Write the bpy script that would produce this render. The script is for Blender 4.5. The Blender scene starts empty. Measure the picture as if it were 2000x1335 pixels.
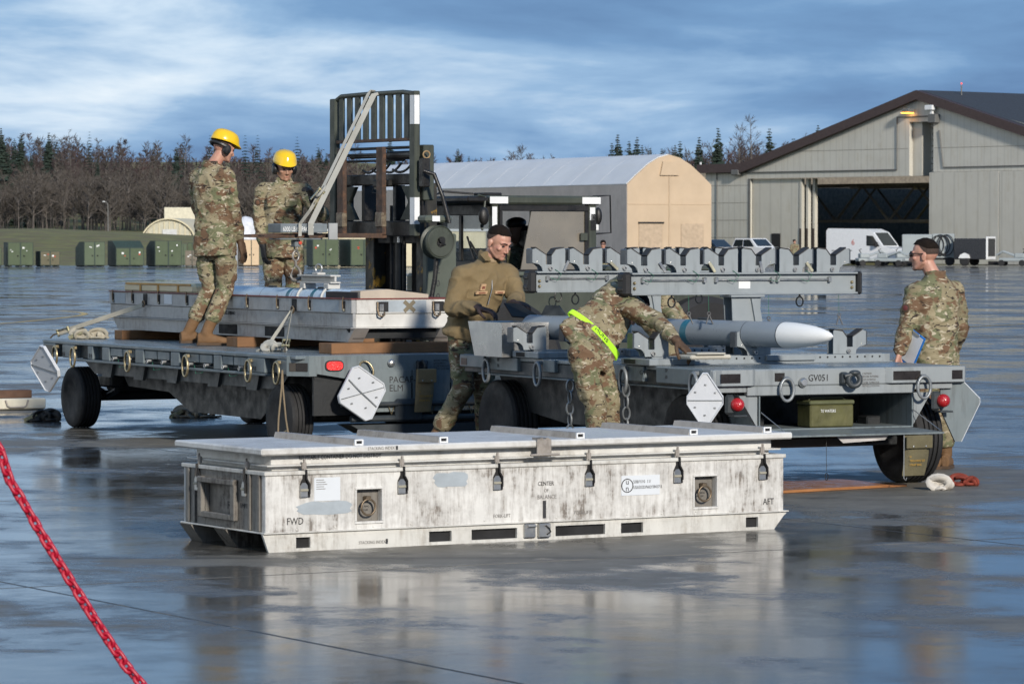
import bpy, bmesh, math, random
import numpy as np
from mathutils import Vector, Matrix, noise as mnoise

random.seed(7)
SC = bpy.context.scene
COL = SC.collection
R = math.radians

# ------------------------------------------------------------------ camera
FPX = 7500.0; CAM_H = 1.8; HOR = 465.0
PITCH = math.atan((667.5 - HOR) / FPX)
cam_d = bpy.data.cameras.new('camera'); cam = bpy.data.objects.new('camera', cam_d); COL.objects.link(cam)
cam.location = (0, 0, CAM_H); cam.rotation_euler = (math.pi/2 - PITCH, 0, 0)
cam_d.sensor_width = 36; cam_d.lens = 36*FPX/2000; cam_d.clip_start = .5; cam_d.clip_end = 6000
cam_d.dof.use_dof = True; cam_d.dof.focus_distance = 32; cam_d.dof.aperture_fstop = 13
SC.camera = cam

# ------------------------------------------------------------------ sky, sun, exposure
SUN_AZ = R(157)     # direction towards the sun, clockwise from the view direction (+Y)
SUN_EL = R(22)
w = bpy.data.worlds.new('World'); SC.world = w; w.use_nodes = True
nt = w.node_tree; nt.nodes.clear()
def N(t, typ, **kw):
    n = t.nodes.new(typ)
    for k, v in kw.items(): setattr(n, k, v)
    return n
def ramp(t, stops, interp='LINEAR'):
    n = N(t, 'ShaderNodeValToRGB'); cr = n.color_ramp; cr.interpolation = interp
    while len(cr.elements) < len(stops): cr.elements.new(.5)
    for e, (p, c) in zip(cr.elements, stops):
        e.position = p; e.color = (c, c, c, 1) if isinstance(c, (int, float)) else (*c[:3], 1)
    return n
def mixc(t, fac, a, b, mode='MIX'):
    n = N(t, 'ShaderNodeMix', data_type='RGBA', blend_type=mode)
    for i, v in ((0, fac), (6, a), (7, b)):
        if isinstance(v, bpy.types.NodeSocket): t.links.new(v, n.inputs[i])
        elif isinstance(v, (int, float)): n.inputs[i].default_value = v if i == 0 else (v, v, v, 1)
        else: n.inputs[i].default_value = (*v[:3], 1)
    return n.outputs[2]
def mth(t, op, a, b=None, c=None, clamp=False):
    n = N(t, 'ShaderNodeMath', operation=op); n.use_clamp = clamp
    for i, v in enumerate((a, b, c)):
        if v is None: continue
        if isinstance(v, bpy.types.NodeSocket): t.links.new(v, n.inputs[i])
        else: n.inputs[i].default_value = v
    return n.outputs[0]
def noise_n(t, vec, scale, detail=4, rough=.5, dist=0.):
    n = N(t, 'ShaderNodeTexNoise'); n.inputs['Scale'].default_value = scale
    n.inputs['Detail'].default_value = detail; n.inputs['Roughness'].default_value = rough
    n.inputs['Distortion'].default_value = dist
    if vec is not None: t.links.new(vec, n.inputs['Vector'])
    return n.outputs['Fac']
def vmap(t, vec, loc=(0, 0, 0), rot=(0, 0, 0), scale=(1, 1, 1)):
    n = N(t, 'ShaderNodeMapping'); t.links.new(vec, n.inputs[0])
    n.inputs[1].default_value = loc; n.inputs[2].default_value = rot; n.inputs[3].default_value = scale
    return n.outputs[0]

sky = N(nt, 'ShaderNodeTexSky', sky_type='NISHITA'); sky.sun_disc = False
sky.sun_elevation = SUN_EL; sky.sun_rotation = SUN_AZ; sky.air_density = 1.2; sky.dust_density = .6
tc = N(nt, 'ShaderNodeTexCoord')
sep = N(nt, 'ShaderNodeSeparateXYZ'); nt.links.new(tc.outputs['Generated'], sep.inputs[0])
zz = mth(nt, 'ADD', mth(nt, 'MAXIMUM', sep.outputs[2], 0.0), .085)
px_ = mth(nt, 'DIVIDE', sep.outputs[0], zz); py_ = mth(nt, 'DIVIDE', sep.outputs[1], zz)
cmb = N(nt, 'ShaderNodeCombineXYZ'); nt.links.new(px_, cmb.inputs[0]); nt.links.new(py_, cmb.inputs[1])
c1 = noise_n(nt, vmap(nt, cmb.outputs[0], loc=(6.1, 7.7, 0), rot=(0, 0, R(8)), scale=(.62, .40, 1)), 1.0, 6, .5, .25)
c2 = noise_n(nt, vmap(nt, cmb.outputs[0], loc=(3, 9, 0), rot=(0, 0, R(-6)), scale=(1.7, .9, 1)), 1.0, 7, .58, .3)
cs = mth(nt, 'ADD', mth(nt, 'MULTIPLY', c1, .72), mth(nt, 'MULTIPLY', c2, .28))
cs = mth(nt, 'SUBTRACT', cs, mth(nt, 'MULTIPLY', sep.outputs[0], .42))
cs = mth(nt, 'SUBTRACT', cs, mth(nt, 'MULTIPLY', mth(nt, 'MAXIMUM', sep.outputs[2], 0.0), .55))      # thinner, brighter cloud towards the left
cr = ramp(nt, [(.37, (.082, .19, .39)), (.45, (.125, .265, .49)), (.515, (.24, .40, .62)), (.575, (.50, .63, .78)), (.65, (.78, .84, .89))])
nt.links.new(cs, cr.inputs[0])
bgs = N(nt, 'ShaderNodeBackground'); nt.links.new(sky.outputs[0], bgs.inputs[0]); bgs.inputs[1].default_value = .05
bgc = N(nt, 'ShaderNodeBackground'); nt.links.new(cr.outputs[0], bgc.inputs[0]); bgc.inputs[1].default_value = 1.15
mx = N(nt, 'ShaderNodeMixShader'); mx.inputs[0].default_value = .88
nt.links.new(bgs.outputs[0], mx.inputs[1]); nt.links.new(bgc.outputs[0], mx.inputs[2])
wo = N(nt, 'ShaderNodeOutputWorld'); nt.links.new(mx.outputs[0], wo.inputs[0])

sl = bpy.data.lights.new('sun', 'SUN'); sun = bpy.data.objects.new('sun', sl); COL.objects.link(sun)
sl.energy = 4.0; sl.angle = R(4.5); sl.color = (1.0, .93, .83)
sd = Vector((math.sin(SUN_AZ)*math.cos(SUN_EL), math.cos(SUN_AZ)*math.cos(SUN_EL), math.sin(SUN_EL)))
sun.rotation_euler = sd.to_track_quat('Z', 'Y').to_euler(); sun.location = sd*50 + Vector((0, 30, 0))
vs = SC.view_settings; vs.view_transform = 'Standard'; vs.look = 'None'; vs.exposure = 0.16; vs.gamma = 1.0; vs.use_curve_mapping = False
SC.render.engine = 'CYCLES'
try: SC.cycles.use_denoising = True
except Exception: pass
SC.cycles.max_bounces = 6; SC.cycles.caustics_reflective = False; SC.cycles.caustics_refractive = False
SC.cycles.sample_clamp_indirect = 4.0

# ------------------------------------------------------------------ survey helpers: a measured sight line and a depth or height give a point
def _ray(px, py):
    z = -(py-667.5)/FPX
    return Vector(((px-1000)/FPX, math.cos(PITCH)+z*math.sin(PITCH), -math.sin(PITCH)+z*math.cos(PITCH)))
def at_y(px, py, Y):
    d = _ray(px, py); return Vector((0, 0, CAM_H)) + d*(Y/d.y)
def on_z(px, py, z):
    d = _ray(px, py); return Vector((0, 0, CAM_H)) + d*((z-CAM_H)/d.z)
def on_plane(px, py, p, n):
    d = _ray(px, py); o = Vector((0, 0, CAM_H)); return o + d*((Vector(p)-o).dot(n)/d.dot(n))

# ------------------------------------------------------------------ materials
MATS = {}
def mat(name, color, rough=.6, metal=0., var=.15, vscale=4., bump=.15, bscale=40., color2=None, mask=(.45, .65), streak=None, rvar=.15, spec=.5, emit=None, coat=0., sstr=(6, 6, .6), ribs=0.):
    if name in MATS: return MATS[name]
    m = bpy.data.materials.new(name); m.use_nodes = True; t = m.node_tree; b = t.nodes['Principled BSDF']
    tcn = N(t, 'ShaderNodeTexCoord'); oc = tcn.outputs['Object']
    n1 = noise_n(t, oc, vscale, 5, .6)
    lo = [max(0, c*(1-var)) for c in color]; hi = [min(1, c*(1+var)) for c in color]
    r = ramp(t, [(.3, lo), (.7, hi)]); t.links.new(n1, r.inputs[0]); col = r.outputs[0]
    if color2 is not None:
        n2 = noise_n(t, oc, vscale*1.7, 7, .68, .2)
        r2 = ramp(t, [(mask[0], 0.), (mask[1], 1.)]); t.links.new(n2, r2.inputs[0])
        col = mixc(t, r2.outputs[0], col, color2)
    if streak is not None:
        n3 = noise_n(t, vmap(t, oc, scale=sstr), 3.0, 6, .7)
        r3 = ramp(t, [(.48, 0.), (.62, 1.)]); t.links.new(n3, r3.inputs[0])
        n4 = noise_n(t, oc, 1.3, 3, .6); r4 = ramp(t, [(.42, 0.), (.58, .85)]); t.links.new(n4, r4.inputs[0])
        col = mixc(t, mth(t, 'MULTIPLY', r3.outputs[0], r4.outputs[0]), col, streak)
    if ribs:
        sx = N(t, 'ShaderNodeSeparateXYZ'); t.links.new(oc, sx.inputs[0]); fr = mth(t, 'FRACT', mth(t, 'MULTIPLY', sx.outputs[0], ribs))
        rl = ramp(t, [(0., .86), (.07, .89), (.12, 1.), (.9, 1.), (1., .88)]); t.links.new(fr, rl.inputs[0]); col = mixc(t, 1.0, col, rl.outputs[0], 'MULTIPLY')
    t.links.new(col, b.inputs['Base Color'])
    rr = ramp(t, [(.3, max(.03, rough-rvar)), (.7, min(1, rough+rvar))]); t.links.new(noise_n(t, oc, vscale*2.3, 5, .6), rr.inputs[0])
    t.links.new(rr.outputs[0], b.inputs['Roughness'])
    b.inputs['Metallic'].default_value = metal; b.inputs['Specular IOR Level'].default_value = spec
    if coat: b.inputs['Coat Weight'].default_value = coat; b.inputs['Coat Roughness'].default_value = .12
    if bump:
        bn = N(t, 'ShaderNodeBump'); bn.inputs['Strength'].default_value = bump; bn.inputs['Distance'].default_value = .01
        t.links.new(noise_n(t, oc, bscale, 4, .6), bn.inputs['Height']); t.links.new(bn.outputs[0], b.inputs['Normal'])
    if emit:
        b.inputs['Emission Color'].default_value = (*emit[:3], 1); b.inputs['Emission Strength'].default_value = emit[3]
    MATS[name] = m; return m
def glass_mat(name, tint=(.6, .7, .75), rough=.03, trans=.75, base=None):
    if name in MATS: return MATS[name]
    m = bpy.data.materials.new(name); m.use_nodes = True; t = m.node_tree; b = t.nodes['Principled BSDF']
    b.inputs['Base Color'].default_value = (*tint, 1); b.inputs['Roughness'].default_value = rough
    b.inputs['Transmission Weight'].default_value = trans; b.inputs['IOR'].default_value = 1.1 if trans > .3 else 1.5
    MATS[name] = m; return m

# ------------------------------------------------------------------ mesh building
class MB:
    """collects shapes and links them as one mesh object"""
    def __init__(s): s.v = []; s.f = []; s.mi = []; s.cur = 0
    def add(s, vs, fs, M=None):
        o = len(s.v)
        for p in vs:
            p = Vector(p); s.v.append(M @ p if M is not None else p)
        for f in fs: s.f.append([o+i for i in f]); s.mi.append(s.cur)
        return s
    def box(s, lo, hi, bev=0., M=None):
        (x0, y0, z0), (x1, y1, z1) = lo, hi
        if x1 < x0: x0, x1 = x1, x0
        if y1 < y0: y0, y1 = y1, y0
        if z1 < z0: z0, z1 = z1, z0
        b = min(bev, (x1-x0)*.45, (y1-y0)*.45, (z1-z0)*.45)
        if b <= 0:
            vs = [(x, y, z) for z in (z0, z1) for y in (y0, y1) for x in (x0, x1)]
            fs = [(0, 2, 3, 1), (4, 5, 7, 6), (0, 1, 5, 4), (2, 6, 7, 3), (0, 4, 6, 2), (1, 3, 7, 5)]
            return s.add(vs, fs, M)
        vs = []; idx = {}
        for sx in (0, 1):
            for sy in (0, 1):
                for sz in (0, 1):
                    c = [(x0, x1)[sx], (y0, y1)[sy], (z0, z1)[sz]]; d = [b if q == 0 else -b for q in (sx, sy, sz)]
                    for ax in range(3):
                        p = [c[i]+(d[i] if i != ax else 0) for i in range(3)]
                        idx[sx, sy, sz, ax] = len(vs); vs.append(p)
        fs = []
        for ax in range(3):
            o1, o2 = [(1, 2), (2, 0), (0, 1)][ax]
            for sd_ in (0, 1):
                q = []
                for a_, b_ in ((0, 0), (1, 0), (1, 1), (0, 1)):
                    k = [0, 0, 0]; k[ax] = sd_; k[o1] = a_; k[o2] = b_; q.append(idx[(*k, ax)])
                fs.append(q if sd_ else q[::-1])
        for ax in range(3):                                   # edges parallel to ax
            o1, o2 = [(1, 2), (2, 0), (0, 1)][ax]
            for a_ in (0, 1):
                for b_ in (0, 1):
                    def K(t_, axx):
                        k = [0, 0, 0]; k[ax] = t_; k[o1] = a_; k[o2] = b_; return idx[(*k, axx)]
                    q = [K(0, o1), K(1, o1), K(1, o2), K(0, o2)]
                    fs.append(q if (a_ == b_) else q[::-1])
        for sx in (0, 1):
            for sy in (0, 1):
                for sz in (0, 1):
                    q = [idx[sx, sy, sz, 0], idx[sx, sy, sz, 1], idx[sx, sy, sz, 2]]
                    fs.append(q if (sx+sy+sz) % 2 == 1 else q[::-1])
        return s.add(vs, fs, M)
    def prism(s, poly, h0, h1, axis='z', M=None):
        """polygon in the plane across axis, extruded from h0 to h1 (axis 'y': poly is (x, z); 'x': poly is (y, z))"""
        n = len(poly); vs = []
        for h in (h0, h1):
            for a_, b_ in poly: vs.append({'z': (a_, b_, h), 'y': (a_, h, b_), 'x': (h, a_, b_)}[axis])
        fs = [list(range(n))[::-1], list(range(n, 2*n))] + [[i, (i+1) % n, n+(i+1) % n, n+i] for i in range(n)]
        return s.add(vs, fs, M)
    def tube(s, pts, r, n=8, caps=True, M=None, flat=1., up=None, closed=False):
        pts = [Vector(p) for p in pts]; m = len(pts)
        rs = r if isinstance(r, (list, tuple)) else [r]*m
        vs = []; prev = None
        for i, p in enumerate(pts):
            if closed: t = pts[(i+1) % m]-pts[i-1]
            else: t = pts[min(i+1, m-1)]-pts[max(i-1, 0)]
            t = t.normalized() if t.length > 1e-9 else Vector((0, 0, 1))
            if prev is None:
                u = Vector(up) if up is not None else (Vector((0, 0, 1)) if abs(t.z) < .9 else Vector((1, 0, 0)))
            else: u = prev
            a_ = u - t*u.dot(t)
            if a_.length < 1e-6: a_ = t.orthogonal()
            a_.normalize(); b_ = t.cross(a_); prev = a_
            for k in range(n):
                an = 2*math.pi*k/n
                vs.append(p + a_*(math.cos(an)*rs[i]*flat) + b_*(math.sin(an)*rs[i]))
        fs = []
        for i in range(m if closed else m-1):
            j = (i+1) % m
            for k in range(n):
                fs.append([i*n+k, i*n+(k+1) % n, j*n+(k+1) % n, j*n+k])
        if caps and not closed: fs.append(list(range(n))[::-1]); fs.append([(m-1)*n+k for k in range(n)])
        return s.add(vs, fs, M)
    def cyl(s, p0, p1, r, n=16, M=None): return s.tube([p0, p1], r, n, True, M)
    def lathe(s, prof, n=24, c=(0, 0, 0), axis=(0, 0, 1), M=None):
        """prof: (radius, height) pairs along axis through c"""
        ax = Vector(axis).normalized(); a_ = ax.orthogonal().normalized(); b_ = ax.cross(a_); c = Vector(c); vs = []; fs = []
        for r_, h in prof:
            for k in range(n):
                an = 2*math.pi*k/n; vs.append(c + ax*h + a_*(r_*math.cos(an)) + b_*(r_*math.sin(an)))
        for i in range(len(prof)-1):
            for k in range(n): fs.append([i*n+k, i*n+(k+1) % n, (i+1)*n+(k+1) % n, (i+1)*n+k])
        if prof[0][0] > 1e-5: fs.append(list(range(n))[::-1])
        if prof[-1][0] > 1e-5: fs.append([(len(prof)-1)*n+k for k in range(n)])
        return s.add(vs, fs, M)
    def torus(s, c, axis, R_, r, n=20, k=8, sx=1., upv=None, M=None):
        ax = Vector(axis).normalized(); a_ = Vector(upv) if upv is not None else ax.orthogonal(); a_ = (a_-ax*a_.dot(ax)).normalized(); b_ = ax.cross(a_); c = Vector(c)
        return s.tube([c + a_*(math.cos(2*math.pi*i/n)*R_*sx) + b_*(math.sin(2*math.pi*i/n)*R_) for i in range(n)], r, k, closed=True, up=ax, M=M)
    def ball(s, c, r, n=12, m=8, M=None):
        rx, ry, rz = r if isinstance(r, (list, tuple)) else (r, r, r); vs = []; fs = []
        for i in range(m+1):
            th = math.pi*i/m
            for k in range(n):
                an = 2*math.pi*k/n
                vs.append((c[0]+rx*math.sin(th)*math.cos(an), c[1]+ry*math.sin(th)*math.sin(an), c[2]-rz*math.cos(th)))
        for i in range(m):
            for k in range(n): fs.append([i*n+k, i*n+(k+1) % n, (i+1)*n+(k+1) % n, (i+1)*n+k])
        return s.add(vs, fs, M)
    def mesh(s, name, mats, smooth=None):
        me = bpy.data.meshes.new(name); me.from_pydata([tuple(p) for p in s.v], [], s.f); me.validate()
        ms = mats if isinstance(mats, (list, tuple)) else [mats]
        for m in ms: me.materials.append(m)
        if len(ms) > 1 and len(me.polygons) == len(s.mi): me.polygons.foreach_set('material_index', s.mi)
        if smooth is not None:
            me.polygons.foreach_set('use_smooth', [True]*len(me.polygons))
            try: me.set_sharp_from_angle(angle=R(smooth))
            except Exception: pass
        me.update(); return me
    def obj(s, name, mats, parent=None, smooth=None):
        return link(name, s.mesh(name, mats, smooth), parent)
def link(name, data, parent=None):
    o = bpy.data.objects.new(name, data); COL.objects.link(o)
    if parent is not None: o.parent = parent
    return o
def tag(o, label, cat, group=None):
    o['label'] = label; o['category'] = cat
    if group: o['group'] = group
    return o
def thing(name, label, cat, loc=(0, 0, 0), rz=0., group=None):
    o = bpy.data.objects.new(name, None); COL.objects.link(o); o.empty_display_size = .2
    o.location = loc; o.rotation_euler = (0, 0, rz)
    return tag(o, label, cat, group)
def copy_tree(o, parent=None):
    c = o.copy(); COL.objects.link(c); c.parent = parent
    for ch in list(o.children): copy_tree(ch, c)
    return c
def txt(s, size, loc, rot, m, parent, name='lettering', sx=1., align='LEFT', depth=.0006):
    cu = bpy.data.curves.new('txt', 'FONT'); cu.body = s; cu.size = size; cu.align_x = align; cu.resolution_u = 2; cu.extrude = depth
    o = bpy.data.objects.new('txt', cu)
    me = bpy.data.meshes.new_from_object(o)
    bpy.data.objects.remove(o); bpy.data.curves.remove(cu)
    me.materials.clear(); me.materials.append(m); me.name = name
    q = link(name, me, parent); q.location = loc; q.rotation_euler = rot; q.scale = (sx, 1, 1)
    return q
def sagline(a, b, sag, n=10):
    a = Vector(a); b = Vector(b)
    return [a.lerp(b, i/n) - Vector((0, 0, sag*4*(i/n)*(1-i/n))) for i in range(n+1)]
def ribbon(mb, pts, wdt, thk=.004, side=(1, 0, 0)):
    pts = [Vector(p) for p in pts]; vs = []; m = len(pts); sd_ = Vector(side).normalized()
    for i, p in enumerate(pts):
        t = (pts[min(i+1, m-1)]-pts[max(i-1, 0)]).normalized(); a_ = (sd_-t*sd_.dot(t)).normalized(); nrm = t.cross(a_)
        for da, dn in ((-.5, -.5), (.5, -.5), (.5, .5), (-.5, .5)): vs.append(p+a_*(da*wdt)+nrm*(dn*thk))
    fs = [[i*4+k, i*4+(k+1) % 4, (i+1)*4+(k+1) % 4, (i+1)*4+k] for i in range(m-1) for k in range(4)]
    fs += [[3, 2, 1, 0], [(m-1)*4+k for k in range(4)]]
    mb.add(vs, fs); return mb

# ================================================================== ground
def wet_mat():
    m = bpy.data.materials.new('wet_concrete'); m.use_nodes = True; t = m.node_tree; b = t.nodes['Principled BSDF']
    g = N(t, 'ShaderNodeNewGeometry'); P = g.outputs['Position']
    big = noise_n(t, vmap(t, P, loc=(4.2, 1.7, 0), rot=(0, 0, R(30)), scale=(.23, .23, 1)), 1.0, 6, .58, .3)
    mid = noise_n(t, vmap(t, P, loc=(1.2, 8.7, 0), rot=(0, 0, R(30)), scale=(.9, .9, 1)), 1.0, 6, .62, .2)
    fine = noise_n(t, P, 28, 5, .7)
    wet = mth(t, 'ADD', mth(t, 'MULTIPLY', big, .56), mth(t, 'ADD', mth(t, 'MULTIPLY', mid, .34), mth(t, 'MULTIPLY', noise_n(t, vmap(t, P, loc=(2, 6, 0)), 4.5, 6, .7), .10)))
    wm = ramp(t, [(.445, 0.), (.47, .45), (.50, 1.)]); t.links.new(wet, wm.inputs[0])          # 1 = standing water film
    dry = ramp(t, [(.3, (.115, .104, .084)), (.7, (.20, .183, .15))]); t.links.new(noise_n(t, P, 3.2, 7, .7), dry.inputs[0])
    speck = ramp(t, [(.58, 0.), (.70, .7)]); t.links.new(fine, speck.inputs[0])
    dcol = mixc(t, speck.outputs[0], dry.outputs[0], (.22, .21, .18))
    col = mixc(t, mth(t, 'MULTIPLY', wm.outputs[0], .85), dcol, (.034, .034, .033))
    vo = N(t, 'ShaderNodeTexVoronoi', feature='DISTANCE_TO_EDGE'); vo.inputs['Scale'].default_value = .32; t.links.new(vmap(t, P, loc=(.7, .3, 0)), vo.inputs['Vector'])
    dv_ = mth(t, 'ADD', vo.outputs['Distance'], mth(t, 'MULTIPLY', mth(t, 'SUBTRACT', noise_n(t, P, 3.5, 5, .7), .5), .05))
    ck = ramp(t, [(.0, 1.), (.006, 0.)]); t.links.new(mth(t, 'ABSOLUTE', dv_), ck.inputs[0])
    ckm = ramp(t, [(.56, 0.), (.60, .8)]); t.links.new(noise_n(t, P, .21, 3, .5), ckm.inputs[0])
    col = mixc(t, mth(t, 'MULTIPLY', ck.outputs[0], ckm.outputs[0]), col, (.012, .012, .012))
    oil = ramp(t, [(.63, 0.), (.70, .75)]); t.links.new(noise_n(t, vmap(t, P, loc=(11, 3, 0)), .55, 5, .65, .3), oil.inputs[0])
    col = mixc(t, oil.outputs[0], col, (.022, .021, .020))
    trk = ramp(t, [(.60, 0.), (.72, .5)]); t.links.new(noise_n(t, vmap(t, P, rot=(0, 0, R(-52)), scale=(.06, 2.2, 1)), 1., 4, .6, .1), trk.inputs[0])
    col = mixc(t, trk.outputs[0], col, (.03, .029, .027))
    t.links.new(col, b.inputs['Base Color'])
    rr0 = ramp(t, [(0., .52), (.45, .28), (1., .15)]); t.links.new(wm.outputs[0], rr0.inputs[0])
    pud = ramp(t, [(.515, 0.), (.555, 1.)]); t.links.new(wet, pud.inputs[0])
    rr = N(t, 'ShaderNodeMix'); t.links.new(pud.outputs[0], rr.inputs[0]); t.links.new(rr0.outputs[0], rr.inputs[2]); rr.inputs[3].default_value = .05
    rr2 = mth(t, 'ADD', rr.outputs[0], mth(t, 'MULTIPLY', mth(t, 'SUBTRACT', noise_n(t, P, 2.1, 5, .7), .5), .14))
    t.links.new(mth(t, 'MAXIMUM', rr2, .03), b.inputs['Roughness'])
    b.inputs['IOR'].default_value = 1.38
    bn = N(t, 'ShaderNodeBump'); bn.inputs['Distance'].default_value = .004
    t.links.new(mth(t, 'SUBTRACT', 1.0, mth(t, 'MULTIPLY', wm.outputs[0], .93)), bn.inputs['Strength'])
    t.links.new(noise_n(t, P, 55, 5, .7), bn.inputs['Height'])
    bn2 = N(t, 'ShaderNodeBump'); bn2.inputs['Distance'].default_value = .02; bn2.inputs['Strength'].default_value = .2
    t.links.new(noise_n(t, P, .8, 3, .55), bn2.inputs['Height']); t.links.new(bn.outputs[0], bn2.inputs['Normal'])
    t.links.new(bn2.outputs[0], b.inputs['Normal'])
    return m
WET = wet_mat()
SEAL = mat('joint_sealant', (.012, .012, .013), .5, bump=.3)
mb = MB(); g = 900
mb.add([(-g, -60, -.03), (g, -60, -.03), (g, 262, -.03), (-g, 262, -.03)], [(0, 1, 2, 3)])
tarmac = mb.obj('tarmac', WET); tarmac['kind'] = 'structure'
GA = R(30.5); gv = Vector((math.cos(GA), math.sin(GA), 0)); gu = Vector((-math.sin(GA), math.cos(GA), 0))
org = on_z(0, 1135, 0); o2 = on_z(1000, 1099, 0)
corner = org + gu*((o2-org).dot(gu))
SLAB = 6.1; gap = .016
mb = MB(); h = (SLAB-gap)/2
mb.box((-h, -h, -.02), (h, h, 0), .006); slab_me = mb.mesh('concrete_slab', WET)
ns = 0
for i in range(-9, 12):
    for j in range(-6, 16):
        c = corner + gv*((i+.5)*SLAB) + gu*((j+.5)*SLAB)
        if c.y < 8 or c.y > 92 or abs(c.x) > .15*c.y + 6: continue
        s = link('concrete_slab', slab_me, tarmac); s.location = c; s.rotation_euler = (0, 0, GA); ns += 1
mb = MB()
mb.add([(-9, 11, -.014), (9, 11, -.014), (17, 85, -.014), (-17, 85, -.014)], [(0, 1, 2, 3)])
mb.obj('joint_sealant', SEAL, tarmac)
# faded yellow taxi lines
YEL = mat('faded_yellow_paint', (.55, .36, .06), .45, var=.3, vscale=2)
def paint(pts, wd):
    m = MB(); ribbon(m, [Vector((p.x, p.y, .004)) for p in pts], wd, .002, side=(0, 0, 0) if 0 else (0, 1, 0)); return m
def flatline(pts, wd):
    m = MB(); n = len(pts); vs = []
    for i, p in enumerate(pts):
        t = (pts[min(i+1, n-1)]-pts[max(i-1, 0)]); t.z = 0; t.normalize(); q = Vector((-t.y, t.x, 0))*wd/2
        vs += [(p.x+q.x, p.y+q.y, .005), (p.x-q.x, p.y-q.y, .005)]
    m.add(vs, [(2*i, 2*i+1, 2*i+3, 2*i+2) for i in range(n-1)]); return m
for pts, wd in (([(-60, 603), (40, 605), (120, 607), (158, 610), (166, 613), (158, 616), (120, 621), (40, 629), (-60, 636)], .16),
                ([(1560, 646), (1720, 640), (1850, 640), (2100, 628)], .15), ([(1700, 653), (1880, 654), (2100, 660)], .12)):
    flatline([on_z(a, b_, 0) for a, b_ in pts], wd).obj('painted_line', YEL, tarmac)

# ================================================================== grass bank and hill behind
def sheet(name, f, xs, ys, m, kind='structure'):
    vs = [(x, y, f(x, y)) for y in ys for x in xs]; n = len(xs)
    fs = [(j*n+i, j*n+i+1, (j+1)*n+i+1, (j+1)*n+i) for j in range(len(ys)-1) for i in range(n-1)]
    b = MB(); b.add(vs, fs); o = b.obj(name, m, smooth=60); o['kind'] = kind; return o
GRASS = mat('autumn_grass', (.15, .145, .038), .9, var=.35, vscale=.35, bump=.8, bscale=6, color2=(.13, .10, .045), mask=(.45, .6))
def terr(x, y):
    t = min(1, max(0, (y-256)/70)); s = t*t*(3-2*t)
    lft = min(1, max(.0, (20-x)/60))
    z = -.045 + s*(2.25*lft+.35) + mnoise.noise((x*.05, y*.05, 0))*.25*s
    if y > 420: z += (y-420)*.034*min(1, max(.2, (30-x)/60))
    return z
xs = [-320+i*8 for i in range(81)]
sheet('grass_bank', terr, xs, [250+i*6 for i in range(15)]+[350+i*40 for i in range(16)], GRASS)

# ================================================================== woods
TRK = mat('birch_bark', (.11, .096, .086), .9, var=.4, vscale=1.5)  # bark and twig colours darkened to carry the cloud shade over the wood
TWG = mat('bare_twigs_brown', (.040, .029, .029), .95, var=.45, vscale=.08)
TWR = mat('bare_twigs_red', (.056, .033, .031), .95, var=.4, vscale=.06)
TWB = mat('bare_twigs_grey', (.062, .053, .046), .95, var=.4, vscale=.09)
SPR = mat('spruce_needles', (.018, .032, .022), .95, var=.5, vscale=1.2)
def bare_tree(mb, base, h, spread, rng, trunk_i, twig_i, nb=34, tw=.16):
    """trunk, limbs and many fine twigs; slots trunk_i, twig_i of the mesh"""
    x, y, z = base; lean = (rng.uniform(-.05, .05), rng.uniform(-.03, .03))
    def P(t): return Vector((x+lean[0]*h*t*t, y+lean[1]*h*t*t, z+h*t))
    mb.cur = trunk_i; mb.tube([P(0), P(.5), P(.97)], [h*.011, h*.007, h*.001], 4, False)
    for k in range(nb):
        t = rng.uniform(.28, .97); a_ = rng.uniform(0, 6.283); p = P(t)
        L = h*spread*(1.15-t)*rng.uniform(.55, 1.15)+.35; el = rng.uniform(.45, 1.15)
        d = Vector((math.cos(a_)*math.cos(el), math.sin(a_)*math.cos(el), math.sin(el)))
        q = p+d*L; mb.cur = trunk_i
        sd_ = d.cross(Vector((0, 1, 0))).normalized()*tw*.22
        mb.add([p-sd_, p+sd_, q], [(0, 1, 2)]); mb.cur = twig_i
        for j in range(7):
            s_ = rng.uniform(.25, 1.); p2 = p.lerp(q, s_); d2 = (d + Vector((rng.gauss(0, .55), rng.gauss(0, .55), rng.gauss(.1, .45)))).normalized()
            q2 = p2+d2*L*rng.uniform(.4, .85); w2 = d2.cross(Vector((rng.gauss(0, .4), 1, rng.gauss(0, .4)))).normalized()*tw*rng.uniform(.12, .32)
            mb.add([p2-w2, p2+w2, q2+w2*.3, q2-w2*.3], [(0, 1, 2, 3)])
    mb.cur = 0
rng = random.Random(11)
wd = MB()
def tops(px):      # skyline of the wood, image row against column
    pts = [(-400, 262), (-80, 262), (40, 272), (110, 262), (200, 270), (300, 282), (380, 292), (480, 292), (600, 292), (700, 300), (860, 306), (1000, 303), (1150, 308), (1250, 296), (1330, 284), (1420, 268), (1500, 270), (1600, 262), (1720, 262), (2260, 240)]
    for (a_, b_), (c_, d_) in zip(pts, pts[1:]):
        if a_ <= px <= c_: return b_+(d_-b_)*(px-a_)/(c_-a_)
    return 290
nt_ = 0
for row in range(13):
    Y = 430+row*13.
    stepx = 1.15+.05*row
    X = -1350/7500*Y
    while X < 1200/7500*Y:
        X += stepx*rng.uniform(.5, 1.5); yy = Y+rng.uniform(-6, 6); px = 1000+7500*X/yy
        if px > 640 and row < 4: continue
        zt = CAM_H+(HOR-tops(px)-rng.uniform(-8, 26)-(12-row)*rng.uniform(2, 10))*yy/7500; z0 = terr(X, yy)-.4
        h_ = zt-z0
        if h_ < 3: continue
        bare_tree(wd, (X, yy, z0), h_, rng.uniform(.13, .24), rng, 0, rng.choice([1, 1, 2, 3] if row > 3 else [3, 3, 1, 3]), nb=30 if row < 12 else 38, tw=.15)
        nt_ += 1
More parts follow.
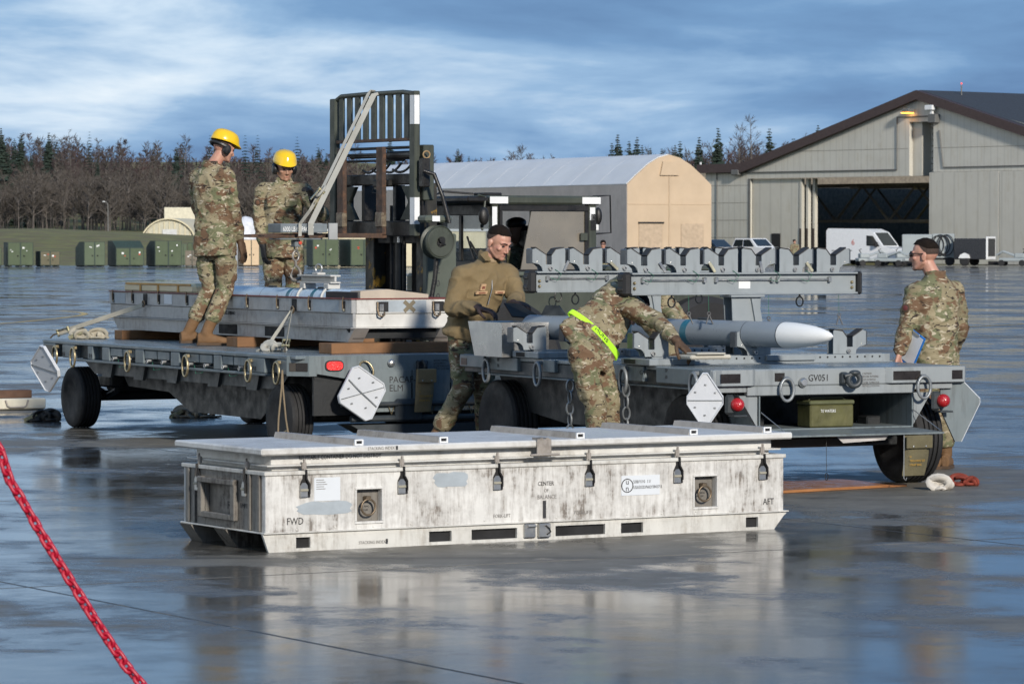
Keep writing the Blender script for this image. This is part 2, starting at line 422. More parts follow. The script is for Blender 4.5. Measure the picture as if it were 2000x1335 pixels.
for k in range(420):     # brush along the foot of the wood
    px = rng.uniform(-340, 700); yy = rng.uniform(395, 430); X = (px-1000)/7500*yy
    bare_tree(wd, (X, yy, terr(X, yy)-.3), rng.uniform(3, 6.5), .4, rng, 0, 3, nb=18, tw=.14)
for k in range(26):
    px = rng.uniform(-40, 640); yy = rng.uniform(433, 520); X = (px-1000)/7500*yy; h_ = rng.uniform(6, 11); z0 = terr(X, yy)-.3; wd.cur = 4
    for lv in range(26):
        t = .1+.9*lv/26; rad = h_*.15*(1-t)**.85*rng.uniform(.7, 1.2)+.1
        for j in range(9):
            a_ = 6.283*j/9+rng.uniform(-.4, .4); d = Vector((math.cos(a_), math.sin(a_), 0)); p = Vector((X, yy, z0+h_*t)); sd_ = Vector((-d.y, d.x, 0))*rad*.4; q = p+d*rad-Vector((0, 0, rad*.35)); m2 = p.lerp(q, .55)
            wd.add([p, m2-sd_, q, m2+sd_], [(0, 1, 2, 3)])
wd.cur = 0
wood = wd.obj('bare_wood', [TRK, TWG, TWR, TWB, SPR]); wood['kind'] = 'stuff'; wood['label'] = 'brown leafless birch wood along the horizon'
hs = MB()
hxs = [-110+i*6 for i in range(50)]
def hillz(x): 
    px = 1000+7500*x/620; return CAM_H+(HOR-tops(px)-52)*620/7500
hv = [(x, 606, 0) for x in hxs]+[(x, 620, hillz(x)) for x in hxs]+[(x, 700, hillz(x)) for x in hxs]; n_ = len(hxs)
hs.add(hv, [(j*n_+i, j*n_+i+1, (j+1)*n_+i+1, (j+1)*n_+i) for j in (0, 1) for i in range(n_-1)])
hill = hs.obj('wooded_hill', mat('leaf_litter_hill', (.030, .025, .024), .95, var=.5, vscale=.15, bump=1, bscale=1.2), smooth=60); hill['kind'] = 'structure'

def spruce_mesh(h, seed, r0=.17, thin=1.):
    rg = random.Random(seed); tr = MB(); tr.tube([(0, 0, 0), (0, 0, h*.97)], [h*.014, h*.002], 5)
    cr_ = MB(); lv = int(h*3.4)
    for k in range(lv):
        t = .08+.92*k/lv; z = h*t; rad = h*r0*(1-t)**.85*rg.uniform(.65, 1.2)*thin+.12; nb = max(7, int(18*(1-t))+6)
        for j in range(nb):
            a_ = 6.283*j/nb+rg.uniform(-.4, .4); L = rad*rg.uniform(.55, 1.2); dz = -L*rg.uniform(.3, .75)
            d = Vector((math.cos(a_), math.sin(a_), 0)); sd_ = Vector((-d.y, d.x, 0))*L*rg.uniform(.3, .48)
            p = Vector((0, 0, z)); q = p+d*L+Vector((0, 0, dz+.1*L)); m_ = p+d*L*.55+Vector((0, 0, dz*.4))
            cr_.add([p+Vector((0, 0, .05*L)), q+Vector((0, 0, .05)), m_-Vector((0, 0, .42*L))], [(0, 1, 2)])
            cr_.add([p, m_-sd_+Vector((0, 0, dz*.3)), q, m_+sd_+Vector((0, 0, dz*.3)), m_+Vector((0, 0, .12*L))], [(0, 1, 4), (1, 2, 4), (2, 3, 4), (3, 0, 4)])
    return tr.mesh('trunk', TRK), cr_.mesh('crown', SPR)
SPM = [spruce_mesh(13, 1, .19), spruce_mesh(13, 2, .165), spruce_mesh(13, 3, .22), spruce_mesh(13, 4, .14)]
# individually visible spruces: column, row of the tip, row of the visible foot, depth
SPL = [(3, 247, 'tallest dark spruce at the far left edge of the wood', 0, 440), (17, 284, 'slim dark spruce second from the left edge of the wood', 3, 440), (42, 258, 'narrow spruce with twin tops left of the lamp post', 1, 470),
       (96, 256, 'tall dark spruce above the birches left of the lamp post', 0, 440), (29, 268, 'thin spruce between the two leftmost spruces', 3, 480), (62, 300, 'low spruce tip among birches near left edge', 1, 470),
       (345, 285, 'dark spruce behind the left hard hat worker', 1, 440), (190, 306, 'half hidden spruce in the birch wood by the lamp post', 2, 450), (68, 330, 'dark bushy spruce low among the birches left', 2, 435),
       (312, 340, 'short dark spruce low in wood right of lamp post', 0, 435), (623, 286, 'small spruce just left of the forklift mast', 1, 560), (638, 298, 'small spruce touching the forklift mast edge', 2, 560),
       (610, 300, 'little spruce between right hard hat and forklift mast', 3, 560), (762, 266, 'spruce tip seen between the forklift fork uprights', 0, 500), (895, 288, 'lone spruce behind the fabric shelter at its left', 2, 500),
       (916, 303, 'low spruce right of lone spruce behind fabric shelter', 1, 520), (1206, 259, 'tallest spruce of the clump above the shelter roof', 2, 500), (1195, 276, 'left shoulder spruce of the clump above shelter roof', 1, 505),
       (1229, 272, 'middle spruce of the clump above the shelter roof', 0, 500), (1244, 264, 'slender spruce right of the clump above shelter roof', 1, 500), (1254, 280, 'small spruce at right of clump above shelter', 3, 505),
       (1270, 286, 'short spruce standing alone above shelter ridge', 2, 505), (1292, 287, 'faint little spruce between shelter ridge and hangar', 3, 520), (1328, 272, 'dark spruce behind the shelter gable', 1, 480),
       (1318, 280, 'leaning small spruce behind the shelter gable', 3, 480), (1365, 264, 'spruce left of the tall spruce near hangar eave', 1, 480), (1402, 246, 'tall spruce with bare birches beside the hangar eave', 2, 480),
       (1502, 247, 'bold dark spruce above hangar roof slope', 1, 470), (1549, 267, 'small spruce peeking over the hangar roof slope', 0, 500), (1597, 241, 'thin spruce tip high over the hangar roof', 3, 520), (1630, 242, 'tiny spruce tip farthest right over hangar roof', 3, 520)]
for px, ty, lab, k, Y in SPL:
    X = (px-1000)/7500*Y; z1 = CAM_H+(HOR-ty)*Y/7500; z0 = terr(X, Y)-.3
    h_ = min(z1-z0, 15.); s = h_/13.
    if z1-z0 > h_: z0 = z1-h_
    r_ = thing('spruce_tree', lab, 'tree', (X, Y, z0), random.uniform(0, 6), 'spruces standing out of the wood'); r_.scale = (s, s, s)
    link('trunk', SPM[k][0], r_); link('crown', SPM[k][1], r_)
for px, ty, lab in ((142, 252, 'tall bare birch rising above the wood skyline left'), (360, 266, 'tall bare birch above wood beside left hard hat'), (1020, 279, 'bare birch alone on the skyline above the shelter'), (1437, 243, 'bare branching birch between spruces near hangar eave'), (1470, 222, 'tallest thin bare birch above the hangar roof slope'), (702, 270, 'bare birch seen through the forklift load backrest'), (1450, 262, 'reddish bare birch left of bold spruce by hangar')):
    Y = 470; X = (px-1000)/7500*Y; z1 = CAM_H+(HOR-ty)*Y/7500; b1 = MB(); b2 = MB(); z0 = terr(X, Y)
    t_ = MB(); bare_tree(t_, (0, 0, 0), z1-z0, .17, rng, 0, 1, nb=46, tw=.09)
    for f, mi in zip(t_.f, t_.mi):
        (b1 if mi == 0 else b2).add([t_.v[i] for i in f], [tuple(range(len(f)))])
    r_ = thing('birch_tree', lab, 'tree', (X, Y, z0), 0, 'bare birches standing out of the wood')
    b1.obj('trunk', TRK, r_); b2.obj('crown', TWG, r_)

# ================================================================== hangar
SIDE = mat('hangar_siding', (.50, .485, .43), .7, var=.06, vscale=.5, bump=.1, streak=(.45, .42, .35), sstr=(1.5, 1.5, .1), ribs=1.6)
SIDE2 = mat('hangar_door_panel', (.51, .49, .43), .65, var=.06, vscale=.4, bump=.1, streak=(.46, .43, .355), sstr=(1.5, 1.5, .1), ribs=.9)
FASC = mat('brown_fascia', (.050, .030, .028), .6)
DROOF = mat('dark_hangar_roof', (.035, .038, .042), .7)
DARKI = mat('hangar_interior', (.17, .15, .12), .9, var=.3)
STEEL = mat('interior_steel_yellow', (.28, .22, .10), .7)
PIPE = mat('grey_conduit', (.12, .12, .115), .6)
DK = mat('dark_gap', (.01, .01, .011), .8)
WHT = mat('white_paint', (.72, .73, .73), .4, var=.04)
GLS = mat('dark_vehicle_glass', (.02, .026, .03), .08, var=.1, bump=0, spec=.8)
TYR = mat('black_rubber', (.016, .016, .017), .75, var=.3, bump=.3, bscale=60)
RIM = mat('wheel_rim_grey', (.30, .31, .32), .4, metal=.5)
HP = Vector((at_y(1378, 465, 285).x, 285, 0)); fa = math.atan2(-.77, .64); fdir = Vector((math.cos(fa), math.sin(fa), 0)); fin = Vector((-math.sin(fa), math.cos(fa), 0))
def HL(px, py):
    p = on_plane(px, py, HP, fin); q = p-HP; return q.dot(fdir), p.z
hang = thing('aircraft_hangar', 'large beige metal hangar with open bay and brown roof edge', 'hangar', HP, fa)
s0 = 0.; sr, zr = HL(1797, 186); ze = HL(1420, 329)[1]; send = sr*2+2
zh = HL(1575, 347)[1]; sL = HL(1464, 400)[0]; sF = HL(1556, 400)[0]; sO = HL(1577, 400)[0]; sR = HL(1819, 400)[0]
sE = HL(1456, 325)[0]; zE = ze
slope = (zr-zE)/(sr-sE)
def rz_(s): return zE if s <= sE else (zE+(s-sE)*slope if s <= sr else zr-(s-sr)*slope)
# wall pieces round the opening
MB().prism([(s0, 0), (sL, 0), (sL, zh), (s0, zh)], 0, .35, 'y').obj('wall', SIDE, hang)
a0 = HL(1776, 300)[0]; a1 = HL(1823, 300)[0]; zt_ = HL(1790, 238)[1]
MB().prism([(s0, zh), (a0, zh), (a0, rz_(a0)), (sE, zE), (s0, zE)], 0, .35, 'y').obj('wall', SIDE, hang)
MB().prism([(a0, zt_), (a1, zt_), (a1, rz_(a1)), (sr, zr), (a0, rz_(a0))] if a0 < sr < a1 else [(a0, zt_), (a1, zt_), (a1, rz_(a1)), (a0, rz_(a0))], 0, .35, 'y').obj('wall', SIDE, hang)
poly = [(a1, zh+.25), (send, zh+.25), (send, rz_(send)), (sr, zr), (a1, rz_(a1))] if a1 < sr else [(a1, zh+.25), (send, zh+.25), (send, rz_(send)), (a1, rz_(a1))]
MB().prism(poly, 0, .35, 'y').obj('wall', SIDE, hang)
m = MB(); zz_ = zh
nrow = 9
for k in range(nrow):        # boarded slot above the doorway
    z0 = zh+(zt_-zh)*k/nrow; z1 = zh+(zt_-zh)*(k+1)/nrow
    MB().box((a0+.9, 1.2, z0+.02), (a1-.01, 1.32, z1-.02), .02).obj('slot_board', SIDE, hang)
MB().box((a0, .36, zh), (a0+.9, 1.5, zt_)).obj('slot_reveal', SIDE2, hang)
# door leaves
MB().box((sL+.05, .25, 0), (sF, .45, zh-.05), .02).obj('door_panel', SIDE2, hang)
for k in range(3):
    w_ = (sO-sF)/3; MB().box((sF+w_*k+.06, .2+.3*k, 0), (sF+w_*(k+1)-.06, .5+.3*k, zh-.05), .02).obj('door_panel', SIDE2, hang)
    MB().box((sF+w_*k+.09, .18+.3*k, .1), (sF+w_*(k+1)-.09, .2+.3*k, 2.5)).obj('kick_plate', mat('brown_kick_plate', (.06, .045, .04), .6), hang)
k = 0; s = sR
while s < send:
    wd_ = 6.6; MB().box((s+.02, -.25, 0), (min(send, s+wd_)-.02, .0-.02, zh+.2), .02).obj('door_panel', SIDE2, hang); s += wd_
for s in (sL+.0,):
    MB().box((s-.12, -.04, 0), (s+.08, .02, zh)).obj('door_jamb', PIPE, hang)
# fascia and roof
for (x0, z0), (x1, z1) in (((s0-.5, zE+.1), (sE, zE+.12)), ((sE, zE+.12), (sr, zr+.12)), ((sr, zr+.12), (send, rz_(send)+.12))):
    MB().prism([(x0, z0-.42), (x1, z1-.42), (x1, z1+.22), (x0, z0+.22)], -.45, -.02, 'y').obj('fascia', FASC, hang)
for (x0, z0), (x1, z1) in (((s0-.5, zE+.1), (sE, zE+.12)), ((sE, zE+.12), (sr, zr+.12)), ((sr, zr+.12), (send, rz_(send)+.12))):
    MB().prism([(x0, z0+.1), (x1, z1+.1), (x1, z1+.24), (x0, z0+.24)], -.01, 55, 'y').obj('roof', DROOF, hang)
for k in range(8):
    f = (k+1)/9; z = 1.2+(zE-1.2)*f
    MB().box((s0, -.012, z), (sL-.1, -.001, z+.03)).obj('panel_seam', mat('siding_seam', (.25, .23, .19), .7), hang) if k % 2 == 0 else None
for z in (zh+1.9, zh+4.6):
    MB().box((sE+(z-zE)/slope+.5, -.012, z), (a0-.1, -.001, z+.03)).obj('panel_seam', mat('siding_seam', (.25, .23, .19), .7), hang)
    if z < zh+4: MB().box((a1+.1, -.012, z), (send, -.001, z+.03)).obj('panel_seam', mat('siding_seam', (.25, .23, .19), .7), hang)
# conduit runs
zc = zh+.45; sc0 = HL(1401, 400)[0]; scu = HL(1753, 300)[0]; zcu = HL(1753, 229)[1]
MB().tube([(sc0, -.06, .4), (sc0, -.06, zc), (scu, -.06, zc), (scu, -.06, zcu), (a1, -.06, zcu)], .045, 6).obj('conduit', PIPE, hang)
MB().tube([(a1+.6, -.06, zcu-1), (a1+1.0, -.06, zh+.55), (send, -.06, zh+.6)], .04, 6).obj('conduit', PIPE, hang)
sx_, zx_ = HL(1829, 226); MB().box((sx_-.35, -.5, zx_-.5), (sx_+.35, -.02, zx_+.1), .03).obj('equipment_box', PIPE, hang)
sx_, zx_ = HL(1826, 214); b = MB(); b.box((sx_-.45, -.6, zx_-.05), (sx_+.3, -.2, zx_+.3), .04); b.box((sx_-.1, -.4, zx_-.3), (sx_+.1, -.2, zx_)); b.obj('security_camera', WHT, hang)
sx_, zx_ = HL(1782, 216); b = MB(); b.box((sx_-.4, -.7, zx_-.15), (sx_+.3, -.12, zx_+.12), .05); fl = b.obj('floodlight', PIPE, hang)
MB().box((sx_-.38, -.74, zx_-.2), (sx_+.28, -.16, zx_-.152)).obj('lamp_lens', mat('sodium_lamp', (.9, .5, .1), .4, emit=(1, .42, .04, 6.)), fl)
sx_, zx_ = HL(1444, 337); MB().box((sx_-.4, -.5, zx_-.2), (sx_+.4, -.02, zx_+.2), .05).obj('floodlight', PIPE, hang)
sx_, zx_ = HL(1374, 330); b = MB(); b.box((sx_-.3, -.4, zx_-.3), (sx_+.2, 0, zx_), .03); b.box((sx_-.2, -.2, zx_), (sx_-.1, -.1, zx_+.5)); b.obj('security_camera', WHT, hang)
b = MB(); b.cyl((sr+1.1, 3, zr), (sr+1.1, 3, zr+.75), .05, 6); o = b.obj('beacon_mast', PIPE, hang)
MB().ball((sr+1.1, 3, zr+.85), .07).obj('beacon', mat('red_beacon', (.8, .1, .08), .4, emit=(1, .12, .1, .8)), o)
sx_, zx_ = HL(1511, 480); MB().box((sx_-.45, .2, zx_-.9), (sx_+.45, .245, zx_+.9)).obj('small_door', DK, hang)
# interior
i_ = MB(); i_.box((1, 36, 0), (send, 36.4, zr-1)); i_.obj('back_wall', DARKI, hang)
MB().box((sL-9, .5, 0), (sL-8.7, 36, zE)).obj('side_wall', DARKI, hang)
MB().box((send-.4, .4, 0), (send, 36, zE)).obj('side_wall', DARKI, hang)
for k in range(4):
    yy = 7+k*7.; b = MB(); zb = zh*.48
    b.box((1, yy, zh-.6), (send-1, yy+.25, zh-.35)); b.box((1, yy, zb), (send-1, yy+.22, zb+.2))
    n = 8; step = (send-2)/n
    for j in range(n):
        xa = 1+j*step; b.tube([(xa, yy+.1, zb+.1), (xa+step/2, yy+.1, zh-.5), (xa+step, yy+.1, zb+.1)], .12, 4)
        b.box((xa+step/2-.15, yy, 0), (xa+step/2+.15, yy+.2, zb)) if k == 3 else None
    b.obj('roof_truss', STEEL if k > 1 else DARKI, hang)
for px in (1690, 1757, 1700, 1770):
    s, z = HL(px, 352); 
    MB().box((s-1, 12, zh-1.0), (s+1, 12.5, zh-.85)).obj('strip_lamp', mat('bay_lamp', (.9, .85, .6), .4, emit=(1, .85, .45, 6.)), hang)
# ------------------------------------------------------------------ grey annex left of the hangar
p0 = at_y(1333, 465, 292); an = thing('hangar_annex', 'low grey-brown annex between the shelter and the hangar', 'building', (p0.x, 292, 0), R(-12))
MB().box((0, 0, 0), (2.6, 8, 4.6), .02).obj('wall', mat('annex_wall', (.27, .25, .22), .75), an)
MB().box((-.15, -.15, 4.6), (2.75, 8.1, 4.95), .02).obj('roof_edge', FASC, an)
MB().box((.25, -.08, 0), (1.7, -.01, 3.1), .01).obj('door', mat('annex_door', (.20, .20, .18), .6), an)

# ================================================================== tan fabric shelter
TAN = mat('tan_fabric', (.50, .385, .265), .8, var=.08, vscale=.6, bump=.3, bscale=1.5)
WROOF = mat('pale_fabric_roof', (.60, .615, .63), .6, var=.06, vscale=.4, bump=.2, bscale=2)
BRW = mat('brown_fabric_wall', (.47, .42, .38), .85, var=.12, vscale=.7, streak=(.39, .345, .31), sstr=(2, 2, .2))
p0 = at_y(1225, 465, 250); ga = math.atan2(.45, .89)
sh = thing('fabric_shelter', 'long tan fabric shelter with pale arched roof and tan end wall', 'shelter', (p0.x, 250, 0), ga)
W_ = 6.3; e = 1.8+105*250/7500; hr = 1.8+160*251/7500; LS = 44
prof = [(0, 0), (0, e), (.62, e+.55), (1.55, hr-.55), (2.35, hr-.1), (W_/2, hr+.1), (W_-2.35, hr-.1), (W_-1.55, hr-.55), (W_-.62, e+.55), (W_, e), (W_, 0)]
MB().prism(prof, 0, .12, 'y').obj('end_wall', TAN, sh)
MB().box((-.02, .02, 0), (.1, LS, e-.02)).obj('side_wall', BRW, sh)
nseg = 11
for k in range(nseg):
    y0 = LS*k/nseg+.13; y1 = LS*(k+1)/nseg-.03+.13
    for (x0, z0), (x1, z1) in zip(prof[1:5], prof[2:6]):
        b = MB(); b.add([(x0, y0, z0), (x1, y0, z1), (x1, y1, z1), (x0, y1, z0), (x0, y0, z0+.05), (x1, y0, z1+.05), (x1, y1, z1+.05), (x0, y1, z0+.05)], [(3, 2, 1, 0), (4, 5, 6, 7), (0, 1, 5, 4), (1, 2, 6, 5), (2, 3, 7, 6), (3, 0, 4, 7)])
        b.obj('roof_panel', WROOF, sh)
for (x0, z0), (x1, z1) in zip(prof[5:9], prof[6:10]):
    b = MB(); b.add([(x0, .1, z0), (x1, .1, z1), (x1, LS, z1), (x0, LS, z0)], [(0, 1, 2, 3)]); b.obj('roof_panel', WROOF, sh)
b = MB(); b.prism([(W_/2-.75, hr-1.25), (W_/2+.65, hr-1.25), (W_/2+.45, hr-.35), (W_/2-.55, hr-.35)], -.14, -.01, 'y'); b.obj('vent_hood', TAN, sh)
b = MB(); b.box((W_/2-.06, -.06, 0), (W_/2+.06, -.005, hr-1.3), .02); b.obj('centre_seam', TAN, sh)
b = MB(); b.box((.85, -.05, 0), (2.6, -.006, 2.75), .02); d_ = b.obj('door', mat('shelter_door', (.43, .33, .23), .7), sh)
b = MB(); b.box((.8, -.1, 2.76), (2.7, -.006, 2.86)); b.obj('door_track', DK, d_)
b = MB(); b.box((W_-2.3, -.05, 0), (W_-.6, -.006, 2.75), .02); b.obj('door', MATS['shelter_door'], sh)
b = MB(); b.box((.02, -.03, 4.0), (W_-.02, -.006, 4.04)); b.obj('fabric_hem', TAN, sh)

# ================================================================== cream building, quonset hut, low roof, dome
CREAM = mat('cream_siding', (.60, .54, .38), .7, var=.05, vscale=.6)
p0 = at_y(612, 465, 247); cb = thing('cream_building', 'long low cream building behind the green containers and forklift', 'building', (p0.x, 247, 0), R(1)); cb.scale = (.74, .5, .68)
MB().box((0, 0, 0), (15, 9, 3.3), .02).obj('wall', CREAM, cb); MB().box((-.2, -.2, 3.3), (15.2, 9, 3.5), .02).obj('roof', WROOF, cb)
for k in range(14): MB().box((.3+k*1.05, -.03, .3), (.34+k*1.05, -.001, 3.2)).obj('siding_batten', mat('cream_batten', (.5, .45, .32), .7), cb)
for k in (5.6, 9.2, 12.0): MB().box((k, -.04, 1.6), (k+.9, -.004, 2.4)).obj('window', GLS, cb)
p0 = at_y(330, 465, 330); qh = thing('quonset_hut', 'cream arched hut with ribbed end wall beyond the grass bank', 'hut', (p0.x, 330, 1.2), R(-6))
arch = lambda r, n=18: [(r*math.cos(math.pi*i/n), r*math.sin(math.pi*i/n)) for i in range(n+1)]
MB().prism([(x, z*.93) for x, z in arch(2.35)], 0, 9, 'y').obj('end_wall', mat('hut_end_wall', (.50, .48, .38), .7), qh)
b = MB(); o1 = arch(2.5); i1 = arch(2.37)
vs_ = [(x, -.25, z*.93) for x, z in o1]+[(x, -.25, z*.93) for x, z in i1]+[(x, 9, z*.93) for x, z in o1]; n = len(o1)
b.add(vs_, [(i, i+1, n+i+1, n+i) for i in range(n-1)]+[(i+1, i, 2*n+i, 2*n+i+1) for i in range(n-1)]); b.obj('arched_roof', CREAM, qh)
for k in range(9):
    x = -1.8+k*.45; zt = .93*math.sqrt(max(.05, 2.3**2-x*x)); MB().box((x, -.06, .1), (x+.09, -.002, zt-.1)).obj('rib', CREAM, qh)
MB().box((-.55, -.09, 0), (.7, -.065, 1.35)).obj('door', mat('pale_roller_door', (.55, .56, .56), .6), qh)
p0 = at_y(380, 432, 345); b = MB(); b.box((-.8, 0, 0), (2.6, 6, 3.6), .03); o = b.obj('roof_block', mat('pale_roof_block', (.62, .58, .45), .7)); o.location = (at_y(338, 465, 350).x, 350, 1.0); tag(o, 'pale flat roofed block just behind the arched hut', 'building')
p0 = at_y(0, 465, 345); lr = thing('low_shed', 'low shed with blue-grey metal roof behind the grass bank', 'shed', (p0.x-3, 345, 2.0), 0)
MB().box((0, 0, 0), (7.2, 5, .25)).obj('wall', CREAM, lr); MB().prism([(-.2, .2), (8.3, .2), (7.2, .62), (-.2, .62)], -.3, 5, 'y').obj('roof', mat('blue_grey_metal_roof', (.25, .30, .36), .5, metal=.3), lr)
p0 = at_y(480, 465, 262); b = MB(); b.lathe([(.85, 0), (.85, 2.0), (.72, 2.8), (.4, 3.2), (0, 3.3)], 20); o = b.obj('white_dome_tent', mat('white_tarp', (.58, .60, .64), .6), smooth=60); o.location = (p0.x, 262, 0); tag(o, 'pale tarp covered dome behind the tan crate between the hard hat workers', 'tent')
# street lamp
p0 = at_y(211, 465, 335); sl_ = thing('street_lamp', 'grey street lamp with curved arm against the wood', 'street lamp', (p0.x, 335, 1.8))
b = MB(); b.tube([(0, 0, 0), (0, 0, 2.5), (-.03, 0, 2.95), (-.16, 0, 3.15), (-.3, 0, 3.2)], [.06, .05, .045, .04, .035], 7); b.obj('pole', PIPE, sl_)
MB().ball((-.36, 0, 3.18), (.14, .09, .05)).obj('lamp_head', WHT, sl_)

# ================================================================== green storage containers
GRN = mat('olive_green_container', (.070, .098, .050), .6, var=.12, vscale=1.2, streak=(.06, .075, .045))
GR2 = mat('mid_green_container', (.085, .115, .068), .6, var=.12, vscale=1.1)
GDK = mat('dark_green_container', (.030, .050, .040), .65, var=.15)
OLT = mat('olive_drab_container', (.115, .105, .062), .65, var=.15)
TNC = mat('tan_crate', (.60, .45, .29), .7, var=.06)
DEC = mat('decal_white', (.75, .76, .75), .5); DER = mat('decal_red', (.50, .06, .03), .5)
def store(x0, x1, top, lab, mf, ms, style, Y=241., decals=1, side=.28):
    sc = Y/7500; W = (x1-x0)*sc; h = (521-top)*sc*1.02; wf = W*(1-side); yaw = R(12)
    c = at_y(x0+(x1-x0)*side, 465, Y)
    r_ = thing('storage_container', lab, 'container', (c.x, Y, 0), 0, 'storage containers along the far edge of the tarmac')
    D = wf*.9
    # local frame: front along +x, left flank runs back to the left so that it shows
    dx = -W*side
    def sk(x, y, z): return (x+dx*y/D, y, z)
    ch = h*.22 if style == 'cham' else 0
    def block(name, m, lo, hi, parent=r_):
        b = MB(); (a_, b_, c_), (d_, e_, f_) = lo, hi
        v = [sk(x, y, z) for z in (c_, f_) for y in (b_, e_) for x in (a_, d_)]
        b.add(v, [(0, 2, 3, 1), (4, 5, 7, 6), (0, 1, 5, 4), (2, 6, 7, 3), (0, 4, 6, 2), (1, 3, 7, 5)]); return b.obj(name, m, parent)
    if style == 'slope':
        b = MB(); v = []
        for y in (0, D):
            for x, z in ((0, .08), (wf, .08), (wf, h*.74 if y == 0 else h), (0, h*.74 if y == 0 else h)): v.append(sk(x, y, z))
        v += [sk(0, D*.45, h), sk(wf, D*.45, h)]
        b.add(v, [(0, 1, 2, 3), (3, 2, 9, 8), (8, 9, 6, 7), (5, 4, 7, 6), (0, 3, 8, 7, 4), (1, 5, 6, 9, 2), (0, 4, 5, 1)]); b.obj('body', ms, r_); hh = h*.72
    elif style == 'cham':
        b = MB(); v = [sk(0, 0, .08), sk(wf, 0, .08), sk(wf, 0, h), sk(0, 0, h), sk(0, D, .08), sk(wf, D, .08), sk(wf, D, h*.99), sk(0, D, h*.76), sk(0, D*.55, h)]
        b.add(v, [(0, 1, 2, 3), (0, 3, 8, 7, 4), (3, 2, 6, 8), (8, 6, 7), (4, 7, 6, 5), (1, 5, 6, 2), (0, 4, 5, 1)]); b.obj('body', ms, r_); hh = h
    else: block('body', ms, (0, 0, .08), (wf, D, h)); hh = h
    for k in range(2):
        d = block('door', mf, (wf*(.02+.5*k), -.03, .13), (wf*(.47+.5*k), -.002, hh-.03))
        block('handle', DK, (wf*(.36 if k == 0 else .6), -.06, hh*.42), (wf*(.42 if k == 0 else .66), -.032, hh*.47), d)
    block('door_post', GDK, (wf*.472, -.045, .1), (wf*.518, -.003, hh-.01))
    for k in (0, 1, 2): block('foot', DK, (wf*(.05+.4*k), 0, 0), (wf*(.16+.4*k), D, .08))
    rg = random.Random(int(x0)+3)
    for k in range(4*decals):
        w_ = rg.uniform(.05, .14); x = rg.uniform(.06, .36)+(.5 if k % 2 else 0); z = rg.uniform(.55, .85)*hh
        block('decal', rg.choice([DEC, DEC, DER]), (wf*x, -.036, z), (wf*x+w_, -.0312, z+rg.uniform(.04, .12)))
    return r_
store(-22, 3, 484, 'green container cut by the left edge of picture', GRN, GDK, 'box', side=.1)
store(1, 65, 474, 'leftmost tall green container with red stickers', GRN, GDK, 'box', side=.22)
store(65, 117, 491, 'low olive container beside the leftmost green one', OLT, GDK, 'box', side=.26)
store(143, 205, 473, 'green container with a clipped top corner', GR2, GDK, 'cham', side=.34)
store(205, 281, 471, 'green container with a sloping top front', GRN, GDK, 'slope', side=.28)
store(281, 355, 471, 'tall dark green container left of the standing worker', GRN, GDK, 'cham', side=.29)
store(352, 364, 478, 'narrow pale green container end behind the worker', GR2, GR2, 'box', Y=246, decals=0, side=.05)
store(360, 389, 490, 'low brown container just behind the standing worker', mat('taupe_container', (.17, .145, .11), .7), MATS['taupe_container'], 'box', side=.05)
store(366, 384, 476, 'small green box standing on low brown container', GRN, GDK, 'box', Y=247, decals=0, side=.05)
store(462, 506, 469, 'tan wooden crate between the two hard hat workers', TNC, mat('tan_crate_shaded_side', (.30, .22, .15), .7), 'box', decals=0, side=.3)  # crate side is the tan darkened, shade put into its colour
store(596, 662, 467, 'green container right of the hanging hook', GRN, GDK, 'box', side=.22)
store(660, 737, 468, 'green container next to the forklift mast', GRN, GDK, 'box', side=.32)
# ================================================================== vehicles and carts by the hangar
def wheel(parent, c, r, w, rimm=RIM, name='wheel', axis=(0, 1, 0)):
    wt = MB(); prof = [(r*.58, -w/2), (r*.9, -w/2), (r, -w*.36), (r, w*.36), (r*.9, w/2), (r*.58, w/2)]
    e_ = link(name, None, parent); e_.location = c
    wt.lathe(prof, 22, (0, 0, 0), axis); wt.obj('tyre', TYR, e_, 40)
    MB().lathe([(0, -w*.3), (r*.2, -w*.36), (r*.25, -w*.2), (r*.57, -w*.28), (r*.59, -w*.47), (r*.59, w*.47), (0, w*.4)], 18, (0, 0, 0), axis).obj('rim', rimm, e_, 40)
    return e_
WPA = mat('white_car_paint', (.74, .76, .78), .28, var=.02, bump=0, coat=.5)
BLP = mat('dark_blue_car_paint', (.020, .035, .060), .25, var=.05, bump=0, coat=.6)
RED = mat('red_lens', (.55, .015, .015), .25, bump=0, coat=.5)
HLM = mat('headlamp_clear', (.75, .76, .75), .15, bump=0)
def car(name, lab, cat, loc, rz, prof, roofpoly, wid, paint, wheels, wr, glass, sc=1.):
    """prof: lower body outline (x, z); roofpoly: upper body outline; both extruded across the width, the upper tapered in"""
    c = thing(name, lab, cat, loc, rz); c.scale = (sc, sc, sc)
    b = MB(); b.prism(prof, -wid/2, wid/2, 'y'); b.obj('body', paint, c)
    if roofpoly:
        b = MB(); n = len(roofpoly); zb = min(z for _, z in roofpoly); zt = max(z for _, z in roofpoly); v = []
        for sgn in (-1, 1):
            for x, z in roofpoly: v.append((x, sgn*(wid/2-.02-.12*(z-zb)/(zt-zb)), z))
        b.add(v, [list(range(n)), list(range(n, 2*n))[::-1]]+[[(i+1) % n, i, n+i, n+(i+1) % n] for i in range(n)]); b.obj('cabin', paint, c)
    for nm, quad in glass:
        b = MB(); v = [Vector(q) for q in quad]; nrm = (v[1]-v[0]).cross(v[2]-v[0]).normalized(); b.add(v+[q-nrm*.02 for q in v], [(0, 1, 2, 3), (7, 6, 5, 4), (0, 4, 5, 1), (1, 5, 6, 2), (2, 6, 7, 3), (3, 7, 4, 0)])
        b.obj(nm, GLS, c)
    for x in wheels:
        for sgn in (-1, 1): wheel(c, (x, sgn*(wid/2-.12), wr), wr, .24)
    return c
wv = 2.0
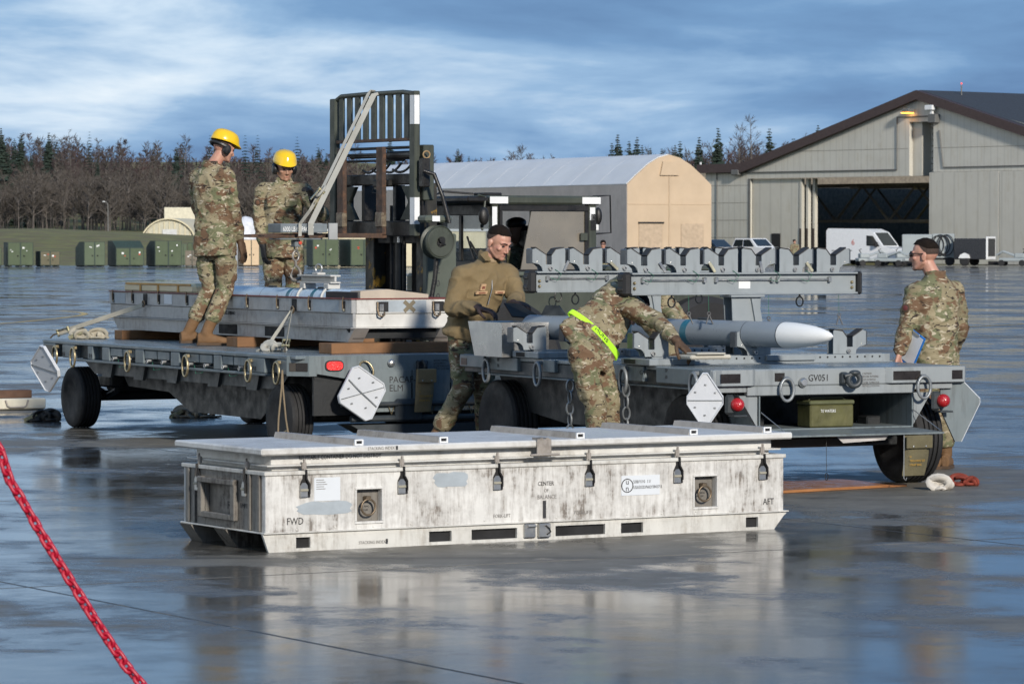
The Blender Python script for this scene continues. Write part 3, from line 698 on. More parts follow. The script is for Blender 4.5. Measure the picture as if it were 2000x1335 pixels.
vx = at_y(1697, 465, 258)
van = car('white_van', 'white high roof cargo van with a red numeral on its side', 'van', (vx.x, 258, 0), R(-38),
    [(-2.75, .35), (2.5, .35), (2.75, .5), (2.72, .95), (2.4, 1.12), (1.75, 1.25), (.95, 2.2), (.35, 2.42), (-2.6, 2.46), (-2.75, 2.3)], None, wv, WPA, (-1.75, 1.85), .36,
    [('windscreen', [(1.72, .85, 1.3), (1.72, -.85, 1.3), (1.0, -.78, 2.16), (1.0, .78, 2.16)]),
     ('side_window', [(.45, -wv/2-.01, 1.3), (1.5, -wv/2-.01, 1.25), (.95, -wv/2-.01, 1.95), (.45, -wv/2-.01, 1.98)])])
txt('6', .55, (-.75, -wv/2-.012, 1.35), (R(90), 0, 0), DER, van, 'numeral')
MB().box((2.66, -.5, .6), (2.78, .5, .9), .02).obj('grille', DK, van)
for s in (-1, 1): MB().box((2.35, s*.95-.08*s, .78), (2.68, s*.6, 1.0), .03).obj('headlight', HLM, van); MB().box((-2.78, s*.97, .9), (-2.74, s*.82, 1.4)).obj('tail_light', RED, van)
MB().box((-2.3, -wv/2-.02, .95), (-.7, -wv/2-.005, .99)).obj('door_rail', DK, van)
MB().box((1.25, -wv/2-.32, 1.2), (1.4, -wv/2-.05, 1.55), .04).obj('mirror', DK, van)
vx = at_y(1465, 465, 262)
pk = car('white_pickup', 'white crew cab pickup parked before the hangar door', 'pickup', (vx.x, 262, 0), R(-42),
    [(-2.6, .4), (2.6, .4), (2.72, .7), (2.66, 1.1), (1.3, 1.2), (-2.6, 1.18)], [(-.85, 1.18), (1.35, 1.19), (.72, 1.78), (-.6, 1.8)], 1.95, WPA, (-1.6, 1.75), .4,
    [('windscreen', [(1.28, .8, 1.25), (1.28, -.8, 1.25), (.77, -.74, 1.72), (.77, .74, 1.72)]), ('side_window', [(.2, -.98, 1.25), (1.1, -.98, 1.25), (.68, -.91, 1.7), (.2, -.91, 1.7)]), ('side_window', [(-.7, -.98, 1.25), (.1, -.98, 1.25), (.1, -.91, 1.7), (-.52, -.91, 1.7)])])
MB().box((2.62, -.62, .7), (2.76, .62, 1.05), .02).obj('grille', DK, pk)
for s in (-1, 1): MB().box((2.5, s*.95, .75), (2.7, s*.68, 1.05), .03).obj('headlight', HLM, pk)
vx = at_y(1392, 465, 266)
car('dark_blue_car', 'dark blue car parked left of the white pickup', 'car', (vx.x, 266, 0), R(-40),
    [(-2.1, .35), (2.2, .35), (2.3, .7), (2.2, .95), (1.1, 1.08), (-2.1, 1.08)], [(-2.0, 1.08), (1.15, 1.08), (.4, 1.7), (-1.8, 1.72)], 1.85, BLP, (-1.35, 1.4), .36,
    [('windscreen', [(1.08, .75, 1.12), (1.08, -.75, 1.12), (.45, -.7, 1.65), (.45, .7, 1.65)]), ('side_window', [(-1.6, -.94, 1.15), (.9, -.94, 1.15), (.35, -.86, 1.62), (-1.55, -.86, 1.62)])])
# grey equipment cart with cable coil
GCA = mat('pale_grey_paint', (.30, .335, .345), .5, var=.06, vscale=1.5)
vx = at_y(1815, 465, 252); gc = thing('equipment_cart', 'grey ground power cart with black cable coil behind the right man', 'cart', (vx.x, 252, 0), R(-8))
MB().box((-1.75, -.8, .5), (.2, .8, 2.05), .04).obj('cabinet', GCA, gc); MB().box((.22, -.8, .5), (1.65, .8, 2.08), .04).obj('cabinet', GCA, gc)
for k in range(4):
    b = MB(); b.torus((.55+.2*k, -.86-.02*k, 1.35), (0, 1, 0), .42+.05*(k % 2), .035, 18, 6, sx=1.45, upv=(0, 0, 1)); b.obj('cable_coil', TYR, gc)
MB().box((-1.7, -.7, .38), (1.6, .7, .5)).obj('chassis', DK, gc)
for x in (-1.3, 1.35):
    for s in (-1, 1): wheel(gc, (x, s*.7, .3), .3, .2)
vx = at_y(1905, 465, 250); ct = thing('cargo_trailer', 'small black enclosed cargo trailer with white end frame', 'trailer', (vx.x, 250, 0), R(-28))
BLK = mat('black_trailer_skin', (.012, .013, .018), .3, coat=.3)
MB().box((-1.2, -.75, .42), (1.0, .75, 1.78), .03).obj('body', BLK, ct)
MB().box((1.01, -.78, .4), (1.12, .78, 1.9), .03).obj('end_frame', WHT, ct); MB().box((1.125, -.62, .62), (1.14, .62, 1.78)).obj('rear_door', BLK, ct)
b = MB(); b.prism([(-.75+.32*0-.05, .5), (-.68, .72), (-.4, .85), (-.12, .72), (-.05, .5)], -.98, -.76, 'y'); b.obj('mudguard', WHT, ct)
for s in (-1, 1): wheel(ct, (-.4, s*.86, .33), .33, .2)
MB().box((1.0, -.3, .05), (1.5, .3, .3)).obj('ramp_stand', DK, ct)
def jammer(px, Y, lab, rz):
    vx = at_y(px, 465, Y); j = thing('munitions_loader', lab, 'loader', (vx.x, Y, 0), rz, 'grey loading carts parked by the hangar')
    b = MB(); b.box((-.9, -.45, .3), (.9, .45, .52), .04); b.box((-.75, -.3, .52), (-.1, .3, .82), .05); b.obj('chassis', GCA, j)
    b = MB(); b.tube([(-.3, -.2, .6), (.7, -.2, .95), (1.1, -.2, .7)], .06, 6); b.tube([(-.3, .2, .6), (.7, .2, .95), (1.1, .2, .7)], .06, 6); b.obj('lift_arm', GCA, j)
    b = MB(); b.tube([(-.6, 0, .8), (-.75, 0, 1.05), (-.6, 0, 1.1)], .03, 6); b.obj('steering_column', DK, j)
    for x in (-.65, .7):
        for s in (-1, 1): wheel(j, (x, s*.5, .2), .2, .16)
jammer(1700, 248, 'grey loading cart at left, just under the van', R(10)); jammer(1738, 246, 'middle grey loading cart in front of the van nose', R(-20)); jammer(1772, 250, 'grey loading cart half hidden by the right man', R(5)); jammer(1980, 248, 'grey loading cart at the right edge of picture', R(160))
# green tubular frame on a flat trailer
vx = at_y(1328, 465, 262); tf = thing('frame_trailer', 'dark green trailer with tubular hoops before the shelter', 'trailer', (vx.x, 262, 0), R(-5))
b = MB(); b.box((-1.5, -.6, .75), (1.5, .6, .95), .03); b.obj('bed', GDK, tf)
for k, x in enumerate((-1.35, -.6, .15, .9)):
    b = MB(); b.tube([(x, -.55, .95), (x, -.55, 1.75), (x+.1, -.55, 1.95), (x+.45, -.55, 1.95), (x+.6, -.55, 1.75), (x+.6, -.55, .95)], .05, 6); b.obj('hoop', GDK, tf)
b = MB(); b.tube([(-1.4, -.56, 2.0), (1.5, -.56, 2.0)], .05, 6); b.obj('rail', GDK, tf)
for x in (-1, 1):
    for s in (-1, 1): wheel(tf, (x, s*.6, .38), .38, .2)
# jet nose with raised canopy, inside the hangar
s, z = HL(1775, 480); jt = thing('parked_jet', 'dark jet with raised canopy deep in the hangar shade', 'jet', HP+fdir*(s-3.2)+fin*5, fa-R(25)); jt.scale = (.8, .8, .8)
JET = mat('jet_grey', (.10, .105, .11), .45)
b = MB(); b.lathe([(0, 0), (.35, .6), (.7, 1.8), (.95, 3.5), (1.1, 6), (1.15, 12)], 18, (0, 0, 2.2), (0, 1, 0)); b.obj('fuselage', JET, jt, 50)
b = MB(); b.tube([(0, 4.6, 3.2), (0, 3.6, 4.0), (0, 2.6, 4.5)], [.5, .48, .12], 10); b.obj('canopy', GLS, jt, 50)
b = MB(); b.tube([(0, 3, 0), (0, 3, 1.6)], .1, 8); b.tube([(0, 3, 0.3), (.25, 3, .3)], .3, 12); b.obj('nose_gear', DK, jt)

# ================================================================== near missile shipping container
def weather_mat(name, base, dirt, amount=.5, scale=(9, 9, 1.1), metal=.0, rough=.5):
    m = bpy.data.materials.new(name); m.use_nodes = True; t = m.node_tree; b = t.nodes['Principled BSDF']
    oc = N(t, 'ShaderNodeTexCoord').outputs['Object']
    st = noise_n(t, vmap(t, oc, scale=scale), 3.2, 7, .72, .1); cl = noise_n(t, vmap(t, oc, loc=(3, 1, 2)), 1.7, 5, .6); fn = noise_n(t, oc, 22, 6, .7)
    a_ = mth(t, 'ADD', mth(t, 'MULTIPLY', st, .36), mth(t, 'ADD', mth(t, 'MULTIPLY', cl, .45), mth(t, 'MULTIPLY', fn, .19)))
    r = ramp(t, [(.50-.06*amount, 0.), (.53, .35), (.60-.02*amount, 1.)]); t.links.new(a_, r.inputs[0])
    v = ramp(t, [(.35, [c*.86 for c in base]), (.65, base)]); t.links.new(noise_n(t, oc, 5, 5, .6), v.inputs[0])
    c2 = ramp(t, [(.3, [c*.55 for c in dirt]), (.7, [c*1.35 for c in dirt])]); t.links.new(noise_n(t, oc, 13, 5, .7), c2.inputs[0])
    col = mixc(t, mth(t, 'MULTIPLY', r.outputs[0], amount+.25, clamp=True), v.outputs[0], c2.outputs[0])
    t.links.new(col, b.inputs['Base Color']); b.inputs['Metallic'].default_value = metal
    rr = ramp(t, [(.3, rough-.15), (.7, rough+.15)]); t.links.new(fn, rr.inputs[0]); t.links.new(rr.outputs[0], b.inputs['Roughness'])
    bn = N(t, 'ShaderNodeBump'); bn.inputs['Strength'].default_value = .25; bn.inputs['Distance'].default_value = .006
    t.links.new(noise_n(t, oc, 9, 4, .6), bn.inputs['Height']); t.links.new(bn.outputs[0], b.inputs['Normal'])
    MATS[name] = m; return m
CWH = weather_mat('weathered_white_aluminium', (.68, .67, .64), (.19, .165, .14), .85)
CLID = weather_mat('container_lid_paint', (.64, .635, .61), (.30, .27, .23), .25, (3, 3, 3), 0., .38)
CEND = weather_mat('grimy_shaded_container_end', (.21, .195, .172), (.06, .05, .042), .95, (11, 11, 1.0))  # base darkened as shade on the sunless end, with grime over it
CSK = weather_mat('container_skid_paint', (.62, .61, .57), (.25, .22, .18), .35, (8, 8, 1.5))
RUN = weather_mat('lid_runner_metal', (.38, .345, .31), (.22, .19, .16), .5, (4, 4, 4), .2, .5)
LAT = mat('dark_latch_steel', (.018, .017, .017), .5, metal=.3, var=.3)
LGR = mat('latch_grip', (.34, .32, .25), .5)
INK = mat('black_stencil', (.03, .03, .032), .7)
FADE = mat('faded_stencil', (.22, .21, .20), .7)
GPT = mat('grey_paint_patch', (.33, .37, .40), .55, var=.12, vscale=9)
LBL = mat('paper_label', (.62, .65, .68), .5, var=.04)
RUST = mat('ring_steel', (.20, .15, .10), .45, metal=.7, var=.3, vscale=20)
ALU = mat('bare_aluminium', (.44, .44, .43), .34, metal=.85, var=.12, vscale=3, bump=.1)
co = on_z(519, 1079, 0); ca = R(30.7); CL = 3.60; CW = 1.07
nc = thing('shipping_container', 'long weathered white metal missile container lying on wet concrete in front', 'container', (co.x, co.y, 0), ca)
cx = Vector((math.cos(ca), math.sin(ca), 0)); cyv = Vector((-math.sin(ca), math.cos(ca), 0))
def NX(px): p = on_plane(px, 900, co, cyv); return (p-co).dot(cx)
# skids
def skid(y0, y1, front):
    ramp_ = .05; pr = [(.0+ramp_, 0), (CL-ramp_-.02, 0), (CL+.03, .105), (-.03, .105)]
    if not front:
        MB().prism(pr, y0, y1, 'y').obj('skid', CEND if y0 > .2 else CSK, nc); return
    b = MB(); b.prism([(.14, .012), (CL-.2, .012), (CL-.1, .1), (.06, .1)], y0+.025, y1, 'y'); core = b.obj('skid', DK, nc)  # dark core paints the shade inside the hollow skid
    holes = [(NX(a_), NX(c_)) for a_, c_ in ((578, 606), (838, 882), (921, 1010), (1085, 1182), (1213, 1256), (1457, 1481))]
    MB().prism([(.02, 0), (CL-.07, 0), (CL-.055, .018), (.012, .018)], y0, y0+.02, 'y').obj('skid_plate', CSK, core)
    MB().prism([(-.01, .08), (CL, .08), (CL+.03, .105), (-.02, .105)], y0, y0+.02, 'y').obj('skid_plate', CSK, core)
    xs_ = [None]+[v for h in holes for v in h]+[None]
    segs = [(xs_[i], xs_[i+1]) for i in range(0, len(xs_), 2)]
    for a_, c_ in segs:
        l0, l1 = (.012, -.01) if a_ is None else (a_, a_); r0, r1 = (CL-.055, CL) if c_ is None else (c_, c_)
        MB().prism([(l0, .0182), (r0, .0182), (r1, .0798), (l1, .0798)], y0, y0+.02, 'y').obj('skid_plate', CSK, core)
skid(0, .15, True); skid(.46, .61, False); skid(CW-.15, CW, False)
# lower body: skin panels on a dark core so that the recesses have real depth
rec = [(NX(696), NX(745)), (NX(1356), NX(1399))]
zb0, zb1 = .108, .452
MB().box((.03, .05, .11), (CL-.03, CW-.02, .44)).obj('inner_tub', CEND, nc)
edges = [0.0, rec[0][0], rec[0][1], rec[1][0], rec[1][1], CL]
for i, (a_, c_) in enumerate(zip(edges, edges[1:])):
    if i % 2 == 0: MB().box((a_, 0, zb0), (c_, .049, zb1), .004).obj('side_panel', CWH, nc)
    else:
        MB().box((a_, 0, zb0), (c_, .049, .155), .003).obj('side_panel', CWH, nc); MB().box((a_, 0, .345), (c_, .049, zb1), .003).obj('side_panel', CWH, nc)
        f_ = MB()
        for lo, hi in (((a_-.012, -.008, .143), (c_+.012, -.001, .157)), ((a_-.012, -.008, .343), (c_+.012, -.001, .357)), ((a_-.012, -.008, .158), (a_, -.001, .342)), ((c_, -.008, .158), (c_+.012, -.001, .342))): f_.box(lo, hi, .002)
        fr_ = f_.obj('ring_recess', CWH, nc)
        xm = (a_+c_)/2
        t_ = MB(); t_.torus((xm, .006, .238), (0, 1, 0), .046, .0065, 24, 8, upv=(0, 0, 1)); t_.obj('lifting_ring', RUST, fr_, 60)
        t_ = MB(); t_.box((xm-.016, .0, .278), (xm+.016, .045, .302), .004); t_.obj('ring_lug', RUST, fr_)
        for k in range(2): txt(('LIFT RING', '2000 LBS')[k], .015, (xm-.038, .0485, .235-.02*k), (R(90), 0, 0), INK, fr_)
MB().box((0, CW-.02, zb0), (CL, CW, zb1), .004).obj('side_panel', CWH, nc)
MB().box((CL-.028, .05, zb0), (CL, CW-.021, zb1), .004).obj('end_panel', CEND, nc)
# end facing left with its handling recess
ey0, ey1 = .40, .78
for lo, hi in (((0, .05, zb0), (.028, ey0, zb1)), ((0, ey1, zb0), (.028, CW-.021, zb1)), ((0, ey0, zb0), (.028, ey1, .19)), ((0, ey0, .36), (.028, ey1, zb1))):
    MB().box(lo, hi, .003).obj('end_panel', CEND, nc)
f_ = MB()
for lo, hi in (((-.03, ey0-.05, .16), (-.001, ey0, .40)), ((-.03, ey1, .16), (-.001, ey1+.05, .40)), ((-.035, ey0-.05, .365), (-.001, ey1+.05, .395)), ((-.03, ey0, .16), (-.001, ey1, .195))): f_.box(lo, hi, .004)
f_.obj('end_frame', CEND, nc)
txt('FWD', .065, (.0285, ey0+.15, .22), (R(90), 0, R(-90)), INK, nc); txt('EMPTY', .04, (-.0012, .32, .24), (R(90), 0, R(-90)), INK, nc)
for y in (.06, .18, .9, .98): MB().box((-.012, y, zb0+.01), (-.001, y+.03, zb1-.01), .003).obj('end_rib', CEND, nc)
MB().box((-.012, -.012, zb1-.012), (CL+.012, CW+.012, zb1+.012), .004).obj('body_rim', CSK, nc)
MB().box((-.018, -.016, .1055), (CL+.03, CW+.016, .114), .002).obj('bottom_flange', CSK, nc)
# necks, flange, lid
MB().box((.07, .06, .464), (CL-.07, CW-.06, .49), .002).obj('lower_neck', CLID, nc)
MB().box((.015, .01, .49), (CL-.015, CW-.01, .499), .002).obj('seal_flange', CLID, nc)
MB().box((.06, .05, .499), (CL-.06, CW-.05, .561), .002).obj('upper_neck', CLID, nc)
lid = MB().box((-.04, -.03, .557), (CL+.05, CW+.05, .598), .009).obj('lid', CLID, nc)
for i, px in enumerate((657, 812, 1061, 1266, 1399)):
    p = on_z(px, 864-(px-657)*.038, .60)-co; x = p.dot(cx)
    b = MB(); b.prism([(x-.034, .5985), (x+.034, .5985), (x+.024, .632), (x-.024, .632)], .04, CW-.02, 'y'); rn = b.obj('lid_runner', RUN, lid)
    b = MB()
    for lo, hi in (((x-.028, .028, .5985), (x+.028, .0395, .606)), ((x-.028, .028, .624), (x+.028, .0395, .632)), ((x-.028, .028, .606), (x-.019, .0395, .624)), ((x+.019, .028, .606), (x+.028, .0395, .624))): b.box(lo, hi)
    b.obj('runner_end', WHT, rn); MB().box((x-.0188, .036, .6062), (x+.0188, .0398, .6238)).obj('runner_hole', DK, rn)
# latches
def latch(x, y, rz, parent=nc):
    e = link('latch', None, parent); e.location = (x, y, 0); e.rotation_euler = (0, 0, rz)
    b = MB(); b.prism([(-.03, .31), (.034, .31), (.034, .385), (.012, .42), (.012, .463), (-.012, .463), (-.012, .42), (-.03, .385)], -.010, -.002, 'y'); b.obj('latch_plate', LAT, e)
    b = MB(); b.prism([(-.032, .312), (.014, .312), (.014, .378), (.0, .395), (-.018, .395), (-.032, .378)], -.018, -.0105, 'y'); b.obj('latch_cover', ALU, e)
    b = MB(); b.tube([(.024, -.022, .33), (.024, -.022, .385), (.006, -.022, .415), (.004, -.02, .47)], .007, 6); b.obj('latch_lever', LAT, e)
    MB().box((-.034, -.026, .345), (.016, -.0185, .36), .003).obj('latch_grip', LGR, e)
    b = MB(); b.box((-.014, -.006, .472), (.014, .012, .512), .003); b.box((-.006, -.01, .46), (.006, .004, .53), .002); b.obj('latch_keeper', RUN, e)
for px in (594, 785, 971, 1150, 1323, 1489): latch(NX(px), 0, 0)
for y in (.24, .86): latch(0, y, R(-90))
xb = NX(1056); b = MB(); b.box((xb-.05, -.045, .50), (xb+.05, -.032, .606), .004); b.box((xb-.03, -.046, .6), (xb-.012, .05, .612)); b.box((xb+.012, -.046, .6), (xb+.03, .05, .612)); b.cyl((xb-.1, -.05, .512), (xb+.1, -.05, .512), .007, 8); b.obj('centre_clasp', RUN, nc)
xb = NX(1046); b = MB(); b.box((xb-.085, -.02, .018), (xb-.01, -.002, .1), .004); b.box((xb+.01, -.03, .018), (xb+.09, -.002, .1), .004); b.cyl((xb-.07, -.03, .088), (xb-.015, -.03, .088), .008, 8); b.obj('tie_bracket', ALU, nc)
t_ = MB(); t_.tube([(xb+.05, -.035, .09), (xb+.075, -.04, .07), (xb+.085, -.036, .05), (xb+.06, -.035, .035)], .004, 6); t_.obj('tie_wire', LAT, nc)
for k in range(14):
    x = .2+k*.25; MB().ball((x, -.0025, .125+.005*(k % 2)), (.006, .003, .006), 8, 4).obj('rivet', CSK, nc)
# lettering on the container
def tx(s, px, z, size, m=INK, y=-.0025, sx=.85): return txt(s, size, (NX(px), y, z), (R(90), 0, 0), m, nc, sx=sx)
tx('FWD', 559, .155, .058); tx('AFT', 1490, .155, .055)
tx('STACKING INDEX', 713, .572, .026, FADE, -.0325); MB().box((NX(768), -.0335, .57), (NX(772), -.0315, .592)).obj('index_mark', INK, nc)
tx('REUSEABLE CONTAINER DO NOT DESTROY', 591, .523, .034, INK, .0485, sx=.8)
tx('STACKING INDEX', 700, .025, .026, FADE, -.0025); MB().box((NX(753), -.0035, .022), (NX(757), -.001, .05)).obj('index_mark', INK, nc)
tx('CENTER', 1050, .325, .036); tx('OF', 1062, .285, .03, FADE); tx('BALANCE', 1049, .245, .036, FADE)
MB().box((NX(1060), -.004, .13), (NX(1066), -.001, .235)).obj('balance_mark', INK, nc)
tx('FORK-LIFT', 963, .145, .03, FADE); tx('FORK-LIFT', 1121, .145, .03, FADE)
MB().box((NX(1213), -.004, .245), (NX(1288), -.001, .365)).obj('data_plate', LBL, nc)
t_ = MB(); t_.torus((NX(1224.5), -.005, .305), (0, 1, 0), .040, .003, 24, 5); t_.obj('circle_mark', INK, nc)
txt('u', .05, (NX(1224.5), -.0045, .312), (R(90), 0, 0), INK, nc, align='CENTER'); txt('n', .05, (NX(1224.5), -.0045, .272), (R(90), 0, 0), INK, nc, align='CENTER')
tx('50B/Y/10  11/', 1236, .318, .027, INK, -.0045); tx('USA/DOD/NAD/3843711', 1236, .284, .027, INK, -.0045, sx=.72)
MB().box((NX(613), -.004, .285), (NX(664), -.001, .42)).obj('paper_label', LBL, nc)
for k in range(5): MB().box((NX(617), -.005, .405-.013*k), (NX(632+3*(k % 3)), -.0042, .409-.013*k)).obj('label_line', FADE, nc)
def patch(x0, x1, z0, z1, m, seed, y=-.0008):
    rg = random.Random(seed); n = 22; xm, zm = (x0+x1)/2, (z0+z1)/2; pl = []
    for k in range(n):
        a_ = 2*math.pi*k/n; c_, s_ = math.cos(a_), math.sin(a_); q = (abs(c_)**4+abs(s_)**4)**-.25*rg.uniform(.86, 1.05)
        pl.append((xm+(x1-x0)/2*c_*q, zm+(z1-z0)/2*s_*q))
    b = MB(); b.prism(pl, y-.0012, y, 'y'); return b.obj('paint_patch', m, nc)
patch(NX(580), NX(690), .205, .285, GPT, 3); patch(NX(846), NX(914), .335, .425, GPT, 5)

# ================================================================== left munitions trailer
TGR = mat('trailer_blue_grey', (.155, .185, .195), .45, var=.10, vscale=2.5, streak=(.10, .115, .12), bump=.12, bscale=25)
TGD = mat('trailer_dark_grey', (.034, .041, .046), .5, var=.15, vscale=3)
TCH = mat('trailer_underframe', (.012, .014, .016), .55, var=.2)
RING = mat('brass_plated_ring', (.40, .33, .20), .35, metal=.8, var=.2, vscale=12)
RNGG = mat('grey_tie_ring', (.22, .235, .245), .45, metal=.4)
REFB = mat('black_reflector_tape', (.018, .014, .012), .35); REFD = mat('brown_reflector_tape', (.06, .05, .04), .4)
PLAC = mat('white_placard', (.52, .54, .57), .42, var=.05)
def deck_mat():
    m = bpy.data.materials.new('wet_tread_deck'); m.use_nodes = True; t = m.node_tree; b = t.nodes['Principled BSDF']
    oc = N(t, 'ShaderNodeTexCoord').outputs['Object']
    v = N(t, 'ShaderNodeTexVoronoi'); v.inputs['Scale'].default_value = 26; v.inputs['Randomness'].default_value = .15; t.links.new(oc, v.inputs['Vector'])
    r = ramp(t, [(.3, (.12, .15, .165)), (.7, (.19, .225, .245))]); t.links.new(noise_n(t, oc, 2.5, 6, .65), r.inputs[0]); t.links.new(r.outputs[0], b.inputs['Base Color'])
    rr = ramp(t, [(.4, .16), (.6, .42)]); t.links.new(noise_n(t, oc, 3.5, 5, .65), rr.inputs[0]); t.links.new(rr.outputs[0], b.inputs['Roughness'])
    bn = N(t, 'ShaderNodeBump'); bn.inputs['Strength'].default_value = .7; bn.inputs['Distance'].default_value = .008; bn.invert = True
    t.links.new(v.outputs['Distance'], bn.inputs['Height']); t.links.new(bn.outputs[0], b.inputs['Normal']); return m
DECK = deck_mat()
def tie_ring(parent, c, nrm, m, Rr=.062, ln=1.45, r=.011, tilt=0):
    """elongated ring hanging from c in the plane across nrm"""
    n = Vector(nrm); b = MB(); b.torus((c[0]+n.x*.02, c[1]+n.y*.02, c[2]-Rr*ln), n, Rr, r, 22, 8, sx=ln, upv=(0, 0, 1)); o = b.obj('tie_ring', m, parent, 60)
    MB().box((c[0]-.02, c[1]-.02, c[2]-.015), (c[0]+.02, c[1]+.02, c[2]+.015), .004).obj('ring_lug', m, o)
    return o
def big_wheel(parent, c, r, w, tread=True, hub=RING):
    e = link('wheel', None, parent); e.location = c
    pr = [(r*.52, -w*.46), (r*.60, -w*.5), (r*.86, -w*.5), (r*.96, -w*.43), (r, -w*.34)]
    for k in (-.22, -.07, .07, .22): pr += [(r, w*(k-.035)), (r*.955, w*(k-.025)), (r*.955, w*(k+.025)), (r, w*(k+.035))]
    pr += [(r, w*.34), (r*.96, w*.43), (r*.86, w*.5), (r*.60, w*.5), (r*.52, w*.46)]
    MB().lathe(pr, 40, (0, 0, 0), (1, 0, 0)).obj('tyre', TYR, e, 30)
    MB().lathe([(0, -w*.2), (r*.18, -w*.22), (r*.34, -w*.16), (r*.46, -w*.3), (r*.54, -w*.47), (r*.54, w*.47), (r*.4, w*.2), (0, w*.2)], 28, (0, 0, 0), (1, 0, 0)).obj('rim', TCH, e, 40)
    MB().lathe([(r*.11, -w*.42), (r*.13, -w*.42), (r*.15, -w*.2), (r*.06, -w*.2), (r*.085, -w*.41)], 18, (0, 0, 0), (1, 0, 0)).obj('hub_cap', hub, e, 40)
    return e
LH = .83; lo_ = on_z(575, 695, LH); la = R(27.2); LL = 5.95; LW = 2.2
lt = thing('munitions_trailer', 'blue-grey munitions trailer on the left carrying an open container', 'trailer', (lo_.x, lo_.y, 0), la)
MB().box((0.02, .02, LH-.03), (LW-.02, LL, LH), .004).obj('deck', DECK, lt)
# perimeter rail, chamfered at the near corner
MB().box((.0, .16, LH-.035), (.10, LL, LH-.004), .006).obj('edge_strip', TGR, lt)
for y0, y1 in ((.16, .36), (.62, .98), (1.55, 1.72), (2.5, 2.7), (3.35, 3.55), (4.2, 4.38), (4.62, 4.75), (5.1, 5.42), (5.62, LL)):
    MB().box((.0, y0, LH-.16), (.10, y1, LH-.036), .006).obj('rail_block', TGR, lt)
MB().box((.06, .16, LH-.155), (.14, LL, LH-.037), .004).obj('side_channel', TGD, lt)
for y0 in (1.02, 1.78, 2.76, 3.6):
    MB().box((.012, y0, LH-.115), (.058, y0+.28, LH-.04), .006).obj('access_cover', TGR, lt); MB().box((.012, y0+.30, LH-.115), (.058, y0+.6, LH-.04), .006).obj('access_cover', TGR, lt)
    b = MB(); b.tube([(.02, y0+.1, LH-.13), (.0, y0+.2, LH-.20), (.0, y0+.34, LH-.21), (.02, y0+.42, LH-.14)], .003, 5); b.obj('green_lanyard', mat('green_cord', (.03, .16, .09), .6), lt)
    for q in (.08, .44):
        b = MB(); b.cyl((-.02, y0+q, LH-.13), (.06, y0+q, LH-.13), .014, 8); b.torus((-.025, y0+q, LH-.135), (1, 0, 0), .018, .004, 12, 5); b.obj('lock_pin', ALU, lt)
MB().box((.0, .6, LH-.185), (.10, LL-.9, LH-.162), .004).obj('lower_rail', TGR, lt)
# near chamfered corner and end bumper
b = MB(); b.prism([(0, .16), (.13, -.005), (.2, -.005), (.2, .16)], LH-.17, LH-.003, 'z'); cc = b.obj('corner_bumper', TGR, lt)
d = Vector((.13, -.165, 0)).normalized()
b = MB(); Mx = Matrix.Translation((.008, .15, 0)) @ Matrix.Rotation(math.atan2(d.y, d.x), 4, 'Z')
b.box((.015, -.006, LH-.13), (.075, -.0005, LH-.06), 0, Mx); b.obj('reflector', REFD, cc); b = MB(); b.box((.08, -.006, LH-.13), (.185, -.0005, LH-.06), 0, Mx); b.obj('reflector', REFB, cc)
MB().box((-.003, 5.64, LH-.12), (-.0005, 5.9, LH-.05)).obj('reflector', REFD, lt)
MB().prism([(.2, LH-.005), (LW, LH-.005), (LW, LH-.24), (.75, LH-.24), (.2, LH-.15)], -.004, .05, 'y').obj('end_panel', TGR, lt)
for i, (x0, x1) in enumerate(((.68, 1.06), (1.075, 1.42), (1.435, 1.80), (1.815, 2.18))):
    b = MB(); b.prism([(x0, LH-.13), (x1, LH-.13), (x1, LH-.44), (x1-.04, LH-.475), (x0+.04, LH-.475), (x0, LH-.44)], -.018, -.005, 'y'); dr = b.obj('locker_door', TGR, lt)
    b = MB(); b.tube([((x0+x1)/2-.03, -.03, LH-.42), ((x0+x1)/2+.03, -.03, LH-.42), ((x0+x1)/2, -.03, LH-.5)], .006, 6, closed=True); b.obj('latch', RING, dr)
MB().box((.2, .06, LH-.5), (LW-.05, .09, LH-.17)).obj('locker_back', TCH, lt)
# end lamp
b = MB(); n_ = 20
ov = lambda rx, rz, cx_, cz_: [(cx_+rx*abs(math.cos(a_))**.5*(1 if math.cos(a_) > 0 else -1), cz_+rz*abs(math.sin(a_))**.8*(1 if math.sin(a_) > 0 else -1)) for a_ in [2*math.pi*k/24 for k in range(24)]]
p = on_plane(652, 709, lo_, Vector((-math.sin(la), math.cos(la), 0)))-lo_; xl = p.dot(Vector((math.cos(la), math.sin(la), 0)))
b.prism(ov(.085, .046, xl, LH-.085), -.014, -.005, 'y'); tl = b.obj('tail_light', TCH, lt)
b = MB(); b.prism(ov(.073, .036, xl, LH-.085), -.024, -.0145, 'y'); b.obj('lens', mat('red_led_lens', (.75, .02, .02), .25, emit=(1, .02, .02, .55), bump=.6, bscale=90), tl)
def EX(px): q = on_plane(px, 740, lo_, Vector((-math.sin(la), math.cos(la), 0)))-lo_; return q.dot(Vector((math.cos(la), math.sin(la), 0)))
txt('PACAF-', .078, (EX(758), -.0195, LH-.235), (R(90), 0, 0), INK, lt, sx=.95); txt('ELM', .078, (EX(758), -.0195, LH-.305), (R(90), 0, 0), INK, lt, sx=.95)
for k, s in enumerate(('BEFORE TOWING', 'LATCH PINTLE', 'CLOSE TOWLOCK', 'INSTALL LOCK PIN')): txt(s, .021, (EX(845), -.0195, LH-.06-.024*k), (R(90), 0, 0), INK, lt, sx=.8)
for s, y in (('TP 80', .8), ('TP 85', 4.64), ('TP 80', 5.36)): txt(s, .055, (-.0012, y+.08, LH-.145), (R(90), 0, R(-90)), INK, lt, sx=.7)
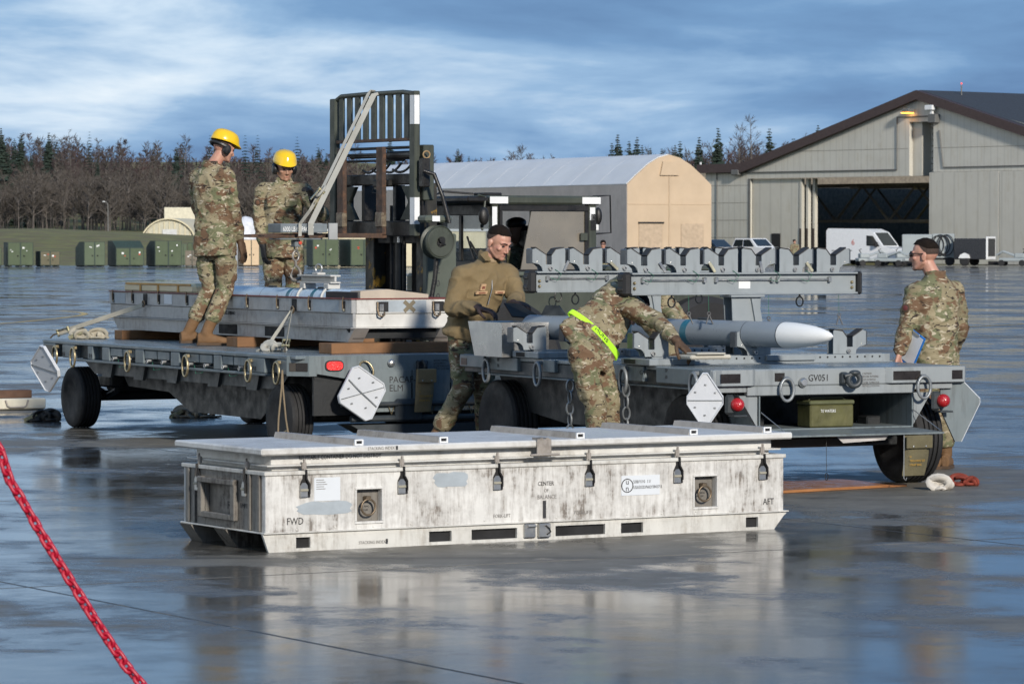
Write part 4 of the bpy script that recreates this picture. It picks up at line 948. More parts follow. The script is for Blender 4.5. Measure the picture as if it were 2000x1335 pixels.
b = MB(); x = EX(763); b.lathe([(.03, 0), (.035, .01), (.022, .03), (0, .035)], 14, (x, -.006, LH-.07), (0, -1, 0)); b.obj('socket_cover', ALU, lt, 40)
b = MB(); x = EX(822); b.torus((x, -.05, LH-.10), (1, 0, 0), .04, .018, 16, 8); b.box((x-.05, -.04, LH-.13), (x+.05, -.005, LH-.05), .01); b.obj('tow_pintle', TCH, lt, 50)
b = MB(); x = EX(713); b.torus((x, -.03, LH-.12), (.5, 1, 0), .05, .009, 18, 8, sx=1.5, upv=(-.5, 0, .8)); b.obj('tie_ring', RING, lt, 60)
for px in (113, 148, 255, 368, 491): 
    pl_ = on_plane(px, 690, lo_, Vector((math.cos(la), math.sin(la), 0)))-lo_; y = pl_.dot(Vector((-math.sin(la), math.cos(la), 0)))
    tie_ring(lt, (-.012, y, LH-.06), (-1, 0, 0), RING)
tie_ring(lt, (-.012, .30, LH-.06), (-1, 0, 0), RING)
# underframe
b = MB(); b.prism([(.35, .62), (4.95, .70), (4.6, .42), (3.6, .40), (3.1, .24), (1.5, .24), (1.2, .40), (.5, .40)], .35, .45, 'x'); b.obj('chassis_beam', TCH, lt)
b = MB(); b.prism([(.35, .62), (4.95, .70), (4.6, .42), (3.6, .40), (3.1, .24), (1.5, .24), (1.2, .40), (.5, .40)], LW-.45, LW-.35, 'x'); b.obj('chassis_beam', TCH, lt)
b = MB(); b.prism([(.2, LH-.04), (5.5, LH-.04), (4.9, LH-.3), (.6, LH-.3)], .13, .16, 'x'); b.obj('outer_sill', TGD, lt)
for y in (.9, 1.75, 2.7, 3.5, 4.3): MB().prism([(y, LH-.05), (y+.22, LH-.05), (y+.34, LH-.32), (y+.12, LH-.32)], .10, .129, 'x').obj('gusset', TGD, lt)
for y in (.55, 5.45):
    b = MB(); b.cyl((.1, y, .30), (LW-.1, y, .30), .05, 12); b.box((.5, y-.12, .34), (LW-.5, y+.12, .62), .02); b.box((.42, y-.2, .38), (.56, y+.2, .5), .02); b.tube([(.45, y-.3, .36), (.45, y-.05, .3), (.45, y+.3, .38)], .03, 8); b.obj('axle', TCH, lt)
    for x in (.2, LW-.2): big_wheel(lt, (x, y, .29), .29, .22)
b = MB(); b.cyl((.4, -.05, .42), (1.9, -.05, .42), .02, 10); b.cyl((.5, -.02, .30), (1.8, -.02, .30), .028, 10); b.box((.9, -.06, .27), (1.15, .05, .46), .02); b.obj('tie_rod', TGD, lt)
b = MB(); b.prism([(.5, .25), (2.0, .25), (1.85, .17), (.65, .17)], -.03, .25, 'y'); b.obj('drawbar_cradle', TGD, lt)
# placards (hazard boards folded shut)
def placard(parent, M, w, h, name='placard'):
    e = link(name, None, parent); e.matrix_local = M
    ch = .22
    pl = [(-w/2+ch*w, -h/2), (w/2-ch*w, -h/2), (w/2, -h/2+ch*h), (w/2, h/2-ch*h), (w/2-ch*w, h/2), (-w/2+ch*w, h/2), (-w/2, h/2-ch*h), (-w/2, -h/2+ch*h)]
    MB().prism(pl, -.012, .012, 'y').obj('board', PLAC, e)
    b = MB(); b.box((-w/2+.01, -.016, -.004), (w/2-.01, -.0125, .004)); b.obj('hinge', REFD, e)
    return e
def diamond(parent, M, s, split=True):
    e = link('placard', None, parent); e.matrix_local = M; q = s/2; c_ = .065*s
    pl = [(0+c_, -q), (q, -c_), (q, c_), (c_, q), (-c_, q), (-q, c_), (-q, -c_), (-c_, -q)]
    MB().prism(pl, -.012, .010, 'y').obj('board', PLAC, e)
    b = MB(); b.tube([(p_[0]*.97, -.014, p_[1]*.97) for p_ in pl], .008, 6, closed=True); b.obj('rim', PLAC, e, 40)
    MB().box((-q*.95, -.02, -.0025), (q*.95, -.0125, .0025)).obj('hinge', RNGG, e)
    for k in range(6):
        a_ = 2*math.pi*k/6+.5; MB().box((q*.62*math.cos(a_)-.012, -.019, q*.55*math.sin(a_)-.004), (q*.62*math.cos(a_)+.012, -.0125, q*.55*math.sin(a_)+.008), .002).obj('clip', ALU, e)
    return e
dm = diamond(lt, Matrix.Translation((EX(697), -.09, LH-.315)) @ Matrix.Rotation(R(8), 4, 'Z') @ Matrix.Rotation(R(-12), 4, 'Y') @ Matrix.Rotation(R(-6), 4, 'X'), .46)
b = MB(); b.tube([(-.1, -.02, .14), (-.03, -.025, .03), (.04, -.022, -.06), (.10, -.02, -.14)], .006, 5); b.obj('strap', RNGG, dm)
diamond(lt, Matrix.Translation((-.10, 5.6, LH-.27)) @ Matrix.Rotation(R(-78), 4, 'Z') @ Matrix.Rotation(R(14), 4, 'X') @ Matrix.Rotation(R(10), 4, 'Y'), .46)

# ================================================================== open missile container riding on it
CGR = weather_mat('open_container_grey', (.37, .375, .375), (.20, .185, .17), .4, (6, 6, 1.5), .1, .45)
CGW = weather_mat('open_container_white_end', (.60, .59, .56), (.28, .25, .22), .35, (4, 4, 2), 0, .5)
ORG = mat('red_seal_edge', (.16, .028, .022), .5)
oc_x0, oc_x1, oc_y0, oc_y1 = .75, 1.74, .5, 6.12; DZ = LH+.09; RIMZ = 1.292
lmat = Matrix.Translation((lo_.x, lo_.y, 0)) @ Matrix.Rotation(la, 4, 'Z')
oc_ = thing('open_missile_container', 'open grey missile container with a white end standing on the left trailer', 'container', (lo_.x, lo_.y, 0), la)
zs = [DZ, DZ+.115, DZ+.12, RIMZ-.15, RIMZ]
def wallbox(name, lo, hi, m, bev=.004): return MB().box(lo, hi, bev).obj(name, m, oc_)
# skid part, tub, upper wall on the long visible side
b = MB(); b.prism([(oc_y0+.12, DZ), (oc_y1-.18, DZ), (oc_y1-.02, DZ+.12), (oc_y0-.02, DZ+.12)], oc_x0+.02, oc_x0+.16, 'x'); b.obj('skid', CGR, oc_)
b = MB(); b.prism([(oc_y0+.12, DZ), (oc_y1-.18, DZ), (oc_y1-.02, DZ+.12), (oc_y0-.02, DZ+.12)], oc_x1-.16, oc_x1-.02, 'x'); b.obj('skid', CGR, oc_)
for y0 in (1.95, 3.0): MB().box((oc_x0+.016, y0, DZ+.015), (oc_x0+.019, y0+.42, DZ+.1)).obj('fork_pocket', DK, oc_)
b = MB(); b.prism([(oc_x0+.05, DZ+.03), (oc_x1-.05, DZ+.03), (oc_x1-.0, DZ+.115), (oc_x0+.0, DZ+.115)], oc_y0+.08, oc_y0+.11, 'y'); b.obj('end_ramp', TCH, oc_)
wallbox('tub_side', (oc_x0+.012, oc_y0, DZ+.125), (oc_x0+.04, oc_y1, RIMZ-.13), CGR); wallbox('tub_side', (oc_x1-.04, oc_y0, DZ+.125), (oc_x1-.012, oc_y1, RIMZ-.13), CGR)
wallbox('tub_floor', (oc_x0+.04, oc_y0+.03, DZ+.125), (oc_x1-.04, oc_y1-.03, DZ+.15), CGR)
wallbox('rim_side', (oc_x0, oc_y0, RIMZ-.129), (oc_x0+.045, oc_y1, RIMZ-.012), CGR); wallbox('rim_side', (oc_x1-.045, oc_y0, RIMZ-.129), (oc_x1, oc_y1, RIMZ-.012), CGR)
wallbox('tub_end', (oc_x0+.045, oc_y0+.012, DZ+.125), (oc_x1-.045, oc_y0+.04, RIMZ-.131), CGW); wallbox('rim_end', (oc_x0+.046, oc_y0-.002, RIMZ-.13), (oc_x1-.046, oc_y0+.045, RIMZ-.012), CGW)
wallbox('tub_end', (oc_x0+.045, oc_y1-.04, DZ+.125), (oc_x1-.045, oc_y1-.012, RIMZ-.012), CGR)
wallbox('flange', (oc_x0-.012, oc_y0-.01, DZ+.116), (oc_x0+.02, oc_y1, DZ+.124), CGR, .001); wallbox('flange', (oc_x0+.02, oc_y0-.014, DZ+.116), (oc_x1+.01, oc_y0+.02, DZ+.124), CGW, .001)
for lo, hi in (((oc_x0-.008, oc_y0-.008, RIMZ-.011), (oc_x0+.03, oc_y1, RIMZ)), ((oc_x1-.03, oc_y0-.008, RIMZ-.011), (oc_x1+.008, oc_y1, RIMZ)), ((oc_x0+.031, oc_y0-.008, RIMZ-.011), (oc_x1-.031, oc_y0+.03, RIMZ))):
    wallbox('seal_edge', lo, hi, ORG, .002)
def olatch(y, w=.05):
    e = link('latch', None, oc_); e.location = (oc_x0, y, 0)
    MB().box((-.004, -w/2, RIMZ-.115), (-.0008, w/2, RIMZ-.025)).obj('latch_slot', DK, e); MB().box((-.012, -w/2+.008, RIMZ-.11), (-.0045, w/2-.008, RIMZ-.09), .002).obj('latch_grip', LGR, e)
    b = MB(); b.tube([(-.012, 0, RIMZ-.1), (-.014, .006, RIMZ-.04), (-.008, 0, RIMZ+.01)], .006, 6); b.obj('latch_lever', RUST, e)
def OY(px): q = on_plane(px, 600, lmat @ Vector((oc_x0, 0, 1)), Vector((math.cos(la), math.sin(la), 0)))-lo_; return q.dot(Vector((-math.sin(la), math.cos(la), 0)))
for px in (222, 260, 311, 366, 484, 543, 605, 672): olatch(OY(px))
for px in (284, 575):
    e = link('strap_slot', None, oc_); y = OY(px); MB().box((oc_x0-.004, y-.05, RIMZ-.125), (oc_x0-.0008, y+.05, RIMZ-.02)).obj('slot', DK, e); b = MB(); b.torus((oc_x0-.02, y, RIMZ-.115), (1, 0, 0), .03, .007, 14, 6); b.obj('strap_ring', RUST, e, 50)
for fx in (.30, .83):
    e = link('end_latch', None, oc_); x = oc_x0+(oc_x1-oc_x0)*fx; y = oc_y0-.002
    MB().box((x-.045, y-.004, RIMZ-.115), (x+.045, y-.0008, RIMZ-.03)).obj('latch_slot', DK, e); MB().box((x-.04, y-.008, RIMZ-.11), (x+.0, y-.0045, RIMZ-.05), .002).obj('latch_cover', ALU, e)
    b = MB(); b.tube([(x-.06, y-.012, RIMZ-.03), (x-.062, y-.016, RIMZ-.1), (x-.055, y-.03, RIMZ-.145), (x-.03, y-.035, RIMZ-.155), (x-.005, y-.03, RIMZ-.14), (x, y-.02, RIMZ-.12)], .009, 8); b.obj('hook', RUST, e, 50)
cxm = oc_x0+(oc_x1-oc_x0)*.545
for a_ in (40, -42):
    b = MB(); b.box((-.065, -.0045, -.017), (.065, -.003, .017), 0, Matrix.Translation((cxm, oc_y0-.002, RIMZ-.07)) @ Matrix.Rotation(R(a_), 4, 'Y') @ Matrix.Translation((0, -.0005*(a_ > 0), 0))); b.obj('tape_cross', mat('brown_tape', (.17, .14, .09), .6), oc_)
txt('FWD', .04, (oc_x0-.001, OY(652)+.04, RIMZ-.07), (R(90), 0, R(-90)), INK, oc_); txt('AFT', .05, (oc_x0-.001, OY(232)+.06, RIMZ-.06), (R(90), 0, R(-90)), DER, oc_)
MB().box((oc_x0-.003, OY(336), RIMZ-.11), (oc_x0-.001, OY(321), RIMZ-.02)).obj('paper_label', LBL, oc_)
txt('SHOCK & VIBRANCE', .045, (oc_x0+.011, OY(433), DZ+.19), (R(90), 0, R(-90)), INK, oc_, sx=.7)
for px0, px1 in ((218, 245), (455, 478), (612, 662)): MB().box((oc_x0-.0022, OY(px1), RIMZ-.12), (oc_x0-.0008, OY(px0), RIMZ-.02)).obj('paint_patch', GPT, oc_)
MB().box((oc_x0+.24, oc_y0-.0035, RIMZ-.118), (oc_x0+.36+.34, oc_y0-.0025, RIMZ-.02)).obj('paint_patch', GPT, oc_)
# dunnage under it
WOD = mat('plywood_dunnage', (.20, .095, .036), .6, var=.2, vscale=6, streak=(.16, .075, .03), sstr=(2, 2, 20))
for i, (y0, y1) in enumerate(((.36, .62), (2.6, 2.85), (5.4, 5.6))):
    b = MB(); b.box((.6 if i else .5, y0, LH+.001), (1.95, y1, LH+.088), .004); o = b.obj('wood_beam', WOD); o.matrix_world = lmat.copy(); tag(o, ('plywood beam under the near end of the open container', 'plywood beam under the middle of the open container', 'plywood beam under the far end of the open container')[i], 'plank', 'beams under the open container')
# missile lying in it
MIS = mat('missile_grey_blue', (.215, .25, .285), .38, var=.04, vscale=3, bump=0)
MIW = mat('radome_white', (.80, .80, .78), .36, var=.03, bump=0)
TEAL = mat('teal_band', (.02, .13, .19), .4, bump=0); MYL = mat('yellow_band', (.70, .40, .03), .4, bump=0)
def missile(lab, nose, tail, R_=.089, teal=(), yellow=(), fins=True, body_m=None):
    nose = Vector(nose); tail = Vector(tail); d = (tail-nose); L = d.length; d.normalize()
    q = d.to_track_quat('Y', 'Z'); t = thing('missile', lab, 'missile', nose); t.rotation_mode = 'QUATERNION'; t.rotation_quaternion = q
    pr = [(0.0, 0)]+[(R_*(1-(1-k/14)**1.9)**.62, .52*k/14) for k in range(1, 15)]
    MB().lathe(pr, 36, (0, 0, 0), (0, 1, 0)).obj('radome', MIW, t, 50)
    b = MB(); b.lathe([(R_*.985, .521), (R_, .53), (R_, L*.55), (R_, L-.02), (R_*.8, L)], 36, (0, 0, 0), (0, 1, 0)); b.obj('body', body_m or MIS, t, 40)
    MB().lathe([(R_*1.004, .516), (R_*1.004, .524)], 36, (0, 0, 0), (0, 1, 0)).obj('radome_joint', TGD, t)
    for y in teal: MB().lathe([(R_*1.003, y), (R_*1.003, y+.07)], 36, (0, 0, 0), (0, 1, 0)).obj('teal_band', TEAL, t, 40)
    for y in yellow: MB().lathe([(R_*1.004, y), (R_*1.004, y+.07)], 36, (0, 0, 0), (0, 1, 0)).obj('yellow_band', MYL, t, 40)
    for y in (.9, 1.9, 2.6): MB().lathe([(R_*1.0015, y), (R_*1.0015, y+.006)], 36, (0, 0, 0), (0, 1, 0)).obj('section_joint', TGD, t)
    for y in (1.35, 2.45): MB().box((-.02, y, R_*.97), (.02, y+.12, R_+.014), .004).obj('launch_hook', TGD, t)
    return t
missile('pale missile lying inside the open container', lmat @ Vector((1.22, .72, 1.262)), lmat @ Vector((1.22, 5.2, 1.262)), .092, teal=(1.42, 1.95), yellow=(4.35,), body_m=mat('pale_missile_paint', (.42, .54, .66), .35, var=.03, bump=0))
# foam saddles and the cream cover inside
b = MB(); b.box((oc_x0+.1, .60, RIMZ-.06), (oc_x0+.2, 1.25, RIMZ+.05), .004); o = b.obj('dark_pad', mat('dark_foam', (.035, .03, .03), .9)); o.matrix_world = lmat.copy(); tag(o, 'dark foam strip on the open container wall beside the missile', 'pad')
b = MB(); b.prism([(.86, RIMZ-.01), (1.5, RIMZ-.01), (1.5, RIMZ+.03), (1.12, RIMZ+.075), (.86, RIMZ+.06)], .56, .76, 'y'); o = b.obj('foam_block', mat('tan_foam', (.42, .36, .29), .85)); o.matrix_world = lmat.copy(); tag(o, 'tan foam block at the nose of the missile in the open container', 'pad')
CRM = mat('cream_cover', (.66, .56, .36), .5, var=.06, vscale=2); ORN = mat('orange_rim', (.52, .27, .06), .6, var=.25)
cv = thing('cream_cover', 'cream plastic cover with orange ribs at the far end of the open container', 'cover', (lo_.x, lo_.y, 0), la)
MB().box((.82, 4.15, RIMZ-.02), (1.08, 5.92, RIMZ+.085), .03).obj('shell', CRM, cv)
for y in (4.5, 5.0, 5.45): MB().box((.812, y, RIMZ), (.8195, y+.04, RIMZ+.075), .002).obj('rib', ORN, cv)
MB().box((.810, 4.2, RIMZ+.062), (.8185, 5.85, RIMZ+.08), .002).obj('rib', ORN, cv)

# ================================================================== right munitions trailer
RH = .87; ro = on_z(1393, 722, RH); ra = R(26); RL = 4.2; RW = 2.1
RM = Matrix.Translation((ro.x, ro.y, 0)) @ Matrix.Rotation(ra, 4, 'Z'); rvx = Vector((math.cos(ra), math.sin(ra), 0)); rvy = Vector((-math.sin(ra), math.cos(ra), 0))
def RX(px, y=0., py=740): q = on_plane(px, py, RM @ Vector((0, y, 1)), rvy)-ro; return q.dot(rvx)
def RY(px, x=0., py=740): q = on_plane(px, py, RM @ Vector((x, 0, 1)), rvx)-ro; return q.dot(rvy)
rt = thing('munitions_trailer', 'grey munitions trailer on the right with an open front locker', 'trailer', (ro.x, ro.y, 0), ra)
MB().box((.02, .02, RH-.03), (RW-.02, RL-.02, RH), .004).obj('deck', DECK, rt)
# end beam with stepped bumpers
TGL = mat('trailer_pale_grey', (.255, .278, .288), .42, var=.07, vscale=2.5, streak=(.17, .185, .19), bump=.1, bscale=25)
MB().box((.0, 0, RH-.125), (RW, .06, RH-.004), .01).obj('end_beam', TGL, rt)
MB().box((.28, .004, RH-.19), (1.66, .05, RH-.1255), .004).obj('end_beam', TGL, rt); MB().box((.04, .01, RH-.165), (.279, .05, RH-.1255), .004).obj('end_beam', TGL, rt); MB().box((1.661, .01, RH-.165), (RW-.1, .05, RH-.1255), .004).obj('end_beam', TGL, rt)
b = MB(); b.prism([(-.004, .14), (-.004, .03), (.05, -.035), (.30, -.035), (.34, -.001), (.34, .05)], RH-.115, RH-.003, 'z'); b1 = b.obj('bumper', TGL, rt)
b = MB(); b.prism([(1.42, .05), (1.42, -.001), (1.46, -.03), (RW-.02, -.03), (RW+.02, .02), (RW+.02, .2)], RH-.115, RH-.003, 'z'); b2 = b.obj('bumper', TGL, rt)
for lo, hi, p in (((.04, -.0385, RH-.095), (.20, -.0355, RH-.03), b1), ((1.47, -.0335, RH-.095), (1.70, -.0305, RH-.03), b2), ((1.97, -.0335, RH-.095), (2.06, -.0305, RH-.03), b2)): MB().box(lo, hi).obj('reflector', REFB, p)
MB().box((.50, -.004, RH-.09), (.58, -.0005, RH-.03)).obj('reflector', REFB, rt)
txt('GV051', .068, (RX(1578), -.004, RH-.092), (R(90), 0, 0), INK, rt, sx=.9)
for k, s in enumerate(('CAUTION', 'BEFORE TOWING', 'LATCH PINTLE', 'CLOSE TOWLOCK', 'INSTALL LOCK PIN')): txt(s, .02, (RX(1684), -.004, RH-.05-.022*k), (R(90), 0, 0), FADE, rt, sx=.85)
tie_ring(rt, (RX(1533), -.012, RH-.07), (0, -1, 0), RNGG, .055, 1.45, .012); tie_ring(rt, (RX(1797), -.036, RH-.07), (0, -1, 0), RNGG, .055, 1.45, .012)
x = RX(1567); b = MB(); b.lathe([(.034, 0), (.036, .012), (.026, .03), (.022, .034), (0, .034)], 18, (x, -.002, RH-.10), (0, -1, 0)); b.obj('socket_cover', ALU, rt, 40)
x = RX(1655); b = MB(); b.box((x-.07, -.05, RH-.115), (x-.02, -.002, RH-.03), .01); b.torus((x+.015, -.07, RH-.085), (.15, 1, 0), .045, .02, 20, 10); b.ball((x+.02, -.07, RH-.035), (.045, .035, .02)); b.cyl((x-.06, -.06, RH-.06), (x+.0, -.07, RH-.045), .018, 10); b.obj('tow_pintle', TGD, rt, 50)
# open locker under the end
lx0, lx1 = RX(1488), RX(1784); lz0, lz1 = .44, RH-.19
MB().box((lx0, .02, lz0-.012), (lx1, .75, lz0), .002).obj('locker_floor', TGR, rt); MB().box((lx0-.012, .02, lz0-.012), (lx0-.0005, .75, lz1), .002).obj('locker_wall', TGR, rt)
MB().box((lx1+.0005, .02, lz0-.012), (lx1+.012, .75, lz1), .002).obj('locker_wall', TGR, rt); MB().box((lx0, .75, lz0), (lx1, .762, lz1)).obj('locker_wall', TCH, rt); MB().box((lx0, .05, lz1-.012), (lx1, .75, lz1-.002)).obj('locker_roof', TCH, rt)
b = MB(); b.add([(lx0-.02, .018, lz0-.013), (lx1+.02, .018, lz0-.013), (lx1+.10, -.26, lz0-.035), (lx0+.06, -.26, lz0-.035), (lx0-.02, .018, lz0-.025), (lx1+.02, .018, lz0-.025), (lx1+.10, -.26, lz0-.047), (lx0+.06, -.26, lz0-.047)], [(3, 2, 1, 0), (4, 5, 6, 7), (0, 1, 5, 4), (1, 2, 6, 5), (2, 3, 7, 6), (3, 0, 4, 7)]); b.obj('locker_door', TGR, rt)
for x0, x1 in ((lx0, lx0+.09), (lx1, lx1+.1)):
    b = MB(); b.tube([(x0, .01, lz0+.12), (x1, -.22, lz0-.03)], .0035, 5); b.obj('door_stay', ALU, rt)
# gussets, lamps
for x0, x1, xs in ((lx0-.17, lx0-.02, .14), (lx1+.02, lx1+.17, -.14)):
    b = MB(); pl = [(x1, RH-.19), (x0, RH-.19), (x1 if xs > 0 else x0, RH-.42)] if xs > 0 else [(x1, RH-.19), (x0, RH-.19), (x0, RH-.42)]
    b.prism(pl, .03, .06, 'y'); b.obj('gusset', TGL, rt)
for px, py in ((1438, 790), (1840, 782)):
    x = RX(px); z = (RM @ Vector((x, 0, 0))); zc_ = 1.8-(py-465)*z.y/7500
    e = link('tail_lamp', None, rt)
    b = MB(); b.box((x-.085, -.005, zc_-.07), (x-.01, .03, zc_+.07), .015); b.box((x-.05, -.06, zc_-.085), (x+.06, .03, zc_-.072), .003); b.obj('lamp_bracket', TGD, e)
    b = MB(); b.lathe([(.048, 0), (.050, .02), (.043, .045), (.025, .062), (0, .068)], 20, (x, .0, zc_), (0, -1, 0)); b.obj('lens', mat('red_lamp_glass', (.40, .008, .012), .12, bump=.5, bscale=160, coat=.8), e, 60)
# side rail (left flank)
for y0, y1, z0 in ((.15, .85, RH-.12), (1.05, 1.75, RH-.12), (1.9, 2.05, RH-.1), (2.5, 2.7, RH-.1), (3.15, 3.65, RH-.11), (3.75, RL, RH-.10)):
    MB().box((-.004, y0, z0), (.05, y1, RH-.003), .006).obj('rail_block', TGR, rt)
MB().box((.03, .15, RH-.14), (.09, RL-.02, RH-.035), .004).obj('side_channel', TGD, rt)
MB().box((.02, .15, RH-.155), (.10, RL-.3, RH-.141), .003).obj('lower_rail', TGR, rt)
MB().box((-.0065, RL-.14, RH-.085), (-.0045, RL-.03, RH-.03)).obj('reflector', REFB, rt)
for s, px in (('GV051', 1250), ('TP', 1300), ('50', 1300), ('TP', 972), ('50', 972)):
    dz = .035 if s == '50' else (-.012 if s == 'TP' else .018)
    txt(s, .05 if s == 'GV051' else .036, (-.0055, RY(px), RH-.05-dz), (R(90), 0, R(-90)), INK, rt, sx=1.5 if s == 'GV051' else 1.)
for px in (957, 1057, 1225): tie_ring(rt, (-.015, RY(px), RH-.03), (-1, 0, 0), RNGG, .055, 1.6, .013)
tie_ring(rt, (-.02, .22, RH-.03), (-1, 0, 0), RNGG, .055, 1.6, .013)
for px in (1118, 1228):
    y = RY(px); b = MB()
    for k in range(5): b.torus((-.02, y, RH-.19-.085*k), (1, 0, 0) if k % 2 else (.1, 1, 0), .028, .008, 14, 6, sx=1.7, upv=(0, 0, 1))
    ch = b.obj('hanging_chain', RNGG, rt, 60)
# underframe
for x0 in (.3, RW-.42):
    b = MB(); b.prism([(.5, RH-.16), (RL-.1, RH-.16), (RL-.3, .46), (2.9, .36), (1.3, .36), (.9, .46), (.5, .46)], x0, x0+.12, 'x'); b.obj('chassis_beam', TCH, rt)
MB().box((.42, 1.0, .40), (RW-.42, 3.3, .52), .02).obj('belly_pan', TCH, rt)
for y in (.42, 3.85):
    b = MB(); b.box((.15, y-.045, .28), (RW-.15, y+.045, .35), .008); b.box((.5, y-.07, .3), (.62, y+.07, .5), .01); b.box((RW-.62, y-.07, .3), (RW-.5, y+.07, .5), .01); b.obj('axle', TCH, rt)
    for x in (.26, RW-.23): big_wheel(rt, (x, y if x > 1 else y+(.3 if y < 1 else 0), .335), .335, .25, hub=TCH)
    for k in range(4): MB().box((RW-.62, y-.28+.03*k, .345+.018*k), (RW-.54, y+.28-.03*k, .36+.018*k)).obj('leaf_spring', TCH, rt)
diamond(rt, Matrix.Translation((-.10, -.06, RH-.21)) @ Matrix.Rotation(R(-26), 4, 'Z') @ Matrix.Rotation(R(3), 4, 'X') @ Matrix.Diagonal((.62, 1, .93, 1)), .42)
b = MB(); pl = [(.0, .02), (.22, -.02), (.26, -.03), (.07, -.40), (.03, -.42), (.0, -.40)]
e = link('placard', None, rt); e.matrix_local = Matrix.Translation((RW-.16, .05, RH-.115)) @ Matrix.Rotation(R(-6), 4, 'Z')
b = MB(); b.prism([(-.02, .0), (.14, .02), (.30, -.13), (.30, -.16), (.15, -.44), (.10, -.44), (-.02, -.2)], -.008, .010, 'y'); b.obj('board', TGR, e)
b = MB(); b.tube([(.14, -.0, .02), (.30, -.0, -.13), (.30, 0, -.16), (.15, 0, -.44)], .009, 6); b.obj('rim', PLAC, e, 40)
# ammunition can in the locker
ac = thing('ammunition_can', 'olive green ammunition can sitting in the open trailer locker', 'can', RM @ Vector((RX(1580, .05, 800), .0, lz0)), ra)
OLV = mat('olive_can_paint', (.085, .082, .028), .5, var=.25, vscale=9, streak=(.16, .14, .07)); OL2 = mat('olive_can_lid', (.10, .105, .05), .45)
W_ = RX(1665)-RX(1580); MB().box((0, .03, .002), (W_, .22, .165), .01).obj('body', OLV, ac); MB().box((-.006, .024, .166), (W_+.006, .226, .196), .008).obj('lid', OL2, ac)
b = MB(); b.tube([(.03, .11, .197), (.05, .11, .212), (W_-.05, .11, .212), (W_-.03, .11, .197)], .006, 6); b.obj('handle', OL2, ac); txt('TE WATERS', .03, (.085, .0285, .11), (R(90), 0, 0), DEC, ac, sx=.8)
# grimy folded sheet hanging under the locker and a bag on a hook
b = MB(); x0, x1 = RX(1605), RX(1705); b.add([(x0, -.2, lz0-.05), (x1, -.22, lz0-.05), (x1-.02, -.2, lz0-.085), (x0+.06, -.2, lz0-.10), (x0, -.1, lz0-.06), (x1, -.1, lz0-.06)], [(0, 1, 2, 3), (0, 4, 5, 1)]); o = b.obj('folded_paper', mat('stained_paper', (.45, .43, .42), .7, var=.2)); o.matrix_world = RM.copy(); tag(o, 'crumpled grey sheet hanging below the open locker door', 'paper')
OCV = mat('olive_canvas', (.115, .10, .055), .9, var=.2, vscale=12, bump=.5, bscale=90); YTX = mat('yellow_stencil', (.42, .24, .03), .7)
def canvas_bag(name, lab, M, w, h, m, lines):
    e = thing(name, lab, 'bag'); e.matrix_world = M
    n = 9; mm = 11; vs = []; rg = random.Random(len(lab))
    for s in (0, 1):
        for j in range(mm):
            for i in range(n):
                u = i/(n-1)-.5; v = j/(mm-1); ed = (1-(2*abs(u))**4)*(.25+.75*math.sin(math.pi*min(1, v*.9+.1)))
                x = u*w*(1-.12*v+.05*math.sin(v*3)) - .16*v*v*w; y = (-1 if s == 0 else 1)*.022*ed+.006*mnoise.noise((u*6, v*7, s*3.)); vs.append((x, y, -h*v))
    f = []
    for s in (0, 1):
        o_ = s*n*mm
        for j in range(mm-1):
            for i in range(n-1):
                q = [o_+j*n+i, o_+j*n+i+1, o_+(j+1)*n+i+1, o_+(j+1)*n+i]; f.append(q if s else q[::-1])
    per = [i for i in range(n)]+[j*n+n-1 for j in range(1, mm)]+[(mm-1)*n+i for i in range(n-2, -1, -1)]+[j*n for j in range(mm-2, 0, -1)]
    for a_, c_ in zip(per, per[1:]+per[:1]): f.append([a_, c_, c_+n*mm, a_+n*mm])
    b = MB(); b.add(vs, f); b.obj('sack', m, e, 60)
    MB().box((-w*.54, -.045, -h*.32), (w*.5, -.033, .0), .005).obj('flap', m, e)
    for sx in (-.28, .22): MB().ball((w*sx, -.047, -h*.27), (.007, .004, .007), 8, 5).obj('snap', ALU, e)
    for k, s in enumerate(lines): txt(s, .022, (-w*.26-.03, -.034, -h*(.55+.1*k)), (R(90), 0, 0), YTX, e, sx=.9)
    return e
bx_ = RX(1786, -.2); canvas_bag('canvas_bag', 'olive canvas bag hanging from the right trailer locker door', RM @ Matrix.Translation((bx_, -.24, lz0-.055)), .21, .29, OCV, ('N', 'TIEDOWN SET', 'STRAP BAG'))
b = MB(); hx = RX(1756, -.2); b.tube([(hx, -.27, lz0-.05), (hx-.004, -.275, lz0-.33), (hx-.004, -.275, lz0-.36), (hx+.012, -.275, lz0-.375), (hx+.02, -.275, lz0-.355)], .004, 6); o = b.obj('wire_hook', ALU); o.matrix_world = RM.copy(); tag(o, 'small wire hook dangling before the bag on the right trailer', 'hook')
b = MB(); hx = RX(1607, -.1); b.tube([(hx, -.15, lz0-.04), (hx+.003, -.15, lz0-.3)], .002, 5); b.torus((hx+.003, -.15, lz0-.34), (0, 1, 0), .012, .003, 12, 5, sx=2.2, upv=(0, 0, 1)); o = b.obj('snap_hook', LAT); o.matrix_world = RM.copy(); tag(o, 'black snap hook hanging on a cord below the open locker', 'hook')
b = MB(); b.tube([(EX(798)+.0, -.04, LH-.05), (EX(798), -.05, LH-.12)], .004, 5)
cb2 = canvas_bag('canvas_bag', 'tan canvas bag hanging from the tow hook of the left trailer', lmat @ Matrix.Translation((EX(822), -.085, LH-.12)), .17, .36, mat('tan_canvas', (.24, .17, .085), .9, var=.18, vscale=10, bump=.5, bscale=90), ('N', 'TIEDOWN SET', 'STRAP BAG'))

